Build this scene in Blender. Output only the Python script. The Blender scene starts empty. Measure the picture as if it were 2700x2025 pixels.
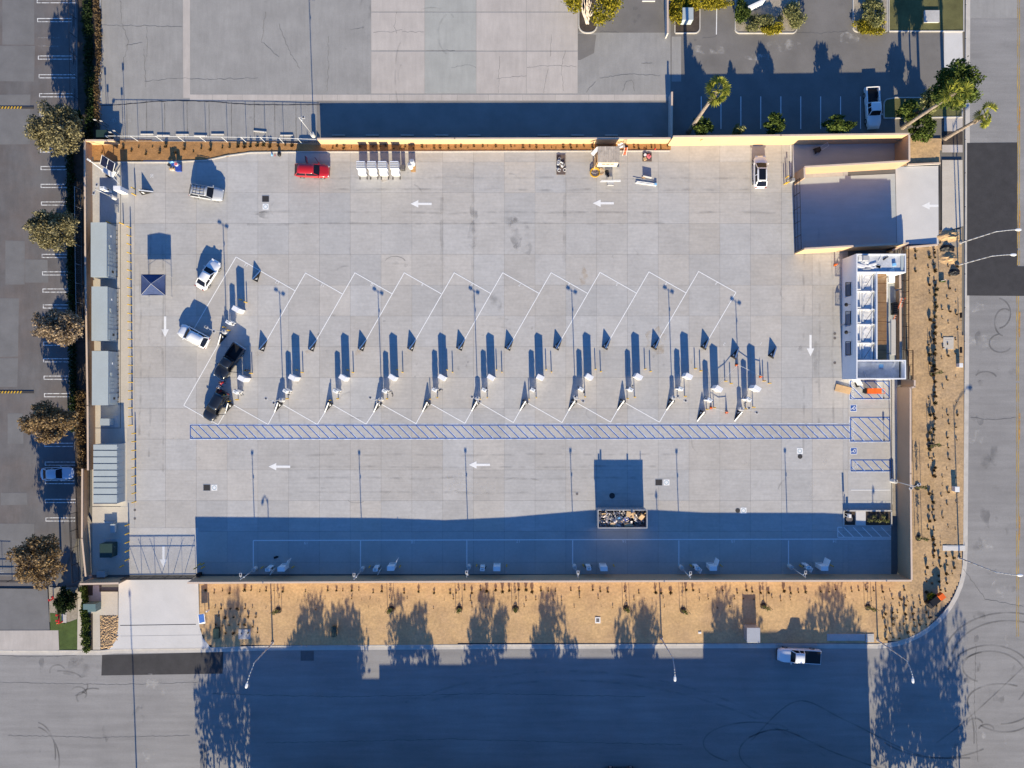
import bpy, bmesh, math, random
import numpy as np
from mathutils import Vector, Matrix
R=math.radians
rng=random.Random(7)
sc=bpy.context.scene
C=sc.collection
# ---------------------------------------------------------------- camera, sky, sun, exposure
# Image grid: positions are read off a 2700 x 2025 pixel image, an estimated 18 pixels to the metre,
# origin of the world under the camera. W gives a world position for an image pixel seen at height z.
K=18.0; H=104.0
def W(px,py,z=0.0):
    s=(H-z)/H
    return Vector(((px-1350)/K*s,(1012.5-py)/K*s,z))
def T(n,u,v):
    return (((n-1)%4)*675+u*.30515, ((n-1)//4)*506+v*.30515)
def WT(n,u,v,z=0.0): return W(*T(n,u,v),z)
cam=bpy.data.cameras.new('camera'); co=bpy.data.objects.new('camera',cam); C.objects.link(co)
co.location=(0,0,H); co.rotation_euler=(0,0,0)
cam.sensor_width=36; cam.lens=36*H/150.0; cam.clip_start=1; cam.clip_end=6000
sc.camera=co
SUN_EL=20.0
world=bpy.data.worlds.new('World'); sc.world=world; world.use_nodes=True
wn=world.node_tree.nodes; wl=world.node_tree.links
sky=wn.new('ShaderNodeTexSky'); sky.sky_type='NISHITA'; sky.sun_disc=False
sky.sun_elevation=R(SUN_EL); sky.sun_rotation=R(178.0)
sky.air_density=1.0; sky.dust_density=0.0; sky.ozone_density=10.0
bg=wn['Background']; bg.inputs['Strength'].default_value=0.106
wl.new(sky.outputs[0],bg.inputs['Color'])
sd=bpy.data.lights.new('sun','SUN'); sd.energy=4.9; sd.angle=R(0.5); sd.color=(1.0,.865,.615)
so=bpy.data.objects.new('sun',sd); C.objects.link(so)
so.rotation_euler=Vector((-0.035,1.0,-math.tan(R(SUN_EL)))).to_track_quat('-Z','Y').to_euler()
so.location=(0,-60,60)
sc.view_settings.view_transform='Standard'; sc.view_settings.look='None'
sc.view_settings.gamma=1.0; sc.view_settings.use_curve_mapping=False
sc.view_settings.exposure=1.0
# ---------------------------------------------------------------- helpers
def ordw(n):
    n=int(n); s='th' if 10<=n%100<=20 else {1:'st',2:'nd',3:'rd'}.get(n%10,'th')
    return f'{n}{s}'
def tag(o,label=None,cat=None,group=None,kind=None):
    if label: o['label']=label
    if cat: o['category']=cat
    if group: o['group']=group
    if kind: o['kind']=kind
    return o
def thing(name,label,cat,loc=(0,0,0),rz=0,group=None):
    o=bpy.data.objects.new(name,None); C.objects.link(o); o.empty_display_size=.3
    o.location=loc; o.rotation_euler=(0,0,rz)
    return tag(o,label,cat,group)
class MB:
    def __init__(s,o=(0,0,0)): s.v=[]; s.f=[]; s.o=Vector(o)
    def face(s,*pts):
        i=len(s.v); s.v+= [Vector(p) for p in pts]; s.f.append(tuple(range(i,i+len(pts)))); return s
    def prism(s,pts,z0,z1):
        pts=[(p[0],p[1]) for p in pts]
        a=sum(pts[i][0]*pts[(i+1)%len(pts)][1]-pts[(i+1)%len(pts)][0]*pts[i][1] for i in range(len(pts)))
        if a<0: pts=pts[::-1]
        n=len(pts); i=len(s.v)
        zt=z1 if isinstance(z1,(list,tuple)) else [z1]*n
        if a<0 and isinstance(z1,(list,tuple)): zt=list(z1)[::-1]
        s.v+=[Vector((x,y,z0)) for x,y in pts]+[Vector((x,y,zt[k])) for k,(x,y) in enumerate(pts)]
        s.f.append(tuple(range(i+n-1,i-1,-1))); s.f.append(tuple(range(i+n,i+2*n)))
        for k in range(n):
            l=(k+1)%n; s.f.append((i+k,i+l,i+n+l,i+n+k))
        return s
    def box(s,cx,cy,z0,sx,sy,sz,rz=0,top=1.0):
        c,q=math.cos(rz),math.sin(rz); i=len(s.v)
        for z,t in ((z0,1.0),(z0+sz,top)):
            for dx,dy in ((-1,-1),(1,-1),(1,1),(-1,1)):
                x,y=dx*sx/2*t,dy*sy/2*t
                s.v.append(Vector((cx+x*c-y*q,cy+x*q+y*c,z)))
        s.f+=[(i+3,i+2,i+1,i),(i+4,i+5,i+6,i+7)]+[(i+k,i+(k+1)%4,i+4+(k+1)%4,i+4+k) for k in range(4)]
        return s
    def cyl(s,x,y,z0,z1,r0,r1=None,n=12):
        if r1 is None: r1=r0
        i=len(s.v)
        for z,r in ((z0,r0),(z1,r1)):
            for k in range(n):
                a=2*math.pi*k/n; s.v.append(Vector((x+r*math.cos(a),y+r*math.sin(a),z)))
        s.f.append(tuple(range(i+n-1,i-1,-1))); s.f.append(tuple(range(i+n,i+2*n)))
        for k in range(n): s.f.append((i+k,i+(k+1)%n,i+n+(k+1)%n,i+n+k))
        return s
    def tube(s,p,q,r0,r1=None,n=6):
        if r1 is None: r1=r0
        p=Vector(p); q=Vector(q); d=(q-p)
        if d.length<1e-6: return s
        d.normalize(); a=d.orthogonal().normalized(); b=d.cross(a); i=len(s.v)
        for c,r in ((p,r0),(q,r1)):
            for k in range(n):
                t=2*math.pi*k/n; s.v.append(c+a*(r*math.cos(t))+b*(r*math.sin(t)))
        s.f.append(tuple(range(i+n-1,i-1,-1))); s.f.append(tuple(range(i+n,i+2*n)))
        for k in range(n): s.f.append((i+k,i+(k+1)%n,i+n+(k+1)%n,i+n+k))
        return s
    def path(s,pts,r,n=6):
        for a,b in zip(pts[:-1],pts[1:]): s.tube(a,b,r,n=n)
        return s
    def beam(s,p,q,w,h):
        """square bar from p to q"""
        p=Vector(p); q=Vector(q); d=(q-p).normalized()
        up=Vector((0,0,1)) if abs(d.z)<.95 else Vector((0,1,0))
        a=d.cross(up).normalized(); b=a.cross(d); i=len(s.v)
        for c in (p,q):
            for x,y in ((-1,-1),(1,-1),(1,1),(-1,1)): s.v.append(c+a*(x*w/2)+b*(y*h/2))
        s.f+=[(i+3,i+2,i+1,i),(i+4,i+5,i+6,i+7)]+[(i+k,i+(k+1)%4,i+4+(k+1)%4,i+4+k) for k in range(4)]
        return s
    def ribbon(s,pts,w,z,z0=None):
        """flat strip of width w along pts (xy); with z0 a solid strip"""
        pts=[Vector((p[0],p[1],0)) for p in pts]; L=[];Rr=[]
        for k,p in enumerate(pts):
            d=(pts[min(k+1,len(pts)-1)]-pts[max(k-1,0)])
            d=d.normalized() if d.length>1e-9 else Vector((1,0,0))
            n=Vector((-d.y,d.x,0)); ww=w[k] if isinstance(w,(list,tuple)) else w
            L.append(p+n*ww/2); Rr.append(p-n*ww/2)
        if z0 is None:
            for k in range(len(pts)-1):
                s.face(*[(q.x,q.y,z) for q in (Rr[k],Rr[k+1],L[k+1],L[k])])
        else:
            for k in range(len(pts)-1):
                s.prism([Rr[k],Rr[k+1],L[k+1],L[k]],z0,z)
        return s
    def rows(s,rings,cap=True,loop=True):
        """loft equal-length rings"""
        i=len(s.v); m=len(rings[0])
        for r in rings: s.v+=[Vector(p) for p in r]
        for a in range(len(rings)-1):
            for k in range(m if loop else m-1):
                l=(k+1)%m; s.f.append((i+a*m+k,i+a*m+l,i+(a+1)*m+l,i+(a+1)*m+k))
        if cap:
            s.f.append(tuple(i+k for k in range(m-1,-1,-1))); b=i+(len(rings)-1)*m
            s.f.append(tuple(b+k for k in range(m)))
        return s
    def data(s,name,smooth=False):
        me=bpy.data.meshes.new(name); me.from_pydata([tuple(v-s.o) for v in s.v],[],s.f); me.update()
        if smooth: me.polygons.foreach_set('use_smooth',[True]*len(me.polygons))
        return me
    def build(s,name,m,parent=None,smooth=False,bev=0):
        me=s.data(name,smooth); me.materials.append(m)
        o=bpy.data.objects.new(name,me); C.objects.link(o)
        if parent is not None: o.parent=parent
        else: o.location=s.o
        if bev:
            b=o.modifiers.new('bevel','BEVEL'); b.width=bev; b.segments=2; b.limit_method='ANGLE'
        return o
def copy_tree(o,parent=None):
    c=o.copy(); C.objects.link(c)
    if parent is not None: c.parent=parent
    for ch in list(o.children): copy_tree(ch,c)
    return c
def place(o,loc,rz=0,label=None,group=None):
    o.location=loc; o.rotation_euler=(0,0,rz)
    if label: o['label']=label
    if group: o['group']=group
    return o
def PX(pts,z=0.0): return [W(x,y,z) for x,y in pts]
def sheet(name,pts,z,m,parent=None,kind='structure'):
    """flat ground sheet through image coordinates"""
    b=MB(); p=PX(pts); a=sum(p[i].x*p[(i+1)%len(p)].y-p[(i+1)%len(p)].x*p[i].y for i in range(len(p)))
    if a<0: p=p[::-1]
    b.face(*[(q.x,q.y,z) for q in p])
    o=b.build(name,m,parent)
    if parent is None: tag(o,kind=kind)
    return o
def rect(x0,y0,x1,y1): return [(x0,y0),(x1,y0),(x1,y1),(x0,y1)]
# ---------------------------------------------------------------- materials
def mat(name,col,rough=.85,var=.12,scale=.6,fine=.06,fscale=9.0,bump=0,bscale=20.0,metal=0.0,rand=0.0,
        coord='obj',warm=None,wmix=.5,streak=None,spec=.3,isl=0.0,coat=0.0,stain=None):
    m=bpy.data.materials.new(name); m.use_nodes=True; n=m.node_tree.nodes; l=m.node_tree.links
    p=n['Principled BSDF']; p.inputs['Roughness'].default_value=rough; p.inputs['Metallic'].default_value=metal
    p.inputs['Specular IOR Level'].default_value=spec
    if coat: p.inputs['Coat Weight'].default_value=coat; p.inputs['Coat Roughness'].default_value=.06
    if coord=='pos': vec=n.new('ShaderNodeNewGeometry').outputs['Position']
    else: vec=n.new('ShaderNodeTexCoord').outputs['Object']
    def noise(s,det=4,v=vec,rg=.6):
        t=n.new('ShaderNodeTexNoise'); t.inputs['Scale'].default_value=s; t.inputs['Detail'].default_value=det
        t.inputs['Roughness'].default_value=rg; l.new(v,t.inputs['Vector']); return t.outputs['Fac']
    def math_(op,a,b,c=None):
        k=n.new('ShaderNodeMath'); k.operation=op
        for j,x in enumerate((a,b,c)):
            if x is None: continue
            if isinstance(x,(int,float)): k.inputs[j].default_value=x
            else: l.new(x,k.inputs[j])
        return k.outputs[0]
    def mr(x,a,b,c,d):
        k=n.new('ShaderNodeMapRange'); l.new(x,k.inputs[0])
        for j,y in zip((1,2,3,4),(a,b,c,d)): k.inputs[j].default_value=y
        return k.outputs[0]
    fac=mr(noise(scale,5),.3,.7,1-var,1+var)
    if fine: fac=math_('MULTIPLY',fac,mr(noise(fscale,3),.3,.7,1-fine,1+fine))
    if streak:
        mp=n.new('ShaderNodeMapping'); l.new(vec,mp.inputs[0]); mp.inputs['Scale'].default_value=streak[0]
        fac=math_('MULTIPLY',fac,mr(noise(1.0,4,mp.outputs[0]),.32,.68,1-streak[1],1+streak[1]))
    if stain:   # dark spills with a shape of their own
        fac=math_('MULTIPLY',fac,mr(noise(stain[0],6,rg=.72),stain[1],stain[1]+.1,1,stain[2]))
    if rand:
        fac=math_('MULTIPLY',fac,mr(n.new('ShaderNodeObjectInfo').outputs['Random'],0,1,1-rand,1+rand))
    if isl:
        fac=math_('MULTIPLY',fac,mr(n.new('ShaderNodeNewGeometry').outputs['Random Per Island'],0,1,1-isl,1+isl))
    base=n.new('ShaderNodeRGB'); base.outputs[0].default_value=(*col,1); cc=base.outputs[0]
    if warm:
        mx=n.new('ShaderNodeMix'); mx.data_type='RGBA'; l.new(cc,mx.inputs['A']); mx.inputs['B'].default_value=(*warm,1)
        if isl: wf=n.new('ShaderNodeNewGeometry').outputs['Random Per Island']
        elif rand:
            r=n.new('ShaderNodeObjectInfo').outputs['Random']; wf=math_('FRACT',math_('MULTIPLY',r,7.31),0)
        else: wf=mr(noise(scale*.7,4),.4,.62,0,1)
        l.new(math_('MULTIPLY',wf,wmix),mx.inputs['Factor']); cc=mx.outputs['Result']
    vm=n.new('ShaderNodeVectorMath'); vm.operation='SCALE'; l.new(cc,vm.inputs[0]); l.new(fac,vm.inputs['Scale'])
    l.new(vm.outputs[0],p.inputs['Base Color'])
    if bump:
        b=n.new('ShaderNodeBump'); b.inputs['Strength'].default_value=1.0; b.inputs['Distance'].default_value=bump
        l.new(noise(bscale,4),b.inputs['Height']); l.new(b.outputs[0],p.inputs['Normal'])
    return m
def mark_mat(name,col,lo,hi,scale=2.0,str_=(1,1,1)):
    """worn flat mark: breaks up through a noise mask"""
    m=mat(name,col,rough=.9,var=.1); n=m.node_tree.nodes; l=m.node_tree.links
    p=n['Principled BSDF']; ge=n.new('ShaderNodeNewGeometry'); t=n.new('ShaderNodeTexNoise'); t.inputs['Scale'].default_value=scale
    mp=n.new('ShaderNodeMapping'); mp.inputs['Scale'].default_value=str_; l.new(ge.outputs['Position'],mp.inputs[0])
    t.inputs['Detail'].default_value=5; l.new(mp.outputs[0],t.inputs['Vector'])
    k=n.new('ShaderNodeMapRange'); l.new(t.outputs['Fac'],k.inputs[0])
    for j,y in zip((1,2,3,4),(.35,.65,lo,hi)): k.inputs[j].default_value=y
    l.new(k.outputs[0],p.inputs['Alpha']); return m
M={}
M['slab']=mat('slab_concrete',(.42,.413,.405),var=.07,scale=.35,fine=.06,fscale=2.2,coord='pos',rand=.065,warm=(.455,.41,.355),wmix=.55,streak=((.3,3.2,1),.05),stain=(.5,.64,.88),rough=.9)
M['slab_isl']=mat('slab_concrete_edge',(.42,.413,.405),var=.09,scale=.22,fine=.05,fscale=2.6,coord='pos',isl=.06,warm=(.435,.395,.345),wmix=.55,rough=.9)
M['joint']=mat('joint_filler',(.13,.128,.125),coord='pos')
M['conc']=mat('plain_concrete',(.47,.455,.435),var=.08,scale=.5,coord='pos',fscale=4,rough=.9)
M['conc_warm']=mat('pad_concrete',(.52,.47,.40),var=.06,scale=.5,coord='pos',fscale=5,rough=.9)
M['conc_pink']=mat('old_pink_concrete',(.45,.41,.375),var=.08,scale=.35,coord='pos',rand=.05,streak=((2,.3,1),.05),stain=(.5,.66,.75))
M['conc_green']=mat('old_green_concrete',(.36,.36,.335),var=.08,scale=.35,coord='pos',rand=.05,streak=((2,.3,1),.05),stain=(.5,.66,.75))
M['conc_new']=mat('new_concrete',(.58,.565,.545),var=.05,scale=.4,coord='pos',rough=.9)
M['conc_drive']=mat('drive_concrete',(.41,.43,.43),var=.06,scale=.4,coord='pos',rough=.9,streak=((.2,2,1),.04))
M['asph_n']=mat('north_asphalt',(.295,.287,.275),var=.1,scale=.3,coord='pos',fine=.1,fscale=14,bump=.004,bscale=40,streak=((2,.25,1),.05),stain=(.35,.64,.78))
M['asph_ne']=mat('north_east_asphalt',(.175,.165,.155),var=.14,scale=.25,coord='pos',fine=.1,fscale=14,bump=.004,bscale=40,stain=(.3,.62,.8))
M['asph_w']=mat('west_asphalt',(.135,.13,.132),var=.16,scale=.25,coord='pos',fine=.1,fscale=12,bump=.005,bscale=30,warm=(.15,.125,.115),wmix=.6,streak=((1.2,.3,1),.08))
M['asph_w2']=mat('west_asphalt_patch',(.165,.163,.165),var=.12,scale=.4,coord='pos',fine=.1,fscale=12,bump=.005,bscale=30)
M['asph_s']=mat('street_asphalt',(.258,.25,.244),var=.12,scale=.11,coord='pos',fine=.13,fscale=10,bump=.006,bscale=25,streak=((.10,1.1,1),.09),stain=(.2,.66,.82))
M['asph_dark']=mat('new_asphalt_patch',(.05,.048,.05),var=.15,scale=.7,coord='pos',fine=.15,fscale=14,bump=.004,bscale=40)
M['ground']=mat('far_ground',(.17,.16,.145),var=.2,scale=.05,coord='pos')
M['dirt']=mat('raked_dirt',(.53,.355,.18),var=.13,scale=.4,coord='pos',fine=.17,fscale=2.8,bump=.025,bscale=5,rough=1,warm=(.45,.30,.17),wmix=.7)
M['dirt_e']=mat('brown_raked_dirt',(.47,.32,.175),var=.16,scale=.35,coord='pos',fine=.18,fscale=2.8,bump=.03,bscale=4,rough=1,warm=(.38,.265,.16),wmix=.7)
M['winblue']=mat('painted_reflection_window',(.09,.17,.33),rough=.25,var=.05)  # blue sky reflection painted into the window glass colour
M['mulch']=mat('orange_mulch',(.36,.19,.075),var=.15,scale=1,coord='pos',fine=.2,fscale=9,bump=.04,bscale=9,rough=1)
M['cobble']=mat('tan_cobble',(.47,.33,.19),var=.12,scale=2,coord='pos',isl=.3,rough=1)
M['soil']=mat('dark_soil',(.07,.055,.045),var=.3,scale=1,coord='pos',bump=.05,bscale=8,rough=1)
M['gravel']=mat('pale_gravel',(.33,.29,.235),var=.2,scale=2,coord='pos',fine=.3,fscale=18,bump=.03,bscale=20,rough=1)
M['lawn']=mat('lawn_turf',(.07,.105,.028),var=.25,scale=.8,coord='pos',fine=.25,fscale=12,bump=.05,bscale=14,rough=1)
M['lawn_dry']=mat('dry_lawn_turf',(.13,.125,.05),var=.25,scale=.5,coord='pos',fine=.25,fscale=12,bump=.05,bscale=14,rough=1)
M['kerb']=mat('kerb_concrete',(.50,.47,.43),var=.1,scale=1,coord='pos')
M['white']=mat('white_line_paint',(.76,.76,.75),var=.05,scale=2,coord='pos',fine=.06)
M['white_old']=mark_mat('worn_white_paint',(.74,.74,.74),.35,1.3,3.0)
M['blue']=mat('blue_line_paint',(.03,.10,.34),var=.15,scale=2,coord='pos')
M['paleblue']=mark_mat('pale_chalk_edge',(.66,.71,.80),.45,1.1,1.5)
M['yellow']=mat('yellow_paint',(.62,.38,.03),var=.08)
M['yellow_line']=mark_mat('yellow_road_paint',(.5,.33,.09),.2,.95,2.0,(1,.3,1))
M['orange_line']=mark_mat('orange_road_paint',(.52,.28,.08),.2,.9,2.0)
M['wall']=mat('tan_block_wall',(.46,.30,.185),var=.05,scale=.5,coord='pos',fine=.05,fscale=8,rough=.95)
M['wall_n']=mat('cream_block_wall',(.55,.385,.22),var=.04,scale=.5,coord='pos',rough=.95)
M['cap']=mat('wall_cap',(.60,.47,.37),var=.06,scale=1,coord='pos')
M['rubber']=mark_mat('tyre_rubber_mark',(.06,.06,.062),.08,.36,.35)
M['rubber2']=mark_mat('faint_tyre_mark',(.12,.12,.12),-.05,.16,.5)
M['crack']=mat('crack_fill',(.10,.098,.095),coord='pos')
M['oil']=mark_mat('oil_stain',(.14,.14,.145),-.22,.26,.45)
M['pale_stain']=mark_mat('pale_stain',(.62,.6,.57),-.3,.4,.9)
M['tan_stain']=mark_mat('tan_stain',(.5,.38,.25),-.15,.3,.9)
M['steel']=mat('galvanised_steel',(.50,.51,.52),rough=.45,metal=.5,var=.08)
M['pole']=mat('pole_grey_paint',(.42,.42,.43),rough=.5,var=.05)
M['lampw']=mat('lamp_head_paint',(.75,.75,.74),rough=.5,var=.03)
M['darkmetal']=mat('dark_bronze_metal',(.035,.032,.032),rough=.55,var=.1)
M['black']=mat('black_plastic',(.012,.012,.014),rough=.5,var=.1)
M['charger']=mat('charger_white_paint',(.80,.80,.81),rough=.4,var=.02,spec=.4)
M['container']=mat('container_grey_paint',(.36,.40,.41),rough=.55,var=.04,scale=1.2,fine=.03)
M['container_lt']=mat('container_trim_paint',(.40,.445,.445),rough=.55,var=.04)
M['seam']=mat('panel_seam_dark',(.06,.085,.13),rough=.7)
M['green_box']=mat('green_utility_paint',(.025,.05,.045),rough=.5,var=.08)
M['teal_box']=mat('teal_utility_paint',(.13,.20,.20),rough=.5,var=.06)
M['red']=mat('red_paint',(.50,.03,.03),rough=.45,var=.06)
M['orange']=mat('orange_paint',(.75,.13,.02),rough=.5,var=.05)
M['pink']=mat('pink_sheet',(.65,.16,.18),rough=.7)
M['bluep']=mat('blue_plastic',(.03,.07,.32),rough=.5)
M['ltblue']=mat('light_blue_plastic',(.20,.45,.72),rough=.5)
M['glass']=mat('dark_glass',(.010,.012,.018),rough=.1,var=.02,spec=.22)
M['tyre']=mat('tyre_rubber',(.02,.02,.02),rough=.9)
M['rim']=mat('wheel_rim',(.45,.45,.46),rough=.35,metal=.7)
M['lampglass']=mat('headlamp_glass',(.7,.72,.75),rough=.15)
M['taillamp']=mat('tail_lamp_red',(.35,.02,.02),rough=.2)
M['wood']=mat('timber_slat',(.42,.24,.10),var=.2,scale=1.5,rough=.8,streak=((1,12,1),.15))
M['ply']=mat('plywood_sheet',(.55,.36,.19),var=.1,scale=1.2,rough=.85)
M['card']=mat('cardboard',(.50,.34,.19),var=.15,scale=1.5,rough=.9,isl=.2)
M['membrane']=mat('white_roof_membrane',(.70,.69,.68),var=.1,scale=.9,fine=.06,fscale=4,streak=((.4,3,1),.06),rough=.8)
M['roofpan']=mat('grey_roof_pan',(.50,.52,.55),var=.2,scale=.7,fine=.1,fscale=3,rough=.5)
M['stucco']=mat('white_stucco',(.70,.71,.73),var=.03,scale=.8,rough=.9)
M['tent']=mat('navy_tent_fabric',(.05,.075,.17),var=.2,scale=1.2,rough=.75)
M['trunk']=mat('tree_bark',(.16,.12,.09),var=.25,scale=3,rough=1)
M['palm_trunk']=mat('palm_bark',(.25,.20,.16),var=.2,scale=2,fine=.4,fscale=8,rough=1,streak=((1,1,6),.3))
M['white_trunk']=mat('pale_bark',(.55,.47,.40),var=.2,scale=4,rough=1)
def leafmat(name,col,warm,wm=.8,isl=.45):
    m=mat(name,col,rough=.8,var=.2,scale=.8,fine=0,warm=warm,wmix=wm,isl=isl,spec=.1)
    n=m.node_tree.nodes; l=m.node_tree.links; p=n['Principled BSDF']
    t=n.new('ShaderNodeBsdfTranslucent'); l.new(p.inputs['Base Color'].links[0].from_socket,t.inputs['Color'])
    mx=n.new('ShaderNodeMixShader'); mx.inputs[0].default_value=.3
    l.new(p.outputs[0],mx.inputs[1]); l.new(t.outputs[0],mx.inputs[2]); l.new(mx.outputs[0],n['Material Output'].inputs['Surface'])
    return m
M['leaf_olive']=leafmat('olive_leaf',(.18,.16,.08),(.31,.27,.15))
M['leaf_brown']=leafmat('russet_leaf',(.25,.185,.12),(.40,.31,.21))
M['leaf_rust']=leafmat('rust_leaf',(.19,.125,.065),(.34,.245,.13))
M['leaf_green']=leafmat('green_leaf',(.05,.085,.02),(.13,.16,.035))
M['leaf_dark']=leafmat('dark_leaf',(.018,.035,.012),(.04,.06,.02))
M['leaf_yel']=leafmat('yellow_green_leaf',(.20,.20,.02),(.36,.28,.03))
M['leaf_dusty']=leafmat('dusty_shrub_leaf',(.10,.085,.045),(.17,.14,.075))
M['leaf_pale']=leafmat('pale_green_leaf',(.17,.19,.07),(.28,.26,.12))
M['leaf_palm']=leafmat('palm_leaf',(.10,.14,.025),(.34,.32,.05))
M['leaf_dry']=leafmat('dry_twig',(.14,.09,.045),(.22,.15,.075))
M['rubbish']=mat('mixed_rubbish',(.44,.44,.46),var=.2,isl=.85,rough=.8,warm=(.55,.42,.30),wmix=.5)
def paint(name,col,coat=1.0,rough=.3): return mat(name,col,rough=rough,var=.02,fine=0,spec=.5,coat=coat)
# ---------------------------------------------------------------- the ground and the roads
RZ=-0.12
g=MB(); g.face((-2500,-2500,-.2),(2500,-2500,-.2),(2500,2500,-.2),(-2500,2500,-.2)); tag(g.build('ground',M['ground']),kind='structure')
corner=[(2312,1699)]+[(2312+228*math.sin(t),1472+227*math.cos(t)) for t in np.linspace(.12,1.5,12)]+[(2541,1440),(2545,900),(2550,-700)]
kerbline=[(-700,1714),(155,1716),(265,1716),(300,1712),(540,1709),(700,1704),(1350,1700),(2000,1698)]+corner
tag(sheet('street',kerbline+[(3500,-700),(3500,2600),(-700,2600)],RZ,M['asph_s']))
street=bpy.data.objects['street']
kb=thing('street_kerb',None,None); tag(kb,kind='structure')
def wxy(pts): return PX(pts)
kl=wxy(kerbline)
for k in range(len(kl)-1):
    a,b=kl[k],kl[k+1]; n=max(1,int((b-a).length/6)) if k<len(kl)-2 else 18
    for j in range(n):
        p=a+(b-a)*(j/n+.0008); q=a+(b-a)*((j+1)/n-.0008)
        MB().ribbon([p,q],.16,.02,RZ-.05).build('kerb_stone',M['kerb'],kb)
gut=[Vector((p.x,p.y,0)) for p in kl]
off=[]
for k,p in enumerate(gut):
    d=(gut[min(k+1,len(gut)-1)]-gut[max(k-1,0)]).normalized(); off.append(p+Vector((d.y,-d.x,0))*.38)
MB().ribbon(off,.55,RZ+.006).build('gutter',M['kerb'],street)
def spatch(pts,m=M['asph_dark'],z=RZ+.005,name='asphalt_patch',parent=None):
    return sheet(name,pts,z,m,parent or street)
spatch([(268,1728),(588,1720),(586,1777),(266,1782)])
spatch([(2551,376),(2684,375),(2686,780),(2551,779)],z=RZ+.009)
spatch(rect(2680,702,2990,780),z=RZ+.013)
spatch(rect(792,1717,827,1743),M['asph_w'],RZ+.009)
spatch([(527,1963),(545,1963),(545,2200),(525,2200)],M['asph_w2'])
spatch(rect(2560,-700,2685,46),M['asph_n']); 
# centre line
for x in (2683.2,2688.2):
    for y0,y1 in ((-300,330),(330,660),(660,705),(780,1010),(1010,1400),(1400,1685)):
        MB().ribbon(wxy([(x+ (2 if y0<700 else -1),y0),(x+(1 if y0<700 else -1),y1-6)]),.13,RZ+.017).build('centre_line',M['yellow_line'],street)
for y0,y1 in ((555,620),(822,890),(1090,1160),(1362,1425),(280,345)):
    MB().ribbon(wxy([(2690,y0),(2689,y1)]),.22,RZ+.02).build('lane_mark',M['orange_line'],street)
# tyre marks on the street
def arc(cx,cy,rx,ry,a0,a1,n=26,rot=0):
    o=[]
    for t in np.linspace(R(a0),R(a1),n):
        x,y=rx*math.cos(t),-ry*math.sin(t); c,s=math.cos(R(rot)),math.sin(R(rot)); o.append((cx+x*c-y*s,cy+x*s+y*c))
    return o
def crack(pts,par,z,w=.035,seed=1,jit=2.0,name='crack',m=None):
    r=random.Random(seed); o=[]
    for a,b in zip(pts[:-1],pts[1:]):
        n=max(2,int(math.hypot(b[0]-a[0],b[1]-a[1])/7))
        for k in range(n):
            t=k/n; o.append((a[0]+(b[0]-a[0])*t+r.uniform(-jit,jit),a[1]+(b[1]-a[1])*t+r.uniform(-jit,jit)))
    o.append(pts[-1]); crack.k=getattr(crack,'k',0)+1
    return MB().ribbon(wxy(o),[w*r.uniform(.5,1.3) for _ in o],z+.0004*(crack.k%7)).build(name,m or M['crack'],par)
def smooth_path(p,n=10):
    o=[]; q=[p[0]]+list(p)+[p[-1]]
    for i in range(1,len(q)-2):
        for t in np.linspace(0,1,n,endpoint=False):
            a,b,c,d=[np.array(x,float) for x in q[i-1:i+3]]
            o.append(tuple(.5*((2*b)+(-a+c)*t+(2*a-5*b+4*c-d)*t*t+(-a+3*b-3*c+d)*t**3)))
    o.append(tuple(p[-1])); return o
def skid(pts,w=.24,m=None,par=street,z=RZ+.012,name='tyre_mark'):
    skid.k=getattr(skid,'k',0)+1
    if len(pts)<9 and len(pts)>2: pts=smooth_path(pts)
    return MB().ribbon(wxy(pts),w,z+.0007*(skid.k%9)).build(name,m or M['rubber'],par)
for cx,cy,rx,ry,a0,a1,ro in ((2660,1740,172,124,20,175,0),(2660,1745,150,108,25,170,0),(2612,1790,115,88,-25,165,0),(2612,1796,98,78,-40,150,0),
        (2640,1850,88,46,60,200,0),(2640,1850,92,60,-90,0,0),(2572,1915,22,20,20,175,0),(2556,1950,14,70,-10,90,0),(2602,1925,20,14,0,170,0),
        (2640,1870,90,60,-120,-30,10),(2480,1820,230,180,-130,-60,0),(2600,1760,60,40,100,250,0)):
    skid(arc(cx,cy,rx,ry,a0,a1,rot=ro))
for a in (((1980,1955),(2100,1850),(2230,1900),(2420,1990),(2560,2000)),((1975,1945),(2060,1925),(2200,1985),(2330,2030)),((2470,1960),(2560,1890),(2700,1760))): 
    skid(list(a),.2)
skid(arc(1985,1960,130,55,60,240),.2); skid(arc(2060,1985,110,60,80,230),.2)
skid(arc(1500,2900,1150,1130,58,112,40),.3,M['rubber2']); skid(arc(1500,2900,1180,1105,55,108,40),.3,M['rubber2'])
for cx,cy,rx,ry,a0,a1 in ((205,1830,22,18,-40,140),(150,1770,20,16,20,200),(160,1800,60,30,30,100),(215,1840,14,14,40,230),(90,1990,55,85,-10,80),(80,2010,75,95,-10,75),(190,1810,40,25,-80,20),(245,1830,30,14,60,170)):
    skid(arc(cx,cy,rx,ry,a0,a1),.2,M['rubber'])
for cx,cy,rx,ry,a0,a1 in ((2630,826,36,40,-80,80),(2650,850,26,36,60,260),(2640,905,30,24,100,330),(2600,1000,30,20,20,150)):
    skid(arc(cx,cy,rx,ry,a0,a1),.22,M['rubber'])
def blob(cx,cy,rx,ry,m,par,z,name='stain',seed=0):
    r=random.Random(seed+int(cx)); b=MB(); p=[]
    for k in range(14):
        a=2*math.pi*k/14; f=r.uniform(.65,1.1); p.append(W(cx+rx*f*math.cos(a),cy+ry*f*math.sin(a)))
    b.face(*[(q.x,q.y,z) for q in p[::-1]]); return b.build(name,m,par)
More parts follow.
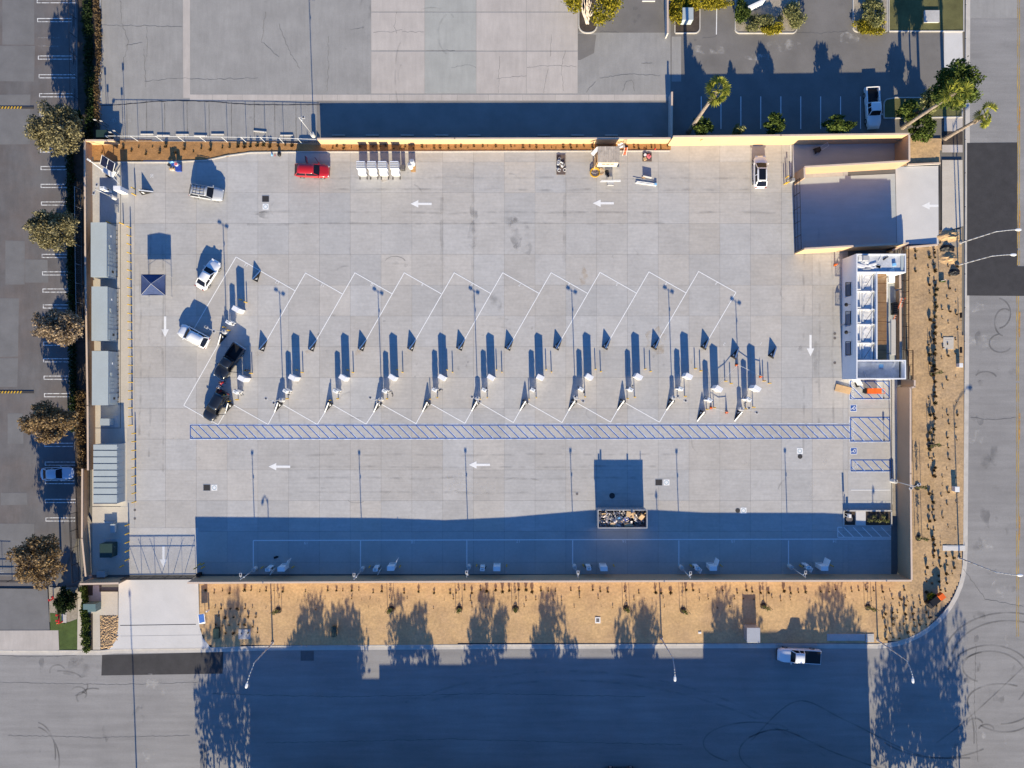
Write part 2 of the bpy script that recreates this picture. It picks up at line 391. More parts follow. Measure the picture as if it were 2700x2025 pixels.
for k,p in enumerate((((0,1700+30),(90,1733),(200,1728)),((0,1800),(300,1806),(520,1800)),((20,1940),(260,1946),(500,1940)),((560,1830),(900,1838),(1300,1830),(1700,1838)),((2540,1500),(2600,1580),(2700,1600)),((2560,1100),(2620,1108),(2680,1100)),((2575,1700),(2570,1850),(2580,2010)),((700,1960),(1200,1950),(1800,1965)))):
    crack(p,street,RZ+.0068,w=.05,seed=200+k,jit=1.5)
blob(205,1765,42,28,M['oil'],street,RZ+.008); blob(2590,1010,12,10,M['oil'],street,RZ+.008); blob(2590,1060,10,14,M['oil'],street,RZ+.008)
blob(2595,925,14,8,M['oil'],street,RZ+.008); blob(2590,1210,25,40,M['oil'],street,RZ+.008); blob(2600,900,30,20,M['pale_stain'],street,RZ+.007)
blob(2600,1360,14,40,M['oil'],street,RZ+.008); blob(2510,1965,22,10,M['oil'],street,RZ+.009); blob(2552,1795,12,8,M['oil'],street,RZ+.009)
rz_=random.Random(31)
for k in range(44):
    if k<24: x,y=rz_.uniform(2565,2672),rz_.uniform(790,1700)
    elif k<36: x,y=rz_.uniform(20,520),rz_.uniform(1735,2010)
    else: x,y=rz_.uniform(2540,2690),rz_.uniform(1700,2010)
    blob(x,y,rz_.uniform(5,26),rz_.uniform(5,34),M['oil' if k%4 else 'pale_stain'],street,RZ+.0075+.00003*k,seed=k)
# ---------------------------------------------------------------- west parking lot
west=tag(sheet('west_parking_lot',[(-700,-700),(214,-700),(214,372),(185,380),(205,1130),(213,1345),(205,1420),(150,1545),(-700,1545)],-.02,M['asph_w']),kind='structure')
rw=random.Random(3)
for x0,y0,x1,y1 in ((6,0,90,118),(-60,120,92,215),(-60,250,80,380),(14,634,65,750),(66,684,125,745),(0,786,50,940),(-60,945,48,1020),(2,1299,70,1331),(20,1090,60,1170),(-60,1380,90,1520)):
    sheet('asphalt_patch',[(x0,y0),(x1,y0+rw.uniform(-2,2)),(x1+rw.uniform(-3,3),y1),(x0,y1+rw.uniform(-2,2))],-.015+rw.uniform(0,.002),M['asph_w2'],west)
for k,(y,x0,x1) in enumerate(((3,97,200),(52.8,98,190),(151.6,100,193),(201,102,198),(251,103,196),(300.5,104,150),(396.7,106,150),(443,107,175),(490,107,176),(536.5,108,177),(674.7,110,180),(720.8,111,181),(766,112,182),(808,113,182),(906,114,182),(950,114,181),(995.8,115,180),(1042,116,183),(1172.8,117,193),(1222.5,118,208),(1271,118,196),(1320.8,119,208),(1369.6,120,198))):
    b=MB(); z=-.011
    for dy in (-4.2,4.2): b.ribbon(wxy([(x0,y+dy),(x1,y+dy)]),.11,z)
    b.ribbon(wxy([(x0+1,y-5),(x0+1,y+5)]),.11,z+.001); b.build('stall_line',M['white_old'],west)
for y in (99,121): MB().ribbon(wxy([(100,y),(160,y+.5)]),.12,-.011).build('stall_line',mark_mat('faded_white_paint',(.6,.6,.6),-.3,.6,4.0),west)
def wheel_stop(px,py,rz=0,label='',m=None,L=1.9,parent=None):
    o=W(px,py); b=MB(); b.prism([(-L/2,-.09),(L/2,-.09),(L/2,.09),(-L/2,.09)],-.02,.14)
    ob=b.build('wheel_stop',m or M['conc_pink'],None,bev=.03); place(ob,(o.x,o.y,0),rz); tag(ob,label,'wheel stop','concrete wheel stops'); return ob
for k,y in enumerate((54,152,251)): wheel_stop((191,192,194)[k],y,R(90),f'dark wheel stop on west lot beside the planting strip, {ordw(k+1)} from the north',M['asph_w2'])
for k,y in enumerate((284,1034)):
    o=thing('speed_hump','',''); place(o,W(10,y)); tag(o,f'low dark speed hump with yellow stripes, '+('north' if k==0 else 'south')+' end of west lot','speed hump')
    b=MB(); b.prism([(-8,-.18),(4.4,-.18),(4.4,.18),(-8,.18)],-.02,.05); b.build('hump',M['asph_dark'],o,bev=.02)
    for j in range(24):
        x=-8+j*.45
        if x<2.6: MB().face((x,-.17,.055),(x+.2,-.17,.055),(x+.35,.17,.055),(x+.15,.17,.055)).build('stripe',M['yellow'],o)
# planting strip
sheet('planting_strip',[(205,-700),(262,-700),(268,150),(256,270),(268,372),(224,372),(236,1130),(236,1345),(216,1420),(200,1420),(198,1130),(178,700),(176,385),(205,372)],.03,M['soil'])
for x0,y0,x1,y1 in ((262,0,268,14),(263,80,269,150),(262,160,269,200),(258,205,266,236),(264,240,271,268)):
    pass
# ---------------------------------------------------------------- north lot: asphalt, old concrete panels, gutter
nlot=sheet('north_lot',[(245,-700),(1768,-700),(1768,372),(245,372)],-.02,M['asph_n'])
sheet('concrete_strip',[(480,-700),(500,-700),(501,258),(483,258)],-.012,M['conc_pink'],nlot)
for x0,x1,m in ((979,1119.5,'conc_pink'),(1120.5,1255,'conc_green'),(1256,1387.5,'conc_pink'),(1388.5,1523,'conc_pink')):
    for y0,y1 in ((-700,31),(32,133) if m!='conc_pink' or x0<1000 else (32,134),(135,247)):
        sheet('concrete_panel',rect(x0,y0+.6,x1,y1-.6),-.010,M[m],nlot)
xs=[500,560,600,640,680,720,765,800,850,890,941,978,1027,1065,1115,1165,1206,1288,1378,1464,1552,1620,1725,1760]
for a,b in zip(xs[:-1],xs[1:]): sheet('gutter_panel',rect(a+.4,249,b-.4,265),-.008,M['conc_pink'],nlot)
sheet('shade_toned_strip',rect(835,266,1764,370),-.0165,mat('shade_toned_asphalt',(.23,.215,.20),coord='pos',var=.12,scale=.3),nlot)  # asphalt strip coloured darker to deepen the north wall's shadow
sheet('asphalt_patch',[(1524,88),(1572,92),(1566,140),(1530,158),(1524,158)],-.013,M['asph_ne'],nlot)
sheet('asphalt_patch',rect(1524,-700,1760,86),-.014,M['asph_ne'],nlot)
for k,p in enumerate((((255,66),(330,67),(480,70)),((318,0),(320,60),(340,110),(325,160),(322,190)),((330,120),(375,112)),((388,70),(387,150)),((380,130),(384,230)),
      ((865,95),(866,180),(862,240)),((735,60),(760,130),(790,180)),((925,80),(960,72)),((985,84),(1040,84),(1060,78)),((1046,32),(1040,70),(1046,88)),((1060,84),(1118,84)),
      ((1125,133),(1200,133)),((1215,174),(1240,170),(1255,178)),((1190,178),(1215,174)),((1311,206),(1388,200)),((1316,150),(1314,245)),((1390,178),(1450,172),(1520,175)),((1490,130),(1480,180),(1485,240)),((1455,90),(1450,150)),((1445,180),(1434,245)),
      ((1580,205),(1660,195),(1740,200)),((1643,240),(1650,215),(1668,212),(1673,240)),((1545,245),(1570,215)),((1580,83),(1632,86)),((1690,165),(1720,166)),((700,30),(690,110),(735,150)),((380,215),(470,205),(540,210),(680,205)))):
    crack(p,nlot,-.0055,seed=k)
crack([(258,278),(330,275),(400,268),(480,265),(560,268),(660,276),(760,276),(850,276)],nlot,-.004,w=.12,seed=77,jit=.7,m=M['asph_dark'])
for k,x in enumerate((334,386,434,493,551,610,670,724,780)): 
    crack([(x,270+rng.uniform(-6,6)),(x+1,364)],nlot,-.0045,w=.06,seed=90+k,jit=.3)
for x,y in ((290,246),(312,248),(328,262),(330,286),(330,306),(330,330)): blob(x,y,4,3.4,M['pale_stain'],nlot,-.006)
for x,y,rx,ry in ((320,318,30,12),(310,345,26,10),(620,360,25,10),(470,350,20,8)): blob(x,y,rx,ry,M['pale_stain'] if y<350 else M['oil'],nlot,-.0065)
for x,y,rx,ry in ((965,30,18,60),(1660,55,22,16),(1685,45,10,8),(1655,66,8,6),(1675,22,9,6),(1740,20,8,20),(1737,46,5,6),(1547,130,4,3)): blob(x,y,rx,ry,M['oil'],nlot,-.006)
skid(arc(1200,90,45,60,120,240),.25,M['rubber2'],nlot,-.005); skid(arc(1060,200,18,90,100,250),.2,M['rubber2'],nlot,-.005); skid(arc(1110,200,60,60,150,230),.2,M['rubber2'],nlot,-.005)
skid(arc(1140,60,60,40,20,120),.2,M['rubber2'],nlot,-.005)
for k,(x,y,rz) in enumerate(((388,354,0),(431,357,-1),(481,355,0),(529,358,-1),(574,354.5,0),(686,347,-5),(756,357,0))):
    wheel_stop(x,y,R(rz),f'pale wheel stop north of the wire fence, {ordw(k+1)} from the west',M['conc'])
for k,x in enumerate((893,982,1074,1165,1250,1434,1523,1612,1703)): wheel_stop(x,357,0,f'shaded wheel stop under the north wall, {ordw(k+1)} from the west')
wheel_stop(1710,3,0,'white wheel stop at top edge of north lot',M['conc_new'])
# ---------------------------------------------------------------- north-east lot
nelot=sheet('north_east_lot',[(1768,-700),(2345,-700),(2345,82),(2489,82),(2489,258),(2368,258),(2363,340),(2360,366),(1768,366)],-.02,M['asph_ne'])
for k,x in enumerate((1849,1901,1953.5,2006,2059,2111.5,2164,2216.5,2269)):
    MB().ribbon(wxy([(x,254),(x,340)]),.11,-.013).build('stall_line',M['white'],nelot)
MB().ribbon(wxy([(1890,14),(1889,91)]),.13,-.013).build('stall_line',M['white'],nelot)
sheet('asphalt_patch',rect(1771,96,1796,215),-.015,M['asph_n'],nelot)
crack([(2100,84),(2165,88),(2235,80)],nelot,-.012,seed=5); crack([(1850,100),(1885,96),(1890,92)],nelot,-.012,seed=6)
blob(1833,106,5,4,M['oil'],nelot,-.012); blob(1760,105,22,16,M['oil'],nelot,-.012)
for k,(x,y,rx,ry) in enumerate(((1870,130,60,14),(2070,120,50,16),(2240,100,30,18),(2000,150,40,10))): blob(x,y,rx,ry,M['pale_stain'],nelot,-.0125,seed=k)
def rrect(x0,y0,x1,y1,r,corners='tl tr br bl'):
    o=[]
    for nm,cx,cy,a0 in (('br',x1-r,y1-r,0),('bl',x0+r,y1-r,90),('tl',x0+r,y0+r,180),('tr',x1-r,y0+r,270)):
        if nm in corners:
            for t in np.linspace(0,90,6): o.append((cx+r*math.cos(R(a0+t)),cy+r*math.sin(R(a0+t))))
        else: o.append({'br':(x1,y1),'bl':(x0,y1),'tl':(x0,y0),'tr':(x1,y0)}[nm])
    return o
def island(name,pts,soil,kw=.16,h=.13,base=-.02):
    """raised planter: kerb stones round a bed"""
    s=tag(sheet(name,pts,h-.05,soil),kind='structure')
    p=wxy(pts); p2=p+[p[0]]
    for j,(a,b) in enumerate(zip(p2[:-1],p2[1:])):
        if (b-a).length<.02: continue
        MB().ribbon([a-(b-a).normalized()*.08,b+(b-a).normalized()*.08],kw,h+.004*(j%3),base).build('kerb_stone',M['kerb'],s)
    return s
island('tree_planter',rrect(1526,-60,1574,87,20,'br bl'),M['soil'])
island('transformer_planter',rrect(1779,-60,1845,88,14,'br'),M['soil'])
island('sign_planter',rrect(1938,-60,2100,88,12,'bl br'),M['gravel'])
island('hedge_planter',rrect(2249,-60,2338,84,12,'bl'),M['gravel'])
island('lawn_bed',rect(2343,-300,2540,83),M['lawn_dry'])
island('corner_planter',[(2330,312),(2330,275)]+[(2330+14-14*math.cos(t),275-14*math.sin(t)) for t in np.linspace(0,1.57,5)]+[(2362,258),(2485,258),(2536,258),(2536,309),(2360,312)],M['lawn_dry'])
sheet('east_apron',[(2489,62),(2537,62),(2541,258),(2489,258)],.012,M['conc_new'])
sheet('pavement',[(2489,309),(2538,309),(2538,346),(2489,346)],.014,M['conc_pink'])
sheet('pavement',[(2484,382),(2538,382),(2538,402),(2484,402)],.014,M['conc_pink'])
sheet('pavement',[(2484,422),(2538,422),(2540,596),(2484,612)],.014,M['conc_warm'])
sheet('tree_pit',rect(2487,346,2538,382),.012,M['soil'])
# ---------------------------------------------------------------- south-west frontage
sheet('west_driveway',[(-700,1545),(125,1553),(131,1662),(-700,1664)],-.016,M['asph_w2'])
sheet('west_pavement',[(-700,1664),(154,1662),(156,1714),(-700,1715)],.012,M['conc_pink'])
sheet('lawn',[(132,1616),(160,1618),(168,1645),(204,1632),(204,1712),(157,1713),(155,1662),(133,1662)],.018,M['lawn'])
sheet('soil_bed',[(129,1548),(205,1548),(203,1640),(131,1640)],.010,M['gravel'])
sheet('hedge_bed',[(222,1545),(246,1545),(244,1713),(226,1713)],.018,M['soil'])
sheet('pavement',[(205,1560),(223,1560),(226,1713),(204,1713)],.022,M['conc_warm'])
sheet('pavement',[(245,1543),(262,1543),(265,1713),(245,1713)],.022,M['conc_warm'])
sheet('pad_apron',rect(262,1560,311,1622),.026,M['conc_warm'])
sheet('gravel_strip',[(226,1345),(243,1380),(243,1520),(236,1530),(215,1420)],.02,M['gravel'])
# driveway apron to the south street
drive=sheet('south_driveway',[(313,1528),(523,1528),(526,1652),(535,1682),(550,1700),(556,1710),(286,1714),(305,1690),(312,1655)],.016,M['conc_new'])
MB().ribbon(wxy([(317,1649),(517,1646)]),.1,.021).build('drain_slot',M['darkmetal'],drive)
MB().ribbon(wxy([(318,1677),(530,1674)]),.03,.021).build('joint',M['joint'],drive)
# dirt beds with real relief
def terrain(name,pts,m,cell=.3,amp=.07,z=.0,seed=1,kind='structure',edge=.35):
    P=[np.array(w[:2]) for w in wxy(pts)]; P=np.array(P); x0,y0=P.min(0); x1,y1=P.max(0)
    nx=int((x1-x0)/cell)+1; ny=int((y1-y0)/cell)+1
    gx,gy=np.meshgrid(x0+np.arange(nx+1)*cell,y0+np.arange(ny+1)*cell,indexing='ij')
    r=np.random.RandomState(seed); hz=np.zeros_like(gx)
    for fr,a in ((.5,.5),(1.3,.5),(3,.35)):
        for _ in range(5):
            th=r.uniform(0,6.28); hz+=a*np.sin((gx*math.cos(th)+gy*math.sin(th))*fr*2*r.uniform(.7,1.4)+r.uniform(0,6.28))/5
    hz+=r.normal(0,.35,hz.shape)
    # inside test + distance to edge
    cx=(gx[:-1,:-1]+gx[1:,1:])/2; cy=(gy[:-1,:-1]+gy[1:,1:])/2
    def inside(X,Y):
        c=np.zeros(X.shape,bool); n=len(P)
        for i in range(n):
            xi,yi=P[i]; xj,yj=P[i-1]
            cond=((yi>Y)!=(yj>Y))&(X<(xj-xi)*(Y-yi)/(yj-yi+1e-12)+xi); c^=cond
        return c
    ins=inside(cx,cy); 
    D=np.full(gx.shape,1e9)
    for i in range(len(P)):
        a=P[i-1]; b=P[i]; ab=b-a; t=np.clip(((gx-a[0])*ab[0]+(gy-a[1])*ab[1])/(ab@ab+1e-9),0,1)
        D=np.minimum(D,np.hypot(gx-a[0]-t*ab[0],gy-a[1]-t*ab[1]))
    hz=z+amp*hz*np.clip(D/edge,0,1)
    vid=-np.ones(gx.shape,int); vs=[]; fs=[]
    for i,j in zip(*np.nonzero(ins)):
        q=[]
        for a,b in ((i,j),(i+1,j),(i+1,j+1),(i,j+1)):
            if vid[a,b]<0: vid[a,b]=len(vs); vs.append((gx[a,b],gy[a,b],hz[a,b]))
            q.append(vid[a,b])
        fs.append(q)
    me=bpy.data.meshes.new(name); me.from_pydata(vs,[],fs); me.materials.append(m); me.update(); me.polygons.foreach_set('use_smooth',[True]*len(fs))
    o=bpy.data.objects.new(name,me); C.objects.link(o); return tag(o,kind=kind)
south_dirt=[(526,1534),(2398,1526),(2398,1640),(2470,1625),(2440,1660),(2380,1688),(2312,1696),(2000,1695),(1350,1697),(700,1701),(560,1706),(540,1690),(528,1655)]
terrain('south_dirt_bed',south_dirt,M['dirt'],.3,.022,.0,1)
east_dirt=[(2390,655),(2470,648),(2538,600),(2540,1440),(2532,1530),(2500,1590),(2466,1624),(2396,1640),(2398,1530),(2405,1050),(2405,1000),(2390,930)]
terrain('east_dirt_bed',east_dirt,M['dirt_e'],.28,.03,.0,2)
terrain('north_east_dirt_bed',[(2385,362),(2484,366),(2476,432),(2395,434),(2370,446),(2385,425)],M['dirt'],.25,.03,.0,3)
sheet('cobble_bed',[(264,1623),(311,1622),(312,1655),(305,1690),(290,1706),(266,1712)],.012,M['dirt'])
bb=MB(); rr=random.Random(5)
for k in range(420):
    x=rr.uniform(266,311); y=rr.uniform(1625,1708)
    if x>296 and y>1690: continue
    p=W(x,y); s=rr.uniform(.09,.2); n=6; i=len(bb.v); a0=rr.uniform(0,6)
    for kk in range(n):
        a=a0+2*math.pi*kk/n; bb.v.append(Vector((p.x+s*math.cos(a)*rr.uniform(.8,1.2),p.y+s*.8*math.sin(a)*rr.uniform(.8,1.2),.0)))
    bb.v.append(Vector((p.x,p.y,s*.75)))
    for kk in range(n): bb.f.append((i+kk,i+(kk+1)%n,i+n))
tag(bb.build('cobbles',M['cobble']),'tan cobblestones filling the corner bed beside the driveway','cobbles',kind='stuff')
# ---------------------------------------------------------------- the charging lot: concrete slabs with open joints
lot=sheet('parking_lot',[(243,372),(2230,378),(2362,360),(2362,430),(2476,440),(2480,648),(2366,660),(2366,1516),(243,1530)],-.03,M['joint'])
P=81.2; x0=268; y0=380-22
slabs=[]
lay=[]
def add_slab(xa,ya,xb,yb):
    lay.append((xa,ya,xb,yb))
ys=[381]+[427+81.2*k for k in range(14)]; ys=[y for y in ys if y<1500]+[1514]
xs_=[318]+[680+81.2*k for k in range(-4,20)]+[2236]
for i in range(len(xs_)-1):
    for j in range(len(ys)-1):
        add_slab(xs_[i],ys[j],xs_[i+1],ys[j+1])
for j in range(len(ys)-1):
    if ys[j]>1000 or ys[j]>=990: add_slab(2236,ys[j],2350,ys[j+1])
for i in range(2): pass
meshes={}
rest=MB()
def slab_obj(xa,ya,xb,yb,m,par,top=0.0,gap=.011):
    a=W(xa,yb); b=W(xb,ya); sx,sy=b.x-a.x-gap*2,b.y-a.y-gap*2
    key=(round(sx,2),round(sy,2),m.name)
    if key not in meshes:
        q=MB(); q.box(0,0,-.06,sx,sy,.06); me=q.data('concrete_slab'); me.materials.append(m); meshes[key]=me
    o=bpy.data.objects.new('concrete_slab',meshes[key]); C.objects.link(o); o.parent=par
    o.location=((a.x+b.x)/2,(a.y+b.y)/2,top+rng.uniform(-.002,.002)); return o
full=sorted(lay,key=lambda q:-((q[2]-q[0])*(q[3]-q[1])+ (0 if q[3]<1440 else -3000)))
for q in full[:298]: slab_obj(*q,M['slab'],lot)
for q in full[298:]:
    a=W(q[0],q[3]); b=W(q[2],q[1]); rest.box((a.x+b.x)/2,(a.y+b.y)/2,-.06,b.x-a.x-.024,b.y-a.y-.024,.06+rng.uniform(-.002,.002))
tag(rest.build('concrete_slab_row',M['slab_isl'],lot),kind='stuff')
# west equipment pads
for x0,y0,x1,y1,m in ((243,425,317,588,'slab'),(243,589,317,760,'conc_warm'),(243,761,317,925,'conc_warm'),(243,926,317,1128,'conc_warm'),(243,1129,335,1335,'conc_warm'),(243,1336,340,1516,'conc_warm'),(318,590,340,1128,'conc_warm')):
    sheet('equipment_pad',rect(x0+.3,y0+.3,x1-.3,y1-.3),.006 if x0<300 else .0075,M[m] if m!='slab' else M['conc'],lot)
sheet('drive_lane',rect(340,1392,523,1516),.0075,M['conc'],lot)
sheet('drive_lane',[(2096,470),(2360,458),(2364,644),(2098,662)],.0065,M['conc_drive'],lot)
sheet('drive_apron',[(2361,440),(2474,437),(2476,643),(2365,644)],.0085,M['conc_new'],lot)
sheet('corridor_floor',[(2092,384),(2385,372),(2385,432),(2110,448),(2094,470)],.0065,M['conc_drive'],lot)
for x in (2475,2479): MB().ribbon(wxy([(x,438),(x+1,642)]),.12,.014).build('drain_slot',M['darkmetal'],lot)
sheet('building_walk',rect(2352,990,2366,1330),.0065,M['conc'],lot)
sheet('gravel_edge',rect(2353,1265,2368,1360),.0095,M['gravel'],lot)
ftop_x=[704,834,965,1096,1225,1353,1481,1609,1738,1869]
# stains and scuffs on the slabs
for x,y,rx,ry,m in ((1366,610,34,60,'oil'),(1345,590,30,26,'oil'),(1380,650,26,30,'oil'),(1045,690,16,8,'oil'),(1246,620,14,40,'oil'),(1250,560,12,30,'oil'),(700,565,30,12,'oil'),(1010,470,22,12,'tan_stain'),
     (1540,730,14,30,'tan_stain'),(1210,1270,40,26,'pale_stain'),(682,932,12,7,'tan_stain'),(813,930,10,8,'tan_stain'),(944,930,9,9,'tan_stain'),(1072,930,9,6,'tan_stain'),(1203,932,9,6,'tan_stain'),(1240,1290,70,20,'pale_stain'),
     (520,1212,10,7,'oil'),(850,1288,8,4,'oil'),(925,1288,6,5,'oil'),(1300,800,30,30,'oil'),(1730,900,30,40,'tan_stain'),(930,760,10,12,'oil'),(1070,700,7,5,'oil'),(1960,1220,14,5,'pale_stain'),(2090,940,8,20,'oil'),(2110,920,6,12,'oil'),
     (1500,1185,22,4,'pale_stain'),(2140,1290,10,30,'pale_stain'),(2175,1210,6,20,'pale_stain'),(460,1160,12,6,'pale_stain'),(420,920,8,8,'pale_stain')):
    blob(x,y,rx,ry,M[m],lot,.0095+.0001*(int(x)%20))
skid(arc(1042,694,28,18,20,160),.12,M['rubber'],lot,.011); skid(arc(1095,440,26,18,40,200),.1,M['rubber2'],lot,.011)
skid(arc(940,1318,22,8,190,330),.1,M['rubber'],lot,.011); skid([(1030,1295),(1012,1270+48),(1000,1330)][:2],.08,M['rubber2'],lot,.011)
for k in range(26):
    x=rng.uniform(520,2150); y=rng.uniform(480,1330); a=rng.uniform(0,180); 
    skid(arc(x,y,rng.uniform(25,80),rng.uniform(10,50),a,a+rng.uniform(40,110)),.22,M['rubber2'],lot,.010)
for x,y0,y1 in ((1247,430,800),(1166,520,760),(1488,430,700),(2150,900,1010)):
    skid([(x+rng.uniform(-2,2),y) for y in np.linspace(y0,y1,12)],.5,M['rubber2'],lot,.0102)
rz_=random.Random(32)
for k in range(46):
    i=rz_.randrange(10); t=rz_.uniform(.1,.9); x=ftop_x[i]+60-110*t+rz_.uniform(-25,25); y=800+250*t
    blob(x,y,rz_.uniform(2,6),rz_.uniform(2,7),M['oil'],lot,.0085+.00002*k,seed=k)
for y in (470,500,560,590,1200,1230,1262,1300): skid([(x,y+rz_.uniform(-3,3)) for x in np.linspace(rz_.uniform(560,900),rz_.uniform(1700,2150),14)],.3,M['rubber2'],lot,.0101)
for x in (370,395,430,2120,2160,2195): skid([(x+rz_.uniform(-3,3),y) for y in np.linspace(rz_.uniform(520,700),rz_.uniform(1000,1340),12)],.3,M['rubber2'],lot,.0103)
# kerb along north planter and the mulch bed
nb=terrain('north_planter_bed',[(243,374),(330,370),(700,374),(850,380),(1770,379),(1768,397),(840,399),(660,401),(540,422),(246,427)],M['mulch'],.25,.035,.05,4)
nk=thing('planter_kerb',None,None); tag(nk,kind='structure')
kp=[(246,429),(330,428),(440,428),(545,423),(600,411),(660,402.5),(760,401),(850,400.5),(960,400.5),(1070,400),(1180,400),(1290,399.5),(1400,399.5),(1510,399),(1558,399)]
for a,b in zip(kp[:-1],kp[1:]): MB().ribbon(wxy([a,b]),.15,.13,-.03).build('kerb_stone',M['kerb'],nk)
for a,b in (((1634,398.5),(1700,398)),((1700,398),(1766,398))): MB().ribbon(wxy([a,b]),.15,.13,-.03).build('kerb_stone',M['kerb'],nk)
# ---------------------------------------------------------------- painted markings
def line(pts,w=.125,m='white',z=.0132,name='stall_line',par=lot): return MB().ribbon(wxy(pts),w,z).build(name,M[m],par)
up=[(805.6,719.6),(936,719),(1066,719),(1197.7,719),(1325.6,719),(1453,718.7),(1582,718),(1711,716.6),(1842,715.6)]
ftop=[(704,896.6),(834.3,896.6),(965.5,896),(1096,896),(1225,895),(1352.6,895),(1480.6,894),(1609,893),(1738.5,893),(1869,893)]
for i,(a,b) in enumerate(zip(up,ftop[:9])): 
    line([a,b])
    nx=(a[0]+97.5,a[1]+55.5) if i<8 else (1940.5,771)
    line([(a[0]-.8,a[1]-.3),nx],z=.0136)
line([(1940.5,771),(1869,893)])
line([(622.5,677.5),(505,878)]); line([(622.5,677.5),(778.7,767)],z=.0136)
vlow=[(575,1119.7),(707,1119),(836.7,1119),(965.5,1118),(1097,1116.7),(1226,1116),(1353.7,1114),(1482,1114),(1610,1113),(1739,1113)]
ftip=[(594,1089),(724,1087),(856.6,1087),(985.6,1086.8),(1114,1086),(1243.5,1084),(1371,1083),(1499.5,1082),(1628,1081.6),(1757,1081.6)]
fne=[(616.4,1068),(746,1067),(876.4,1067),(1006,1066),(1136.5,1065.5),(1266,1063),(1393,1063.5),(1522,1063),(1650,1063)]
for i,v in enumerate(vlow): line([v,ftip[i]])
for i in range(9): line([vlow[i+1],fne[i]],z=.0136)
line([(575,909),(484.6,1069)]); line([(484.6,1069),(575,1119.7)],z=.0136)
line([(668,1425),(2349,1421)],.15)
for x in (668,950.6,1231,1510,1790,2079): line([(x,1425),(x,1496)],.15,z=.0136)
line([(2244,1292),(2347,1292)])
def arrow(tip,tail,par=lot,z=.0134,name='lane_arrow'):
    a=W(*tip); b=W(*tail); d=(b-a).normalized(); n=Vector((-d.y,d.x,0)); hl=1.15; hw=.55; sw=.17
    pts=[a,a+d*hl+n*hw,a+d*hl+n*sw,b+n*sw,b-n*sw,a+d*hl-n*sw,a+d*hl-n*hw]
    q=MB(); p=[(v.x,v.y,z) for v in pts]; q.face(*p[::-1] if (pts[1]-a).cross(pts[-1]-a).z<0 else p); return q.build(name,M['white'],par)
for n,u0,v0,u1,v1 in ((6,1335,103,1518,103),(7,698,98,880,98),(10,108,715,296,716),(10,1838,700,2022,700),(8,1328,120,1475,120),(5,1427,1255,1427,1075),(8,367,1420,367,1235),(9,1413,1585,1413,1400)):
    arrow(T(n,u0,v0),T(n,u1,v1))
def stencil(txt,px,py,size,rz,m='white',par=lot,z=.0142,name='stencil_text'):
    cu=bpy.data.curves.new('t','FONT'); cu.body=txt; cu.size=size; cu.align_x='CENTER'; cu.align_y='CENTER'
    to=bpy.data.objects.new('t',cu); me=bpy.data.meshes.new_from_object(to); bpy.data.objects.remove(to)
    me.name=name; me.materials.clear(); me.materials.append(M[m]); o=bpy.data.objects.new(name,me); C.objects.link(o); o.parent=par
    p=W(px,py); o.location=(p.x,p.y,z); o.rotation_euler=(0,0,rz); return o
nums=[(5,2130,630,'13'),(6,185,782,'12'),(6,578,803,'11'),(6,1008,803,'10'),(6,1440,800,'9'),(6,1864,803,'8'),(7,68,803,'7'),(7,490,800,'6'),(7,908,798,'5'),(7,1333,793,'4'),(7,1767,790,'3')]
for n,u,v,t in nums: stencil(t,*T(n,u,v),.62,R(150),name='stall_number')
stencil('2',1910,907,.62,R(150),name='stall_number'); stencil('1',2007,905,.62,R(150),name='stall_number')
for x,y,t in ((807,1430,'19'),(1089,1428,'18'),(1367,1426,'17'),(1646,1426,'16'),(1933,1426,'15'),(2201,1426,'14')): stencil(t,x,y+1,.62,R(180),name='stall_number')
stencil('20',401,464,.62,R(90),name='stall_number')
# blue hatched walkway
walk=thing('hatched_walkway',None,None); tag(walk,kind='structure')
def hatch(x0,y0,x1,y1,step,start,m='blue',wl_=.13,run=1.0,par=walk,z=.0138,edge=True,skip=()):
    sl=(y1-y0)*run
    for s,e in (((x0,y0),(x1,y0)),((x1,y0),(x1,y1)),((x1,y1),(x0,y1)),((x0,y1),(x0,y0))):
        if (s,e) in skip: continue
        line([s,e],wl_,m,z+.0004,'border_line',par)
    x=start
    while x<x1:
        a=(x,y0); b=(x+sl,y1)
        if b[0]>x0 and a[0]<x1:
            if a[0]<x0: t=(x0-a[0])/sl; a=(x0,y0+(y1-y0)*t)
            if b[0]>x1: t=(x1-a[0])/(b[0]-a[0]); b=(x1,a[1]+(b[1]-a[1])*t)
            line([a,b],wl_,m,z,'stripe',par)
            if edge: line([(a[0]+2.2,a[1]),(b[0]+2.2,b[1])],.14,'paleblue',z-.0006,'chalk_edge',par)
        x+=step
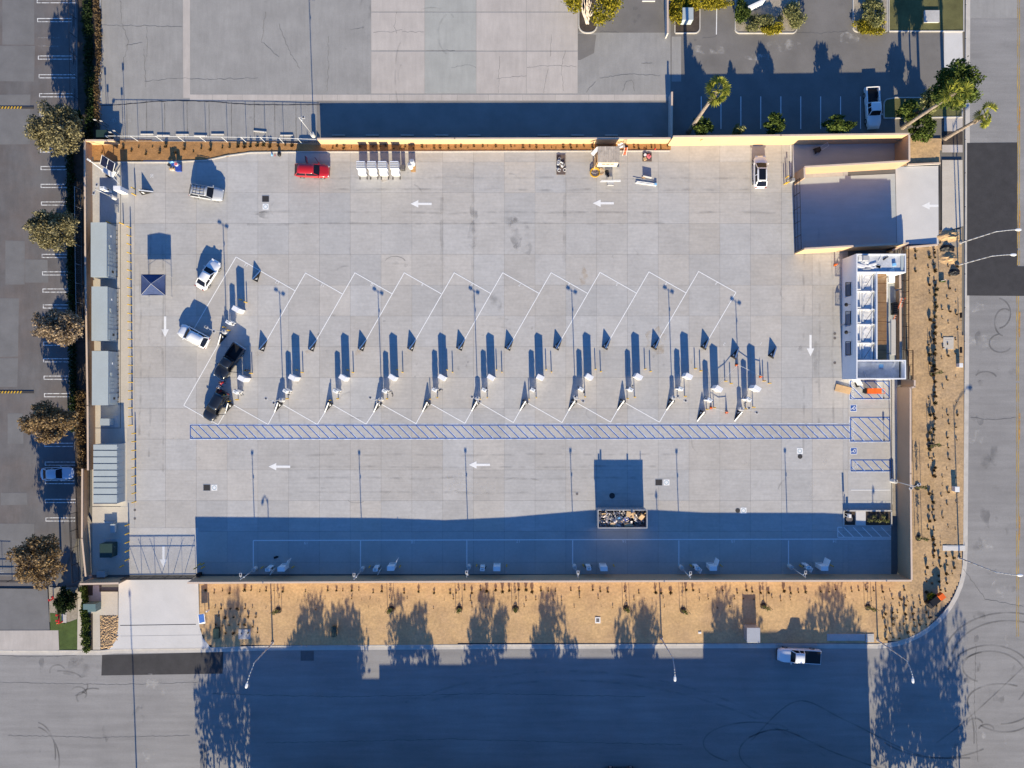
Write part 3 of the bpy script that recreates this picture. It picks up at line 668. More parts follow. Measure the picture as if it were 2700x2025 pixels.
# the long walkway tilts very slightly: draw in five bays
hatch(502,1121,2242,1156,23.9,475,wl_=.13,run=1.0)
line([(500,1158.6),(2242,1156.8)],.12,'paleblue',.0125,'chalk_edge',walk); line([(500,1118.5),(2242,1117)],.1,'paleblue',.0125,'chalk_edge',walk)
for k,(x0,y0,x1,y1,lb) in enumerate(((2242,1005,2345,1051,'A'),(2242.6,1100.5,2345.4,1163,'B'),(2244,1213,2347,1241.5,'C'))):
    pb=thing('access_aisle',None,None); tag(pb,kind='structure')
    hatch(x0,y0,x1,y1,24.5,x0-(y1-y0)+10,par=pb,z=.015+.001*k)
    line([(x0-2.4,y0-2.4),(x0-2.4,y1+2.4)],.1,'paleblue',.0125,'chalk_edge',pb); line([(x0-2.4,y1+2.6),(x1+2,y1+2.6)],.1,'paleblue',.0125,'chalk_edge',pb)
    if lb=='C':
        stencil('NO',x0+14,(y0+y1)/2,.5,R(-90),par=pb,z=.02); stencil('PARKING',x0+6.5,(y0+y1)/2,.33,R(-90),par=pb,z=.02)
    else: stencil('NO PARKING',x0+6,(y0+y1)/2+ (0 if lb=='B' else -4),.5,R(-90),par=pb,z=.02)
hw=thing('white_hatched_bay',None,None); tag(hw,kind='structure')
hatch(2209,1390,2349,1416.5,24.6,2200,'white',.12,1.0,hw,.0138,False,skip=(((2209,1390),(2349,1390)),((2349,1390),(2349,1416.5))))
line([(2209,1390),(2221,1390)],.12,'white',.0146,'border_line',hw)
for px,py in ((2250,1076),(2251,1189)):
    pb=thing('accessible_symbol',None,None); tag(pb,kind='structure'); p=W(px,py)
    MB().box(p.x,p.y,.0135,1.0,1.0,.0006).build('white_border',M['white'],pb)
    MB().box(p.x,p.y,.0145,.86,.86,.0006).build('blue_panel',M['blue'],pb)
    q=MB(); z=.0162; c=[]
    def rot(a,b): return (p.x-b,p.y+a)
    q.ribbon([rot(.0+.19*math.cos(t),-.1+.19*math.sin(t)) for t in np.linspace(1.9,6.6,16)],.07,z)
    q.ribbon([rot(-.12,.24),rot(-.06,.0),rot(.14,.0),rot(.24,-.24)],.08,z+.0004)
    q.ribbon([rot(-.09,.12),rot(.1,.1)],.06,z+.0008); q.ribbon([rot(-.2,.30),rot(-.08,.30)],.12,z+.0012); q.build('wheelchair_sign',M['white'],pb)
# drains, covers and their white stencils
def ring(px,py,par,r=.28):
    p=W(px,py); MB().box(p.x,p.y,.0135,.88,.88,.0006).build('white_square',M['white'],par)
    q=MB(); q.ribbon([(p.x+r*math.cos(t),p.y+r*math.sin(t)) for t in np.linspace(0,6.2832,20)],.1,.0148); q.build('stencil_ring',M['ltblue_gr'],par)
M['ltblue_gr']=mat('grey_blue_stencil',(.32,.42,.48),coord='pos')
for k,(gx,gy,sx,sy,sq) in enumerate(((*T(6,83,60),*T(6,83,127),1),(*T(9,1787,897),*T(9,1852,897),1),(*T(11,1268,852),*T(11,1335,852),1),(*T(12,277,628),*T(12,275,580),0),(*T(11,1950,1095),*T(11,2000,1095),0))):
    o=thing('storm_drain',f'storm drain cover beside a white stencilled square, '+('near the red car','by the west lane south of the walkway','east of the rubbish skip','between walkway and south bays','at the shadow edge near the south-east bays')[k],'storm drain'); p=W(gx,gy); place(o,p)
    if sq:
        MB().box(0,0,.004,1.1,1.0,.012).build('frame',M['steel'],o)
        for j in range(9): MB().box(-.44+j*.11,0,.016,.055,.84,.006).build('grate_bar',M['darkmetal'],o)
        MB().box(0,0,.0162,.98,.88,.001).build('grate_plate',M['asph_dark'],o)
    else: MB().cyl(0,0,.002,.02,.34,n=20).build('cover',M['asph_dark'],o)
    ring(sx,sy,lot)
for k,(n,u,v,r) in enumerate(((11,865,967,.42),(11,562,952,.18),(8,577,1225,.2),(8,577,1264,.2),(8,577,1477,.2),(9,1165,1092,.17),(9,1165,1165,.17))):
    o=MB(); o.cyl(0,0,.002,.022,r,n=18); ob=o.build('manhole_cover',M['asph_dark' if k==0 else 'asph_w'],None); place(ob,WT(n,u,v)); 
    tag(ob,('large round manhole cover in the shadow of the rubbish skip','small round cover west of the rubbish skip','round cover in front of white building, north of a pair','round cover in front of white building, south of a pair','lone round cover near south end of white building','round cover north-east of the sliding gate, upper of two','round cover north-east of the sliding gate, lower of two')[k],'manhole cover')
# ---------------------------------------------------------------- walls
def wall(name,label,top,hs,th=.2,m='wall',cap=True,base=-.05,capm='cap'):
    """top: image coordinates of the wall head; hs: height(s)"""
    if not isinstance(hs,(list,tuple)): hs=[hs]*len(top)
    p=[W(x,y,h) for (x,y),h in zip(top,hs)]; o=thing(name,label,'wall',(p[0].x,p[0].y,0)); b=MB(o.location); c=MB(o.location)
    for k in range(len(p)-1):
        a,q=p[k],p[k+1]; d=(q-a); d.z=0; d.normalize(); n=Vector((-d.y,d.x,0))*th/2
        e=d*(th/2 if 0<k else 0); a2=a-e*(1 if k else 0)
        b.prism([a2+n,a2-n,q-n,q+n],base,[a.z-.04,a.z-.04,q.z-.04,q.z-.04] )
        n2=n*1.25
        c.prism([a2+n2,a2-n2,q-n2,q+n2],min(a.z,q.z)-.04+.001,[a.z+.02,a.z+.02,q.z+.02,q.z+.02])
    b.build('wall_body',M[m],o)
    if cap: c.build('wall_cap',M[capm],o)
    return o
wall('block_wall','long low cream block wall along the north planter',[(836,366),(1200,365.4),(1772,364.6)],2.1,m='wall_n')
wall('block_wall','tall cream block wall north of the white car and the narrow corridor',[(1775,359.8),(2060,357),(2398,352.8)],3.7,m='wall_n')
wall('block_wall','short tan wall closing the east end of the narrow corridor',[(2397.5,356),(2398,424)],3.7)
wall('block_wall','tall tan wall between the narrow corridor and the entry drive',[(2398,424),(2121,440)],3.5)
wall('block_wall','short tan return wall at the west end of the corridor wall',[(2121,442),(2122,469)],3.5)
wall('block_wall','tan wall on the south side of the entry drive',[(2121,656),(2254,648.5),(2390,641.5)],3.6,m='wall_n')
wall('block_wall','low tan wall stub beside the dirt bed at the entry drive',[(2353,660),(2396,640)],1.6,m='wall_n')
wall('block_wall','long brown wall closing the east side of the charging lot',[(2412,1002),(2412,1020),(2401,1023),(2401,1250),(2404,1529)],3.4)
wall('block_wall','long brown wall closing the south side of the charging lot',[(2404,1531),(2200,1531.6),(1880,1532),(1740,1532.5),(1570,1533),(1350,1533.5),(1170,1534),(1000,1534.6),(494,1537)],[3.05,3.24,3.26,3.4,3.4,3.07,2.93,3.05,3.15])
wall('block_wall','short brown wall west of the sliding vehicle gate',[(313,1538),(210,1540)],2.9)
wall('block_wall','long brown wall along the west side of the charging lot',[(223,371),(225,700),(231,1070),(232,1240)],1.7)
wall('block_wall','lower brown wall at the south-west corner beside the black picket fence',[(217,1236),(216,1420),(226,1520)],1.2)
wall('block_wall','short cream wall at the north-west corner of the lot',[(224,370),(300,370)],1.7,m='wall_n')
wall('retaining_wall','low concrete wall beside the dirt at the entry drive',[(2394,434),(2480,430)],.3,m='conc')
wall('retaining_wall','low concrete kerb wall on the south side of the entry apron',[(2392,652),(2474,645)],.35,m='conc')
wall('block_wall','low wall and gate post between the two north lots',[(1771,366),(1772,242)],1.9,m='conc')
wall('block_wall','thin white wall between the two north lots',[(1761,88),(1760,-60)],1.5,m='conc')
# ---------------------------------------------------------------- fences and gates
def picket_fence(name,label,cat,a,b,h,m,post=2.4,step=.14,posts=.06,braces=None,rails=(.12,.85),r=.012,z0=0):
    p=W(*a); q=W(*b); o=thing(name,label,cat,(p.x,p.y,0)); d=(q-p); L=d.length; d.normalize(); 
    n=max(1,round(L/post))
    for k in range(n+1):
        MB().box(d.x*L*k/n,d.y*L*k/n,z0,posts,posts,h).build('post',m,o)
    for t in rails: 
        x=MB(); x.beam((0,0,h*t),(d.x*L,d.y*L,h*t),.05,.05); x.build('rail',m,o)
    x=MB(); x.beam((0,0,h-.02),(d.x*L,d.y*L,h-.02),.06,.06); x.build('top_rail',m,o)
    x=MB(); k=0
    while k*step<L: x.tube((d.x*k*step,d.y*k*step,z0+.06),(d.x*k*step,d.y*k*step,h+.06),r,n=4); k+=1
    tag(x.build('pickets',m,o),kind='stuff')
    if braces:
        for s,zz0,e,zz1 in braces: 
            x=MB(); x.beam((d.x*L*s,d.y*L*s,zz0),(d.x*L*e,d.y*L*e,zz1),.045,.045); x.build('brace',m,o)
    return o
picket_fence('sliding_gate','black steel picket gate with diagonal braces across the south driveway','gate',(338,1518),(517,1517),2.15,M['darkmetal'],post=1.88,step=.15,posts=.06,rails=(.04,.74),r=.02,
   braces=[(0,.1,.001,.1)]+[(k/6,2.0,(k+1)/6,.1) for k in range(3)]+[(k/6,.1,(k+1)/6,2.0) for k in range(3,6)])
picket_fence('sliding_gate','black steel vehicle gate across the entry drive','gate',(2092,482),(2096,664),2.3,M['darkmetal'],post=1.9,step=.16,posts=.07,rails=(.05,.5))
x=MB(); p=W(2094,572); 
o=thing('gate_operator','black gate motor cabinet beside the sliding south gate','gate motor',W(529,1512)); MB().box(0,0,0,.5,.45,1.0).build('cabinet',M['black'],o,bev=.03); MB().box(0,-.24,.55,.2,.04,.2).build('panel',M['darkmetal'],o)
picket_fence('picket_fence','black steel picket fence at the south-west corner, leaning shadows','fence',(203,1350),(211,1528),1.9,M['darkmetal'],step=.16)
f1=picket_fence('picket_fence','rust brown picket fence along the east side of the white building','fence',(2370,652),(2370,922),1.5,mat('rust_brown_metal',(.09,.04,.025),rough=.7),post=1.7,step=.16)
picket_fence('picket_fence','short rust brown picket fence at the south end of the white building','fence',(2381,925),(2381,1000),1.5,bpy.data.materials['rust_brown_metal'],post=1.7,step=.16)
for j,(ya,yb) in enumerate(((652,922),(925,1000))):   # second rail line of the double fence
    xx=(2382,2393)[j]; picket_fence('picket_fence',('rust brown outer fence beside the dirt, long run','rust brown outer fence beside the dirt, short south run')[j],'fence',(xx,ya),(xx,yb),1.5,bpy.data.materials['rust_brown_metal'],post=1.7,step=.3)
def wire_fence(label,pts,h,step=2.9,m='lampw',rails=True,name='wire_fence'):
    p=[W(*q) for q in pts]; o=thing(name,label,'fence',(p[0].x,p[0].y,0)); o0=o.location.copy()
    x=MB(o0)
    for a,b in zip(p[:-1],p[1:]):
        L=(b-a).length; n=max(1,round(L/step))
        for k in range(n): 
            c=a+(b-a)*k/n; q=MB(o0); q.cyl(c.x,c.y,0,h,.035,n=6); q.build('post',M[m],o)
        x.tube((a.x,a.y,h),(b.x,b.y,h),.03)
        y=MB(o0); y.tube((a.x,a.y,.1),(b.x,b.y,.1),.012); y.build('tension_wire',M['steel'],o)
    x.build('top_rail',M[m],o)
    w=MB(o0)   # wire mesh, coarse
    for a,b in zip(p[:-1],p[1:]):
        L=(b-a).length; n=int(L/.28); d=(b-a)/n
        for k in range(n): w.tube((a.x+d.x*k,a.y+d.y*k,.1),(a.x+d.x*(k+1),a.y+d.y*(k+1),h),.0035,n=3); w.tube((a.x+d.x*(k+1),a.y+d.y*(k+1),.1),(a.x+d.x*k,a.y+d.y*k,h),.0035,n=3)
    tag(w.build('wire_mesh',M['steel'],o),kind='stuff'); return o
wire_fence('galvanised wire fence with white posts north of the mulch planter',[(300,372),(430,373),(600,375),(700,376),(845,381)],2.2)
wire_fence('dark wire fence between west lot and planting strip',[(200,0),(203,150),(206,370)],1.8,m='darkmetal')
wire_fence('wire fence west of the brown wall by the trees',[(214,500),(216,700),(220,900)],1.6,m='pole')
# barrier gate at the far south-west driveway
o=thing('swing_gate','long black swing gate across the west driveway under the tree','gate',W(-40,1528)); 
for z in (.3,.7,1.1): MB().beam((-2,0,z),(9,-.1,z),.06,.06).build('rail',M['darkmetal'],o)
for x in (-2,1.2,4,6.6,9): MB().box(x,-.05,0,.08,.08,1.2).build('post',M['darkmetal'],o)
tag(o,kind=None)
wire_fence('thin wire fence at the west edge of frame by the driveway',[(-40,1500),(30,1502)],1.5,m='pole',step=1.2)
# ---------------------------------------------------------------- the white building
BH=4.3
def R2(x0,y0,x1,y1,z):
    a=W(x0,y1,z); b=W(x1,y0,z); return a.x,a.y,b.x,b.y
bx0,by0,bx1,by1=R2(2258,669,2389,1000,BH)
bo=thing('service_building','white flat-roofed service building with open roof bays and timber pergola','building',((bx0+bx1)/2,(by0+by1)/2,0)); O=bo.location.copy()
def bpart(name,x0,y0,x1,y1,z0,z1,m,zr=BH,par=None,bev=0):
    a=R2(x0,y0,x1,y1,zr); q=MB(O); q.prism([(a[0],a[1]),(a[2],a[1]),(a[2],a[3]),(a[0],a[3])],z0,z1); return q.build(name,m,par or bo,bev=bev)
t=3.2
# west facade with three window openings
wy=[(742,778),(822,858),(900,938)]
segs=[669]+[v for w in wy for v in w]+[1000]
S=M['stucco']
facade=bpart('wall',2258,669,2258+t,segs[1],-.05,BH,S)
for k in range(0,7,2):
    if k: bpart('wall',2258,segs[k],2258+t,segs[k+1],-.05,BH,S)
for k,(a,b) in enumerate(wy):
    bpart('wall',2258,a,2258+t,b,-.05,.9,S,); bpart('wall',2258,a,2258+t,b,2.6,BH,S)
    wd=bpart('window',2258+1.4,a+.4,2258+2.0,b-.4,.9,2.6,M['winblue'])
    for e0,e1 in ((a,a+1.4),(b-1.4,b)): bpart('frame',2258+1.2,e0,2258+2.4,e1,.9,2.6,M['lampw'],par=None)
bpart('wall',2258+t,669,2389,669+t,-.05,BH,S); bpart('wall',2258+t,1000-t,2389,1000,-.05,BH,S)
bpart('wall',2389-t,669+t,2389,719,-.05,BH,S); bpart('wall',2389-t,949,2389,1000-t,-.05,BH,S)
bpart('wall',2313,719-t,2389-t,719,-.05,BH,S); bpart('wall',2258+t,949,2389-t,949+t,-.05,BH,S)
bpart('wall',2311,719,2311+t,949,-.05,BH-.05,S)
bpart('parapet',2258+t,719-t,2313,719,3.4,BH-.04,S)
# roofs
bpart('roof',2258+t,669+t,2389-t,719-t,3.95,4.08,M['roofpan']); bpart('roof',2258+t,949+t,2389-t,1000-t,3.1,3.2,M['roofpan'])
bays=[719,767,815,855,904,949]
bpart('beam',2303,719,2305.5,949,3.3,3.86,M['lampw'])
bpart('roof_gutter',2305.5,719,2311,949,3.2,3.3,M['container_lt'])
for k,(a,b) in enumerate(zip(bays[:-1],bays[1:])):
    bpart('roof_bay',2258+t,a+.2,2303,b-.2,3.5,3.6+.01*(k%2),M['membrane'])
    if k: bpart('beam',2258+t,a-1.3,2311,a+1.3,3.3,3.84,M['lampw'])
    q=MB(O); z=BH-.25
    q.tube(W(2278,b-4,z),W(2303,a+3,z),.03); q.build('brace_cable',M['darkmetal'],bo)
    for xx,rr_,zz in ((2268,.07,3.72),(2273,.05,3.68),(2276,.05,3.68)):
        q=MB(O); q.tube(W(xx,a+3,zz),W(xx,b-2,zz),rr_); q.build('roof_pipe',M['lampw'],bo)
    bpart('roof_curb',2262.5,b-6.2,2273,b-4.6,3.6,4.0,M['lampw'])
    rr=random.Random(40+k); q=MB(O)
    for _ in range(26):
        x=rr.uniform(2280,2301); y=rr.uniform(a+5,b-8); p=W(x,y,3.6); q.box(p.x,p.y,3.61,rr.uniform(.05,.5),rr.uniform(.03,.08),rr.uniform(.008,.025),rr.uniform(-.1,.1))
    tag(q.build('seam_ridges',M['membrane'],bo),kind='stuff')
# clutter on the wing roofs
rr=random.Random(9)
def bclut(name,x,y,z,sx,sy,sz,rz,m): 
    p=W(x,y,z+sz); q=MB(O); q.box(p.x,p.y,z,sx,sy,sz,R(rz)); return q.build(name,m,bo,bev=.02)
bclut('roof_unit',2284.5,680,4.08,.85,.7,.5,0,M['pole']); bclut('roof_hatch',2271,680,4.08,.7,.65,.12,0,M['membrane'])
bclut('roof_bag',2359,697,4.08,.5,.4,.25,10,M['ltblue']); bclut('roof_sheet',2352,713,4.08,.75,.5,.05,25,M['lampw']); bclut('roof_sheet',2286,692,4.08,.6,.35,.06,0,M['lampw'])
bclut('roof_board',2321,680,4.08,.08,1.0,.08,-25,M['lampw']); bclut('roof_tool',2333,682,4.08,.5,.2,.12,40,M['black']); bclut('roof_tool',2340,678,4.08,.3,.12,.1,20,M['darkmetal'])
for k in range(9): bclut('roof_sheeting',rr.uniform(2266,2305),rr.uniform(695,713),4.08,rr.uniform(.4,1.6),rr.uniform(.25,.5),rr.uniform(.03,.2),rr.uniform(-20,20),M['membrane' if k%3 else 'pole'])
for k in range(5): bclut('roof_sheeting',rr.uniform(2312,2345),rr.uniform(690,713),4.08,rr.uniform(.4,1.2),rr.uniform(.3,.7),.04,rr.uniform(-10,10),M['roofpan'])
bclut('roof_slot',2373.5,694,3.865,.32,2.3,.03,0,M['glass']); bclut('roof_ledge',2379,694,4.08,.35,2.3,.15,0,M['container_lt'])
bclut('roof_slot',2374,974,3.205,.32,2.3,.03,0,M['glass']); bclut('roof_ledge',2379,974,3.2,.35,2.3,.2,0,M['container_lt'])
bclut('roof_hatch',2324,965,3.2,.6,.5,.15,0,M['ltblue']); bclut('roof_board',2281,986,3.2,.06,1.1,.06,20,M['lampw']); bclut('roof_board',2353,985,3.2,.06,1.2,.06,25,M['lampw']); bclut('roof_board',2358,962,3.2,.2,.9,.1,-20,M['lampw'])
# pergola slats
pg=thing('pergola','timber slat pergola on the east side of the white building','pergola',(0,0,0)); pz=3.5
a=R2(2314,722,2338,948,pz); pg.location=(a[0],a[1],0); Lx=a[2]-a[0]; Ly=a[3]-a[1]; ns=9; nseg=9
for i in range(ns):
    for j in range(nseg):
        L0=Ly/nseg; q=MB(); q.box(.06+i*(Lx-.12)/(ns-1),L0*(j+.5),pz-.1+.003*(j%2),.075,L0-.06,.1); q.build('slat',M['wood'],pg)
for j in range(nseg+1):
    q=MB(); q.box(Lx/2,Ly*j/nseg,pz-.16,Lx,.06,.15); q.build('cross_beam',mat('dark_timber',(.10,.055,.03)) if j==0 else bpy.data.materials['dark_timber'],pg)
for x,y in ((Lx,0),(Lx,Ly/2),(Lx,Ly)): MB().box(x,y*.98+.05,-.03,.12,.12,pz-.16).build('post',M['darkmetal'],pg)
# paved court, bench beam, ramp
sheet('court_floor',rect(2310,715,2372,1000),.004,M['conc_drive'],lot)
for k,(x0,y0,x1,y1,z,m,nm,lb) in enumerate(((2350,842,2362,936,4.25,'conc_warm','canopy_beam','long pale canopy beam east of the pergola'),)):
    a=R2(x0,y0,x1,y1,z); o=thing(nm,lb,'beam',(a[0],a[1],0)); MB().box((a[2]-a[0])/2,(a[3]-a[1])/2,z-.25,a[2]-a[0],a[3]-a[1],.25).build('beam',M[m],o,bev=.02)
    for yy in (.3,(a[3]-a[1])-.3): MB().box((a[2]-a[0])/2,yy,-.03,.14,.14,z-.25).build('post',M['pole'],o)
o=wall('court_wall','low brown wall east of the timber pergola',[(2372,668),(2374,760)],1.3,.25)
wall('court_wall','low brown wall beside the long canopy beam',[(2374,765),(2375,990)],1.0,.25)
o=thing('extension_ladder','orange extension ladder leaning inside the court east of the pergola','ladder',W(2358,846))
for s in (-.22,.22): MB().beam((s,0,.05),(s+.55,3.2,1.5),.05,.09).build('rail',M['orange'],o)
for k in range(10): MB().tube((-.22+.055*k,.15+.32*k,.1+.145*k),(.22+.055*k,.15+.32*k,.1+.145*k),.025).build('rung',M['lampw'],o)
o=thing('tool_cart','dark tool cart beside the orange ladder','cart',W(2354,815)); MB().box(0,0,.25,.6,1.8,.6).build('body',M['black'],o,bev=.03)
for k in range(6): MB().box(0,-.75+.3*k,.85,.62,.06,.1).build('bar',M['darkmetal'],o)
for sx in (-.25,.25):
    for sy in (-.75,.75): MB().cyl(sx,sy,0,.25,.09,n=10).build('wheel',M['tyre'],o)
o=thing('duct_box','white rooftop duct box at the north end of the court','duct',W(2352,735,2.2)); o.location.z=0
MB().box(0,0,1.5,.9,1.1,.7).build('box',M['lampw'],o,bev=.03); MB().box(-.6,-1.6,1.7,.2,3.4,.25).build('duct_run',M['lampw'],o)
for sx,sy in ((-.35,-.45),(.35,.45)): MB().box(sx,sy,-.03,.08,.08,1.55).build('leg',M['pole'],o)
# awnings and lamps on the west facade
for k,(yc,tilt) in enumerate(((762,0),(838,22),(918,0))):
    p=W(2238,yc,2.7); o=thing('window_awning',('solid black metal awning over the north window of the white building','black window sash propped open at the middle window of the white building','slatted black awning over the south window of the white building')[k],'awning',(p.x,p.y,0))
    fr=MB(); 
    for s in (-1,1): fr.beam((-.05,s*.95,2.7),(-.05-.0,s*.95,2.7),.05,.05) if 0 else None
    fr.beam((-.45,-.95,2.7),(.25,-.95,2.7),.06,.06); fr.beam((-.45,.95,2.7),(.25,.95,2.7),.06,.06); fr.beam((-.45,-.95,2.7),(-.45,.95,2.7),.06,.06); fr.beam((.25,-.95,2.7),(.25,.95,2.7),.06,.06); fr.build('frame',M['black'],o)
    for j in range(5): MB().box(-.36+j*.14,0,2.68,.075 if k==0 else .05,1.84,.02).build('blade',M['black'],o)
    for s in (-1,1): MB().tube((.25,s*.9,3.2),(-.35,s*.9,2.72),.015).build('tie_rod',M['black'],o)
for k,yc in enumerate((803,876)):
    p=W(2234,yc,2.5); o=thing('wall_lamp',('round black wall lamp north of the middle window','round black wall lamp south of the middle window')[k],'wall lamp',(p.x,p.y,0)); MB().cyl(-.05,0,2.3,2.5,.28,.1,n=14).build('shade',M['black'],o); MB().tube((-.05,0,2.5),(.4,0,2.7),.03).build('arm',M['black'],o)
o=thing('tall_signal_post','slim grey post lamp in front of the white building','post',W(2219,857)); MB().cyl(0,0,0,.9,.09,n=10).build('pole',M['pole'],o); MB().cyl(0,0,.9,1.05,.14,n=12).build('cap',M['steel'],o)
# ---------------------------------------------------------------- building and poles across the south street (outside the picture, they throw the street shadow)
sb=thing('warehouse','large pale warehouse across the south street','warehouse',W(1480,2300)); O2=sb.location.copy()
prof=[(672,955,8.1),(955,1012,6.4),(1012,1330,7.15),(1330,1870,7.5),(1870,2302,9.05)]
for x0,x1,h in prof:
    a=W(x0,2112); b=W(x1,2900); q=MB(O2); q.prism([(a.x,a.y),(b.x,a.y),(b.x,b.y),(a.x,b.y)],-.2,h); q.build('wall',M['stucco'],sb)
    q=MB(O2); q.prism([(a.x+.1,a.y-.4),(b.x-.1,a.y-.4),(b.x-.1,b.y),(a.x+.1,b.y)],h,h+.05); q.build('roof',M['membrane'],sb)
    for k in range(int((b.x-a.x)/6)):
        q=MB(O2); q.box(a.x+3+k*6,a.y+.01,1,2.4,.06,2.2); q.build('window',M['glass'],sb)
sheet('south_pavement',[(-700,2060),(3500,2060),(3500,2140),(-700,2140)],.01,M['conc'])
def street_light(label,px,py,h,dx,dy,arm=3.0,name='street_light',m='pole'):
    b=W(px,py); o=thing(name,label,'street light',(b.x,b.y,0)); d=Vector((dx,dy,0)).normalized()
    q=MB(); n=6
    for k in range(n): q.tube((0,0,h*k/n),(0,0,h*(k+1)/n),.11-.05*k/n,.11-.05*(k+1)/n,n=10)
    q.build('pole',M[m],o,smooth=True); MB().cyl(0,0,-.05,.12,.22,n=10).build('base',M['conc'],o)
    pts=[Vector((0,0,h-.3))+d*(arm*t)+Vector((0,0,1.1*math.sin(t*1.57))) for t in np.linspace(0,1,7)]
    MB().path(pts,.06,n=8).build('arm',M[m],o,smooth=True)
    e=pts[-1]; q=MB(); hd=MB(); pr=Vector((-d.y,d.x,0))
    ring=[]
    for t,w,zz in ((0,.07,.05),(.2,.17,.09),(.55,.2,.1),(.8,.12,.06)):
        c=e+d*t; ring.append([c+pr*w+Vector((0,0,-.03)),c+pr*w*.6+Vector((0,0,zz)),c-pr*w*.6+Vector((0,0,zz)),c-pr*w+Vector((0,0,-.03)),c+Vector((0,0,-.07))])
    hd.rows(ring); hd.build('lamp_head',M['lampw'],o,smooth=False)
    c=e+d*.45; MB().cyl(c.x,c.y,c.z-.14,c.z-.06,.09,.13,n=10).build('lens',M['lampglass'],o); return o
street_light('street light by the kerb beside the blue-panel box, arm over the street, left of three',719,1695,7.7,-.25,-1,2.3)
street_light('street light by the south kerb near the middle of the dirt bed',1744,1684,7.7,.02,-1,1.9)
street_light('street light by the south kerb at the street corner',2314,1688,8.0,.1,-1,1.8)
street_light('street light on the east pavement beside the entry drive, north of a pair',2533,640,7.8,1,.02,1.9)
street_light('street light on the east pavement by the dug-up dirt, south of a pair',2525.5,699,7.6,1,.0,1.8)
street_light('street light on the east pavement by the white kerb ramp',2528.6,1471,8.2,1,-.05,2.1)
o=street_light('tall street light across the south street, throwing the long line on the west driveway',362,2120,10.9,0,-1,.8)
o=street_light('tall street light across the south street at the corner',2534,2110,5.6,-.9,.3,1.2)
# ---------------------------------------------------------------- lot light poles
def lot_pole(label,px,py,head_dir,h=5.8,twin=True,zb=1.1):
    b=W(px,py,zb); o=thing('light_pole',label,'light pole',(b.x,b.y,0),0,'lot light poles'); 
    MB().cyl(0,0,-.03,zb,.31,n=18).build('concrete_base',M['conc_new'],o); MB().cyl(0,0,zb,zb+.05,.17,n=10).build('base_plate',M['steel'],o)
    q=MB(); q.tube((0,0,zb),(0,0,h),.065,.055,n=8); q.build('pole',M['pole'],o,smooth=True)
    d=Vector((math.cos(R(head_dir)),math.sin(R(head_dir)),0)); n=Vector((-d.y,d.x,0))
    for s in ((-1,1) if twin else (1,)):
        c=d*(.62*s); a=MB(); a.beam((0,0,h-.08),(c.x,c.y,h-.02),.05,.05); a.build('arm',M['pole'],o)
        hd=MB(); hd.box(c.x,c.y,h-.06,.5,.36,.09,R(head_dir)); ob=hd.build('lamp_head',M['pole'],o,bev=.02)
        l=MB(); l.box(c.x,c.y,h+.032,.2,.2,.03,R(head_dir)); l.build('driver_box',M['darkmetal'],o)
        l=MB(); l.box(c.x,c.y,h-.085,.4,.26,.02,R(head_dir)); l.build('lens',M['lampglass'],o)
    c=MB(); c.box(.09,0,h-1.15,.14,.14,.16); c.build('camera_box',M['lampw'],o); return o
for k,(x,y) in enumerate(((590,875),(740.6,1055),(1003,1053),(1259,1051),(1519,1050),(1777,1049),(1956,1079))):
    lot_pole(f'twin-headed light pole on round concrete base among the angled charging bays, {ordw(k+1)} from the west',x,y,-30)
for k,(x,y) in enumerate(((668,1503),(953,1503),(1236,1497),(1516,1497),(1798.6,1499),(2087.6,1497))):
    lot_pole(f'light pole in the shaded row by the south wall, {ordw(k+1)} from the west',x,y,90,5.95,False)
lot_pole('twin-headed light pole by the east wall above the dirt bed',*T(12,1105,845),25,6.0)
lot_pole('twin-headed light pole by the solar trailer at the north-west corner',*T(5,960,40),70,5.0)
o=lot_pole('tall twin-headed light pole behind the wire fence at the north planter',*T(2,482,1155),0,7.4,False); 
# ---------------------------------------------------------------- charging hardware
A30=R(-30)   # bays lean 30 degrees right of image up
# guard fin: triangular wedge, low tip towards +y, tall end at y=0
def make_fin():
    o=thing('guard_fin','','guard fin'); L=1.7; w=.48; h=1.05; t=.085
    tip=Vector((0,L,0)); a=Vector((-w,0,0)); b=Vector((w,0,0)); at=Vector((-t,.03,h)); bt=Vector((t,.03,h)); tl=Vector((-t,L-.02,.04)); tr=Vector((t,L-.02,.04))
    q=MB(); q.face(a,at,tl,(-t,L,0)); q.face(b,(t,L,0),tr,bt); q.face(a,b,bt,at); q.face((-t,L,0),tl,tr,(t,L,0)); q.build('body',M['black'],o)
    up=Vector((0,.03,.02)); MB().face(at+up*.5,tl+up*.5,tr+up*.5,bt+up*.5).build('edge_strip',M['white'],o)
    for s in (-1,1):   # white emblem on each dark side: a bar with a forked foot
        A=Vector((s*w,0,0)); B=Vector((s*t,.03,h)); D=Vector((s*t,L,0))
        n=(B-A).cross(D-A).normalized(); n=n if n.x*s>0 else -n
        def pt(u,v): return A+(D-A)*u+(B-A)*v+n*.006
        e=MB()
        for (u0,v0),(u1,v1),ww in (((.10,.62),(.26,.40),.022),((.17,.52),(.20,.22),.022),((.20,.36),(.34,.22),.02)):
            d=pt(u1,v1)-pt(u0,v0); k=d.cross(n).normalized()*ww*1.6
            e.face(pt(u0,v0)+k,pt(u0,v0)-k,pt(u1,v1)-k,pt(u1,v1)+k)
        e.build('emblem',M['white'],o)
    return o
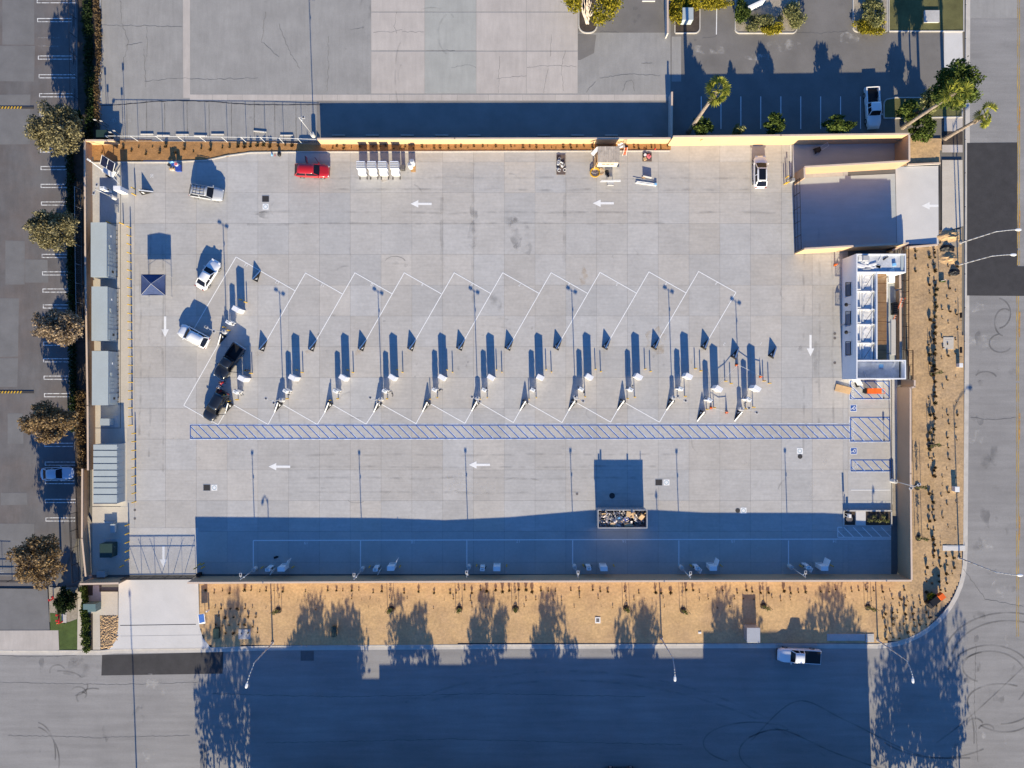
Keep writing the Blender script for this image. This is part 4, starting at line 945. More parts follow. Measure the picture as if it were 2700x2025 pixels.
def make_cabinet():
    o=thing('power_cabinet','','charger'); sx,sy,h=1.0,.62,2.2
    MB().box(0,0,-.02,sx+.1,sy+.1,.1).build('plinth',M['conc'],o)
    MB().box(0,0,.08,sx,sy,h-.08).build('body',M['charger'],o,bev=.025)
    MB().box(0,0,h,sx+.04,sy+.04,.03).build('lid',M['charger'],o,bev=.01)
    MB().box(0,-sy/2-.012,.25,sx*.9,.02,h-.5).build('door',M['charger'],o); 
    for k in range(5): MB().box(0,sy/2+.008,.4+.09*k,sx*.7,.012,.03).build('vent',M['pole'],o)
    MB().box(.38,-sy/2-.03,1.1,.03,.03,.18).build('handle',M['darkmetal'],o)
    for x in (-.35,.35): MB().cyl(x,.15,h+.03,h+.05,.025,n=6).build('bolt',M['steel'],o)
    return o
def make_dispenser():
    o=thing('charging_dispenser','','charger'); sx,sy,h=.66,.46,2.05
    MB().box(0,0,-.02,sx+.12,sy+.12,.08).build('plinth',M['conc'],o)
    MB().box(0,0,.06,sx,sy,h-.06).build('body',M['charger'],o,bev=.03)
    MB().box(0,-sy/2-.01,1.25,.36,.02,.3).build('screen',M['glass'],o); MB().box(0,.02,h,.36,.2,.01).build('top_panel',M['container_lt'],o)
    for s in (-1,1):
        MB().box(s*(sx/2+.06),.0,.95,.1,.16,.3).build('holster',M['black'],o)
        pts=[Vector((s*(sx/2+.06),.08,1.75)),Vector((s*(sx/2+.22),.16,1.3)),Vector((s*(sx/2+.26),.14,.6)),Vector((s*(sx/2+.16),.06,.35)),Vector((s*(sx/2+.06),0,.95))]
        MB().path(pts,.022,n=6).build('cable',M['black'],o)
    MB().box(0,.22,1.9,.5,.12,.1).build('cable_arm',M['black'],o); return o
def make_bollard(h=1.1):
    o=thing('bollard','','bollard'); MB().cyl(0,0,-.02,h,.075,n=12).build('post',M['yellow'],o,smooth=False); MB().cyl(0,0,h,h+.045,.075,.03,n=12).build('dome',M['yellow'],o); return o
fin0,cab0,dis0,bol0=make_fin(),make_cabinet(),make_dispenser(),make_bollard()
used={}
def inst(src,loc,rz,label,group):
    o=src if src.name not in used else copy_tree(src); used[src.name]=1
    place(o,Vector((loc[0],loc[1],0)),rz,label,group); return o
def tilted(tip,rz): # fin placed by its low tip
    return W(*tip)-Matrix.Rotation(rz,3,'Z')@Vector((0,1.7,0))
place_words=[f'{ordw(i+1)} from the west' for i in range(14)]
low=[(575,909)]+ftip+[(1838,1111),(1936.5,1111)]
upf=[(687,713.5)]+ftop+[(1948,918),(2047,916)]
for i,t in enumerate(low): inst(fin0,tilted(t,R(150)),R(150),f'black wedge guard fin with white emblem, south row of angled bays, {place_words[i]}','guard fins')
for i,t in enumerate(upf): inst(fin0,tilted(t,R(-30)),R(-30),f'black wedge guard fin in the north row of angled bays, {place_words[i]}','guard fins')
inst(fin0,tilted((405,506),R(-90)),R(-90),'black wedge guard fin at bay 20 in the north-west corner','guard fins')
st=[(605.0,1010.0)]+[(0,0)]*9
# dispensers and power cabinets: image coordinates of their lids
disp=[T(5,1968,1125),T(9,2030,70)]+[T(10,u,v) for u,v in ((250,62),(683,62),(1108,62),(1540,52),(1970,52))]+[T(11,u,v) for u,v in ((180,52),(600,45),(1028,48),(1462,42))]+[T(11,1712,140),T(11,2050,135)]
cabs=[T(5,2035,1012),T(5,2085,1612)]+[T(6,u,v) for u,v in ((312,1605),(748,1605),(1175,1603),(1605,1603),(2030,1603))]+[T(7,u,v) for u,v in ((245,1602),(670,1598),(1098,1596),(1530,1592))]+[T(11,1790,42),T(11,2120,40)]
for i,(x,y) in enumerate(disp):
    o=inst(dis0,W(x,y,2.05),R(-30+rng.uniform(-4,4)),f'white charging dispenser with looped cables in the angled bays, {place_words[i]}','charging dispensers')
    if i:   # loose cable on the slab, different at every unit
        q=[(.39,.1)]
        for _ in range(6): q.append((q[-1][0]+rng.uniform(-.25,.35),q[-1][1]+rng.uniform(-.35,.3)))
        q=smooth_path(q,5); MB().path([Vector((a_,b_,.03)) for a_,b_ in q],.022,n=5).build('floor_cable',M['black'],o)
for i,(x,y) in enumerate(cabs): inst(cab0,W(x,y,2.2),R(-30+rng.uniform(-3,3)),f'tall white power cabinet in the angled bays, {place_words[i]}','power cabinets')
# bollards around each island
k=0
for i in range(12):
    bx,by=disp[i+1]; cx,cy=cabs[i+1]
    for dx,dy,w in ((-10,24,'west of'),(9,20,'south of')):
        b=W(bx+dx,by+dy); inst(bol0,b,0,f'yellow bollard {w} the dispenser, {place_words[i]} island','island bollards')
    for dx,dy,w in ((15,-20,'north-west of'),(29,-14,'east of')):
        b=W(cx+dx,cy+dy); inst(bol0,b,0,f'yellow bollard {w} the power cabinet, {place_words[i]} island','island bollards')
for j,(n,u,v) in enumerate(((5,1935,1168),(5,1975,1195),(5,2075,930),(5,2120,952))): inst(bol0,WT(n,u,v,.6),0,f'yellow bollard at the westernmost island near the white box, {ordw(j+1)} from the west','island bollards')
# south row: plain and open ones
def open_lid(o,w,h,d,top,ang):
    pass
sd_=[(705,1503,1),(989,1503,1),(1271.6,1502,0),(1553,1500,0),(1840,1500,1),(2133,1497,1)]
sc_=[(741,1501,1),(1030,1499,1),(1310,1500,0),(1592.6,1500,0),(1881,1499,1),(2174.5,1499,1)]
for i,(x,y,op) in enumerate(sd_):
    o=inst(dis0,W(x,y,2.05),0,f'white dispenser{" with open door" if op else ""} in the shaded south row, {place_words[i]}','south row dispensers')
    if op: 
        d=MB(); d.box(.36+.12,-.42,.3,.05,.7,1.7,R(-25)); d.build('open_door',M['charger'],o,bev=.01)
for i,(x,y,op) in enumerate(sc_):
    o=inst(cab0,W(x,y,2.2),0,f'white power cabinet{" with open door" if op else ""} in the shaded south row, {place_words[i]}','south row cabinets')
    if op: 
        d=MB(); d.box(.52+.2,.72,.3,.05,.95,1.85,R(-20)); d.build('open_door',M['charger'],o,bev=.01)
for j,(n,u,v) in enumerate(((10,52,1588),(10,318,1585),(10,980,1582),(10,1243,1578),(10,1906,1570),(10,2166,1572),(11,616,1570),(11,880,1572),(11,1545,1572),(11,1808,1572),(12,285,1575),(12,553,1572))):
    inst(bol0,WT(n,u,v,.6),0,f'yellow bollard in the shaded south row, {ordw(j+1)} from the west','south row bollards')
# bollard row along the equipment pads
ys1=[303,377,451,527,604,677,751,826,900,975,1050,1123,1197,1272,1346,1421,1497,1570,1644]
row=[T(5,1113+(i*.8),y) for i,y in enumerate(ys1)]+[T(9,1126,y) for y in (60,134,208,283,358)]+[T(9,1156,y) for y in (428,499,575,650,725,798,872,945,1022)]+[T(9,1098,y) for y in (1220,1295,1370,1445,1520)]+[T(9,1050,1577)]
for j,(x,y) in enumerate(row): inst(bol0,W(x,y,.55),0,f'yellow bollard in the long row east of the grey equipment, {ordw(j+1)} from the north','equipment pad bollards')
for j,(n,u,v) in enumerate(((1,1150,1625),(5,1155,20),(5,1050,272),(5,935,262),(9,1720,1560),(9,1750,1558),(9,1752,1588),(9,1690,1592))):
    inst(bol0,WT(n,u,v,.55),0,('yellow bollard beside bay 20, north','yellow bollard beside bay 20, south','yellow bollard at the north end of the first grey container','yellow bollard against the first grey container','yellow bollard by the gate motor, north-west','yellow bollard by the gate motor, north-east','yellow bollard by the gate motor, south-east','yellow bollard by the gate motor, south-west')[j],'corner bollards')
# ---------------------------------------------------------------- grey containers and switchgear
def container(label,x0,y0,x1,y1,h=2.6):
    a=R2(x0,y0,x1,y1,h); o=thing('equipment_container',label,'container',((a[0]+a[2])/2,(a[1]+a[3])/2,0)); sx,sy=a[2]-a[0],a[3]-a[1]
    MB().box(0,0,0,sx,sy,h-.02).build('body',M['container'],o,bev=.02); MB().box(0,0,h-.018,sx+.06,sy+.06,.035).build('roof',M['container_lt'],o)
    for k in range(6):   # east face doors and louvres
        pass
    for j,(yc,w,zc,hh) in enumerate(((-sy*.02,.5,1.2,1.7),(-sy*.09,.5,1.2,1.7),(-sy*.16,.5,1.2,1.7),(-sy*.23,.5,1.2,1.7))):
        MB().box(sx/2+.02,yc,.25,.05,w,1.95).build('door',M['container'],o,bev=.01)
        for q in range(4): MB().box(sx/2+.05,yc,1.3+.18*q,.02,w*.8,.06).build('louvre',M['container_lt'],o)
    MB().box(sx/2+.03,-sy*.38,.25,.06,1.4,2.0).build('control_panel',M['container_lt'],o,bev=.01); MB().box(sx/2+.07,-sy*.38,.9,.04,.35,.5).build('display',M['darkmetal'],o)
    MB().box(sx/2+.05,-sy*.0+.55,1.7,.2,.5,.35).build('fan_hood',M['container_lt'],o); MB().box(sx/2+.06,sy*.27,1.5,.1,.35,.12).build('lamp',M['lampw'],o)
    for k in range(11): MB().tube((sx/2+.12,-sy/2+.4+k*sy/11.5,.02),(sx/2+.12,-sy/2+.4+k*sy/11.5,.35),.05).build('conduit',M['darkmetal'],o)
    return o
container('northernmost of three long grey equipment containers by the west wall',240,587,281,730)
container('middle of three long grey equipment containers by the west wall',242,756,283,898)
container('southernmost of three long grey equipment containers by the west wall',243,926,285,1068)
a=R2(246,1172,308,1328,2.2); o=thing('switchgear','long grey switchgear bank with nine ribbed roof panels','switchgear',((a[0]+a[2])/2,(a[1]+a[3])/2,0)); sx,sy=a[2]-a[0],a[3]-a[1]
ed=[520,573,630,688,745,802,850,900,957,1034]
for k in range(9):
    f0=(ed[k]-520)/514; f1=(ed[k+1]-520)/514; y1=sy/2-f0*sy; y0=sy/2-f1*sy
    cb=MB(); cb.box(0,(y0+y1)/2,0,sx,y1-y0-.015,2.12); c=cb.build('cubicle',M['container'],o,bev=.01)
    MB().box(0,(y0+y1)/2+.05,2.125,sx+.02,y1-y0-.16,.06).build('roof_panel',M['container_lt'],c); MB().box(sx/2+.02,(y0+y1)/2,1.9,.02,.12,.1).build('vent',M['lampw'],c)
    MB().box(0,y0+.01,2.118,sx,.07,.03).build('drip_seam',M['seam'],c)
MB().box(0,0,-.02,sx+.2,sy+.2,.06).build('plinth',M['conc'],o)
def cabinet_box(name,label,cat,x0,y0,x1,y1,h,m,pad=True):
    a=R2(x0,y0,x1,y1,h); o=thing(name,label,cat,((a[0]+a[2])/2,(a[1]+a[3])/2,0)); sx,sy=a[2]-a[0],a[3]-a[1]
    if pad: MB().box(.15,0,-.02,sx+.8,sy+.8,.06).build('pad',M['conc'],o)
    MB().box(0,0,.03,sx,sy,h-.09).build('body',m,o,bev=.03); MB().box(0,0,h-.058,sx+.06,sy+.06,.05).build('lid',m,o,bev=.02)
    MB().box(sx/2+.01,0,.2,.02,sy*.85,h-.5).build('door',m,o); MB().box(sx/2+.03,sy*.2,h*.5,.03,.05,.18).build('handle',M['steel'],o); return o
cabinet_box('utility_cabinet','small grey cabinet between the containers and the switchgear','cabinet',264,1104,288,1121,1.3,M['container'])
cabinet_box('transformer','dark green pad transformer in the shade at the south-west corner','transformer',263,1434,295,1470,1.5,M['green_box'])
cabinet_box('utility_cabinet','small grey cabinet on the shaded pad north of the green transformer','cabinet',291,1382,303,1404,.6,M['container'],False)
cabinet_box('utility_cabinet','small pale cabinet in the shade by the short south wall','cabinet',255,1508,276,1522,.8,M['container'],False)
o=thing('steel_plate','pale steel plate edge on the pad south of the switchgear','plate',W(289,1376)); MB().box(0,0,.01,1.7,.12,.06).build('plate',M['lampw'],o); MB().box(0,.1,.01,1.7,.06,.03).build('edge',M['darkmetal'],o)
a=W(231,1602,1.5); o=thing('transformer','teal pad transformer beside the south driveway','transformer',(a.x+.35,a.y,0)); MB().box(.0,0,-.02,2.6,2.6,.05).build('pad',M['conc_warm'],o); MB().box(-.1,.1,.03,1.75,.75,1.45).build('body',M['teal_box'],o,bev=.03); MB().box(.15,-.45,.03,1.2,.45,1.3).build('cable_box',M['teal_box'],o,bev=.03); MB().box(-.1,.1,1.48,1.8,.8,.03).build('lid',M['teal_box'],o)
cabinet_box('utility_cabinet','pale steel cabinet at the kerb west of the parked white pickup','cabinet',1970,1656,2004,1694,1.6,M['steel'],False)
cabinet_box('utility_box','green utility box in the tree shade east of the driveway','cabinet',562,1658,576,1685,.7,M['green_box'],False)
cabinet_box('utility_box','small dark utility box in the dirt under the tree shade','cabinet',874,1654,885,1680,.7,M['green_box'],False)
cabinet_box('transformer','pale transformer in the north-east planter','transformer',1800,20,1828,52,1.5,M['container_lt'])
cabinet_box('utility_box','pale stone marker on the north-east lawn','cabinet',2438,27,2477,58,.35,M['conc'],False)
cabinet_box('utility_box','white kerb cabinet beside the east dirt bed','cabinet',2530,958,2539,968,.8,M['lampw'],False)
cabinet_box('utility_box','small white cabinet at the east kerb by the low posts','cabinet',2519,1284,2530,1297,.9,M['lampw'],False)
for k,(x,y,w,h,lb,m) in enumerate(((1576,1635,14,16,'white framed ground hatch in the south dirt','lampw'),(645,1672,32,26,'concrete vault lid in the tree shade of the south dirt','conc'),(2500,905,28,32,'concrete vault lid in the east dirt','conc_warm'),(2293,1682,22,22,'square concrete slab with round lid at the street corner','conc'),(2230,1680,100,18,'long concrete slab at the kerb behind the parked pickup','conc'),(2515,1445,60,14,'pale concrete kerb ramp by the east street light','conc_new'),(1845,1668,8,5,'small white valve box in the south dirt','lampw'))):
    p=W(x,y); o=thing('ground_lid',lb,'ground lid',p); MB().box(0,0,.0,w/K,h/K,.07).build('frame',M[m],o,bev=.01); MB().box(0,0,.072,w/K*.6,h/K*.6,.006).build('lid',M['asph_w' if k==0 else m],o)
# ---------------------------------------------------------------- vehicles
def interp(pts,x):
    pts=sorted(pts); 
    if x<=pts[0][0]: return pts[0][1]
    for (a,b),(c,d) in zip(pts[:-1],pts[1:]):
        if x<=c: t=(x-a)/(c-a+1e-9); return b+(d-b)*t
    return pts[-1][1]
ST={
 'sedan':dict(L=4.75,W=1.86,H=1.45,hood=[(-.5,.72),(-.485,.92),(-.40,1.0),(-.3,1.0),(.16,.96),(.34,.86),(.47,.7),(.5,.55)],gh=(.19,.04,-.24,-.40),belt=.95),
 'hatch':dict(L=4.75,W=1.92,H=1.60,hood=[(-.5,.8),(-.485,1.05),(-.40,1.1),(.16,1.03),(.34,.93),(.47,.75),(.5,.58)],gh=(.25,.07,-.33,-.46),belt=1.03),
 'suv':dict(L=4.85,W=1.95,H=1.75,hood=[(-.5,.8),(-.49,1.1),(-.40,1.14),(.2,1.1),(.36,1.04),(.47,.88),(.5,.6)],gh=(.235,.085,-.375,-.475),belt=1.1),
 'pickup':dict(L=5.8,W=2.0,H=1.85,hood=[(-.10,1.12),(.2,1.15),(.36,1.12),(.47,.98),(.5,.65)],gh=(.215,.13,-.07,-.10),belt=1.13),
}
def make_car(name,label,px,py,heading,style,pm,L=None,scale=1.0,roof=None,rack=False,doors=(),zc=0,cover=None,bed=None,lights=False,sunroof=False):
    s=ST[style]; L=L or s['L']; Wd=s['W']; Hh=s['H']; p=W(px,py,.9); o=thing(name,label,'car' if style!='pickup' else 'pickup truck',(p.x,p.y,zc),R(heading))
    hw=Wd/2; fx0,fx1,rx1,rx0=[v*L for v in s['gh']]; bz=s['belt']
    xr=-.5*L if style!='pickup' else -.105*L
    def half(x):
        t=x/(L/2); 
        k=1.0 if style in ('suv','pickup') else 1.45
        if t>0: return hw*(1-.30*k*max(0,(t-.62)/.38)**2.4)
        return hw*(1-(.16 if k==1 else .34)*max(0,(-t-.72)/.28)**2.3)
    xs=sorted(set([xr+(L/2-xr)*k/15 for k in range(16)]+[L/2-.02,L/2-.12,xr+.02]))
    rings=[]
    for x in xs:
        w=half(x); h=interp([(a*L,b) for a,b in s['hood']],x); low=.28 if abs(x)<L*.47 else .34
        rings.append([(x,-w*.9,low),(x,-w,low+.12),(x,-w,h-.28),(x,-w*.965,h-.12),(x,-w*.86,h-.02),(x,-w*.4,h+.015),(x,w*.4,h+.015),(x,w*.86,h-.02),(x,w*.965,h-.12),(x,w,h-.28),(x,w,low+.12),(x,w*.9,low)])
    b=MB(); b.rows(rings); body=b.build('body',pm,o,smooth=True)
    body.data.polygons[-1].use_smooth=False
    # greenhouse
    wb=hw*.9; wr=hw*.72; rz=Hh-.03; z0=bz-.02
    def ghx(f): return f
    g=MB(); fb=[(fx0,-wb*.86,z0),(fx0+.06,0,z0),(fx0,wb*.86,z0)]; ft=[(fx1,-wr*.9,rz-.03),(fx1+.05,0,rz),(fx1,wr*.9,rz-.03)]
    g.rows([fb,ft],cap=False,loop=False); g.build('windscreen',M['glass'],o,smooth=True)
    g=MB(); rb=[(rx0,-wb*.84,z0+.02),(rx0-.05,0,z0+.02),(rx0,wb*.84,z0+.02)]; rt=[(rx1,-wr*.88,rz-.04),(rx1-.03,0,rz-.01),(rx1,wr*.88,rz-.04)]
    g.rows([rt,rb],cap=False,loop=False); g.build('rear_window',M['glass'],o,smooth=True)
    mid=(fx1+rx1)/2
    for sgn in (-1,1):
        for (xa0,xa1,xb0,xb1) in (((fx0-.08),(fx1-.02),mid+.05,mid+.03),(mid-.05,mid-.05,rx0+.12,rx1+.06)):
            g=MB(); g.face((xa0,sgn*wb,z0),(xb0,sgn*wb,z0),(xb1,sgn*(wr+.01),rz-.07),(xa1,sgn*(wr+.01),rz-.07)); g.build('side_window',M['glass'],o)
        pl=MB(); pl.beam((fx0-.02,sgn*wb*.93,z0),(fx1,sgn*wr*.96,rz-.03),.09,.06); pl.beam((mid,sgn*(wb+.005),z0),(mid,sgn*(wr+.015),rz-.05),.1,.04); pl.beam((rx0+.03,sgn*wb*.92,z0),(rx1,sgn*wr*.95,rz-.04),.11,.08); pl.build('pillar',pm,o)
    # roof
    rr=[]; n=7
    for k in range(n):
        t=k/(n-1); x=fx1+(rx1-fx1)*t+(.05 if k==0 else 0)-(.03 if k==n-1 else 0); w=wr*(1.02 if 0<k<n-1 else .92); z=rz+.03*math.sin(math.pi*(.15+.7*t))
        rr.append([(x,-w,rz-.07),(x,-w*.88,z-.005),(x,0,z+.02),(x,w*.88,z-.005),(x,w,rz-.07)])
    q=MB(); q.rows(rr,cap=True,loop=False); q.build('roof',roof or pm,o,smooth=True)
    if sunroof:
        MB().box((fx1+rx1)/2,0,rz+.045,abs(fx1-rx1)*.86,wr*1.45,.012).build('glass_roof',M['glass'],o,bev=.005)
    # wheels
    wbase=.30*L if style!='pickup' else .315*L
    wr_=.34 if style!='pickup' else .39
    for x in (wbase,-wbase*1.0-(0 if style!='pickup' else .05)):
        for sgn in (-1,1):
            q=MB(); q.tube((x,sgn*(hw-.2),wr_),(x,sgn*(hw+.012),wr_),wr_,n=18); wl_=q.build('wheel',M['tyre'],o)
            q=MB(); q.tube((x,sgn*(hw+.013),wr_),(x,sgn*(hw+.02),wr_),wr_*.62,n=14); q.build('rim',M['rim'],wl_)
    for sgn in (-1,1):
        w=half(L/2-.2); MB().box(L/2-.16,sgn*w*.78,.66,.22,.34,.1,R(-sgn*18)).build('headlight',M['lampglass'],o,bev=.02)
        xx=-L/2+.05; MB().box(xx,sgn*hw*.72,.82,.09,.34,.12).build('tail_light',M['taillamp'],o,bev=.02)
        MB().box(fx0-.12,sgn*(hw+.05),bz-.04,.12,.22,.13).build('mirror',pm,o,bev=.03)
    MB().box(L/2-.03,0,.38,.06,hw*1.3,.16).build('grille',M['black'],o)
    for sgn in (-1,1): 
        for x in (mid+.25,mid-.85): MB().box(x,sgn*(hw+.005),bz-.2,.18,.02,.03).build('door_handle',pm,o)
    if style=='pickup':
        xb=-L/2; xf=-.105*L; z1=1.12
        MB().box((xb+xf)/2,0,.6,xf-xb-.06,Wd-.3,.05).build('bed_floor',M['black'] if not bed else bed,o)
        for sgn in (-1,1):
            q=MB(); q.box((xb+xf)/2,sgn*(hw-.09),.34,xf-xb-.02,.17,z1-.34); q.build('bed_side',pm,o,bev=.03)
            MB().box(-wbase-.05,sgn*(hw-.28),.62,.8,.22,.22).build('wheel_arch',M['black'],o)
        MB().box(xb+.04,0,.5,.07,Wd-.36,z1-.5).build('tailgate',pm,o,bev=.02); MB().box(xb-.05,0,.42,.14,Wd-.1,.14).build('bumper',M['lampw'],o,bev=.02)
        MB().box(xf-.03,0,.55,.05,Wd-.36,z1-.55).build('bed_front',pm,o)
        if cover: MB().box((xb+xf)/2+.02,0,z1,xf-xb-.1,Wd-.22,.03).build('bed_cover',cover,o,bev=.01)
        MB().box(L/2-.01,0,.4,.14,Wd*.86,.18).build('front_bumper',M['black' if cover else 'lampw'],o,bev=.03)
    if rack:
        for sgn in (-1,1): MB().beam((fx1-.15,sgn*wr*.9,rz+.08),(rx1+.15,sgn*wr*.9,rz+.08),.04,.04).build('roof_rail',M['black'],o)
        for t in (.15,.4,.65,.85): x=fx1+(rx1-fx1)*t; MB().beam((x,-wr*.9,rz+.1),(x,wr*.9,rz+.1),.05,.04).build('cross_bar',M['black'],o)
        for y in (-.25,.2): MB().beam((fx1-.4,y,rz+.12),(rx1+.3,y,rz+.12),.04,.03).build('cross_bar',M['black'],o)
    for side,which,ang in doors:   # swung-open doors
        x=fx0-.12 if which=='front' else mid
        q=MB(); q.box(0,0,.35,1.05,.09,bz-.35); d=q.build('door',pm,o,bev=.03); d.location=(x,side*hw*.98,0); d.rotation_euler=(0,0,0)
        w=MB(); w.box(-.0,0,bz,.85,.04,.5); w.build('door_window',M['glass'],d)
        a=R(180)-side*R(ang); d.rotation_euler=(0,0,a)
        for v in d.data.vertices: v.co.x+=.52
        for c in d.children:
            for v in c.data.vertices: v.co.x+=.5
    return o
P_=lambda n,c,**k: paint(n,c,**k)
pw=P_('white_car_paint',(.78,.79,.80)); pr=P_('red_car_paint',(.42,.012,.014)); ps=P_('silver_car_paint',(.42,.43,.45)); pb=P_('black_car_paint',(.010,.011,.013)); pbl=P_('pale_blue_car_paint',(.45,.52,.62)); pdk=P_('charcoal_car_paint',(.02,.022,.026))
make_car('parked_car','silver estate car with a black roof rack near the north-west mulch bed',543,507,-9,'suv',ps,rack=True)
make_car('parked_car','red sport utility car with its doors open by the north planter',822,449,-2,'suv',pr,L=5.0,doors=((1,'rear',80),(1,'front',55)))
make_car('parked_car','white hatchback with a dark glass roof in front of the tall cream wall',2006,452,90,'hatch',pw,sunroof=True)
make_car('parked_car','white sedan parked aslant beside the westernmost angled bay, north one',547,723,58,'sedan',pw)
make_car('parked_car','white sport utility car parked aslant beside the westernmost angled bay, south one',509,886,152,'suv',pw,L=4.7)
make_car('parked_car','white sedan in the shade on the west lot',148,1249,2,'sedan',pbl)
make_car('parked_car','black sport utility car plugged in at the westernmost angled bay',567,1069,239,'suv',pb,doors=((1,'front',55),))
make_car('parked_truck','black pickup with its door open at the westernmost power cabinet',602,954,236,'pickup',pb,doors=((1,'front',60),),L=5.6)
make_car('parked_truck','white pickup with an empty bed in the shade of the tall cream wall',2303,283,-87,'pickup',pw,L=5.9)
make_car('parked_truck','white pickup with a black bed cover parked on the shaded south street',2108,1731,177,'pickup',pw,L=6.2,cover=M['black'],zc=RZ)
make_car('parked_car','charcoal car at the bottom edge of the south street',1638,2046,0,'sedan',pdk,zc=RZ,L=4.9)
# lettering patch on the white pickup bonnet
# ---------------------------------------------------------------- people
def person(label,px,py,face,shirt,trous,hair=(.03,.02,.015),pose='stand',hat=None):
    p=W(px,py); o=thing('person',label,'person',(p.x,p.y,0),R(face))
    lean=.0 if pose=='stand' else .28
    V=[(0,0,.95),(0.02+lean*.3,0,1.18),(.02+lean*.7,0,1.40),(.03+lean,0,1.52),(.05+lean,0,1.60),(.06+lean,0,1.72)]
    E=[(0,1),(1,2),(2,3),(3,4),(4,5)]; Rd=[(.16,.12),(.15,.11),(.17,.11),(.06,.06),(.085,.08),(.08,.09)]
    def chain(start,pts,rs):
        pr_=start
        for q,r in zip(pts,rs): V.append(q); Rd.append((r,r)); E.append((pr_,len(V)-1)); pr_=len(V)-1
        return pr_
    for s in (-1,1):
        chain(0,[(0,s*.1,.88),(.03*s,s*.11,.5),(-.02+.03*s,s*.11,.1),(.14,s*.13,.05)],[.095,.06,.042,.04])
        fw=.12 if pose=='stand' else .4
        h=chain(2,[(.02+lean*.7,s*.2,1.42),(.0+lean*.7+fw*.3,s*.25,1.14),(fw+lean*.7,s*.2,.95 if pose=='stand' else 1.1),(fw+.08+lean*.7,s*.19,.9 if pose=='stand' else 1.08)],[.06,.045,.033,.03])
        b=V[h]
        for k,(dy,l) in enumerate(((-.03,.07),(-.01,.085),(.01,.08),(.03,.065))): chain(h,[(b[0]+l*.6,b[1]+dy,b[2]-.03),(b[0]+l,b[1]+dy,b[2]-.06)],[.011,.009])
        chain(h,[(b[0]+.01,b[1]-s*.05,b[2]-.01)],[.012])
    me=bpy.data.meshes.new('body'); me.from_pydata(V,E,[]); ob=bpy.data.objects.new('body',me); C.objects.link(ob)
    sk=ob.modifiers.new('skin','SKIN'); sk.use_smooth_shade=True
    for i,r in enumerate(Rd): me.skin_vertices[0].data[i].radius=r
    me.skin_vertices[0].data[0].use_root=True
    ob.modifiers.new('sub','SUBSURF').levels=1
    dg=bpy.context.evaluated_depsgraph_get(); m2=bpy.data.meshes.new_from_object(ob.evaluated_get(dg)); bpy.data.objects.remove(ob)
    ms=[mat('skin_tone',(.38,.23,.16),rough=.6) if 'skin_tone' not in bpy.data.materials else bpy.data.materials['skin_tone'],mat('shirt',shirt,rough=.9),mat('trousers',trous,rough=.9)]
    m2.materials.clear()
    for x in ms: m2.materials.append(x)
    for f in m2.polygons:
        z=f.center.z; x=f.center.y
        f.material_index=0 if z>1.47+lean*.05 or (abs(x)>.17 and z<1.16) else (1 if z>.93 else 2)
        if z<.93 and abs(x)<.17: f.material_index=2
    b=bpy.data.objects.new('body',m2); C.objects.link(b); b.parent=o
    q=MB(); hc=Vector((.05+lean,0,1.70)); rg=[]
    for k in range(5):
        t=k/4*1.5; r=.11*math.cos(t)+.004; z=.115*math.sin(t); rg.append([(hc.x-.015+r*math.cos(a),hc.y+r*math.sin(a)*.9,hc.z+z) for a in np.linspace(0,2*math.pi,10,endpoint=False)])
    q.rows(rg); q.build('cap' if hat else 'hair',mat('hat',hat) if hat else mat('hair',hair),o,smooth=True)
    f=MB(); f.box(hc.x+.10,0,hc.z-.06,.03,.03,.04); f.build('nose',ms[0],o)
    return o
person('person in dark clothes standing east of the black pickup',659,977,100,(.02,.02,.025),(.02,.02,.03))
person('person in a red shirt between the black pickup and the black car',596,1008,200,(.55,.03,.03),(.02,.02,.03),pose='reach')
person('person in a pale top leaning over the front of the black car',586,1018,250,(.7,.68,.6),(.02,.02,.03),pose='reach')
person('person in a yellow vest beside the dispenser of the black car',604,1044,180,(.65,.42,.03),(.03,.03,.05),pose='reach')
# ---------------------------------------------------------------- vegetation
def leafcloud(name,clumps,n,size,m,parent,seed=1,shell=.55,flat=.0,o=(0,0,0)):
    r=np.random.RandomState(seed); vol=np.array([c[3]*c[4]*c[5] for c in clumps])**.7; cnt=np.maximum(6,(n*vol/vol.sum())).astype(int)
    V=[]
    for c,k in zip(clumps,cnt):
        d=r.normal(size=(k,3)); d/=np.linalg.norm(d,axis=1)[:,None]; rad=(shell+(1-shell)*r.rand(k))**1.0
        rad*=1+.22*r.normal(size=k)*.6
        V.append(np.array(c[:3])+d*rad[:,None]*np.array(c[3:6]))
    P_=np.concatenate(V); k=len(P_)
    a=r.normal(size=(k,3)); a[:,2]*=1-flat; a/=np.linalg.norm(a,axis=1)[:,None]; b=r.normal(size=(k,3)); b-=a*(a*b).sum(1)[:,None]; b/=np.linalg.norm(b,axis=1)[:,None]
    s=(size*(.6+.8*r.rand(k)))[:,None]
    q=np.stack([P_-a*s,P_+b*s*.55,P_+a*s,P_-b*s*.55],1).reshape(-1,3)
    me=bpy.data.meshes.new(name); me.vertices.add(4*k); me.vertices.foreach_set('co',q.astype('f').ravel()); me.loops.add(4*k); me.loops.foreach_set('vertex_index',np.arange(4*k,dtype='i'))
    me.polygons.add(k); me.polygons.foreach_set('loop_start',np.arange(0,4*k,4,dtype='i')); me.update(calc_edges=True); me.validate()
    me.materials.append(m); ob=bpy.data.objects.new(name,me); C.objects.link(ob); ob.parent=parent; return ob
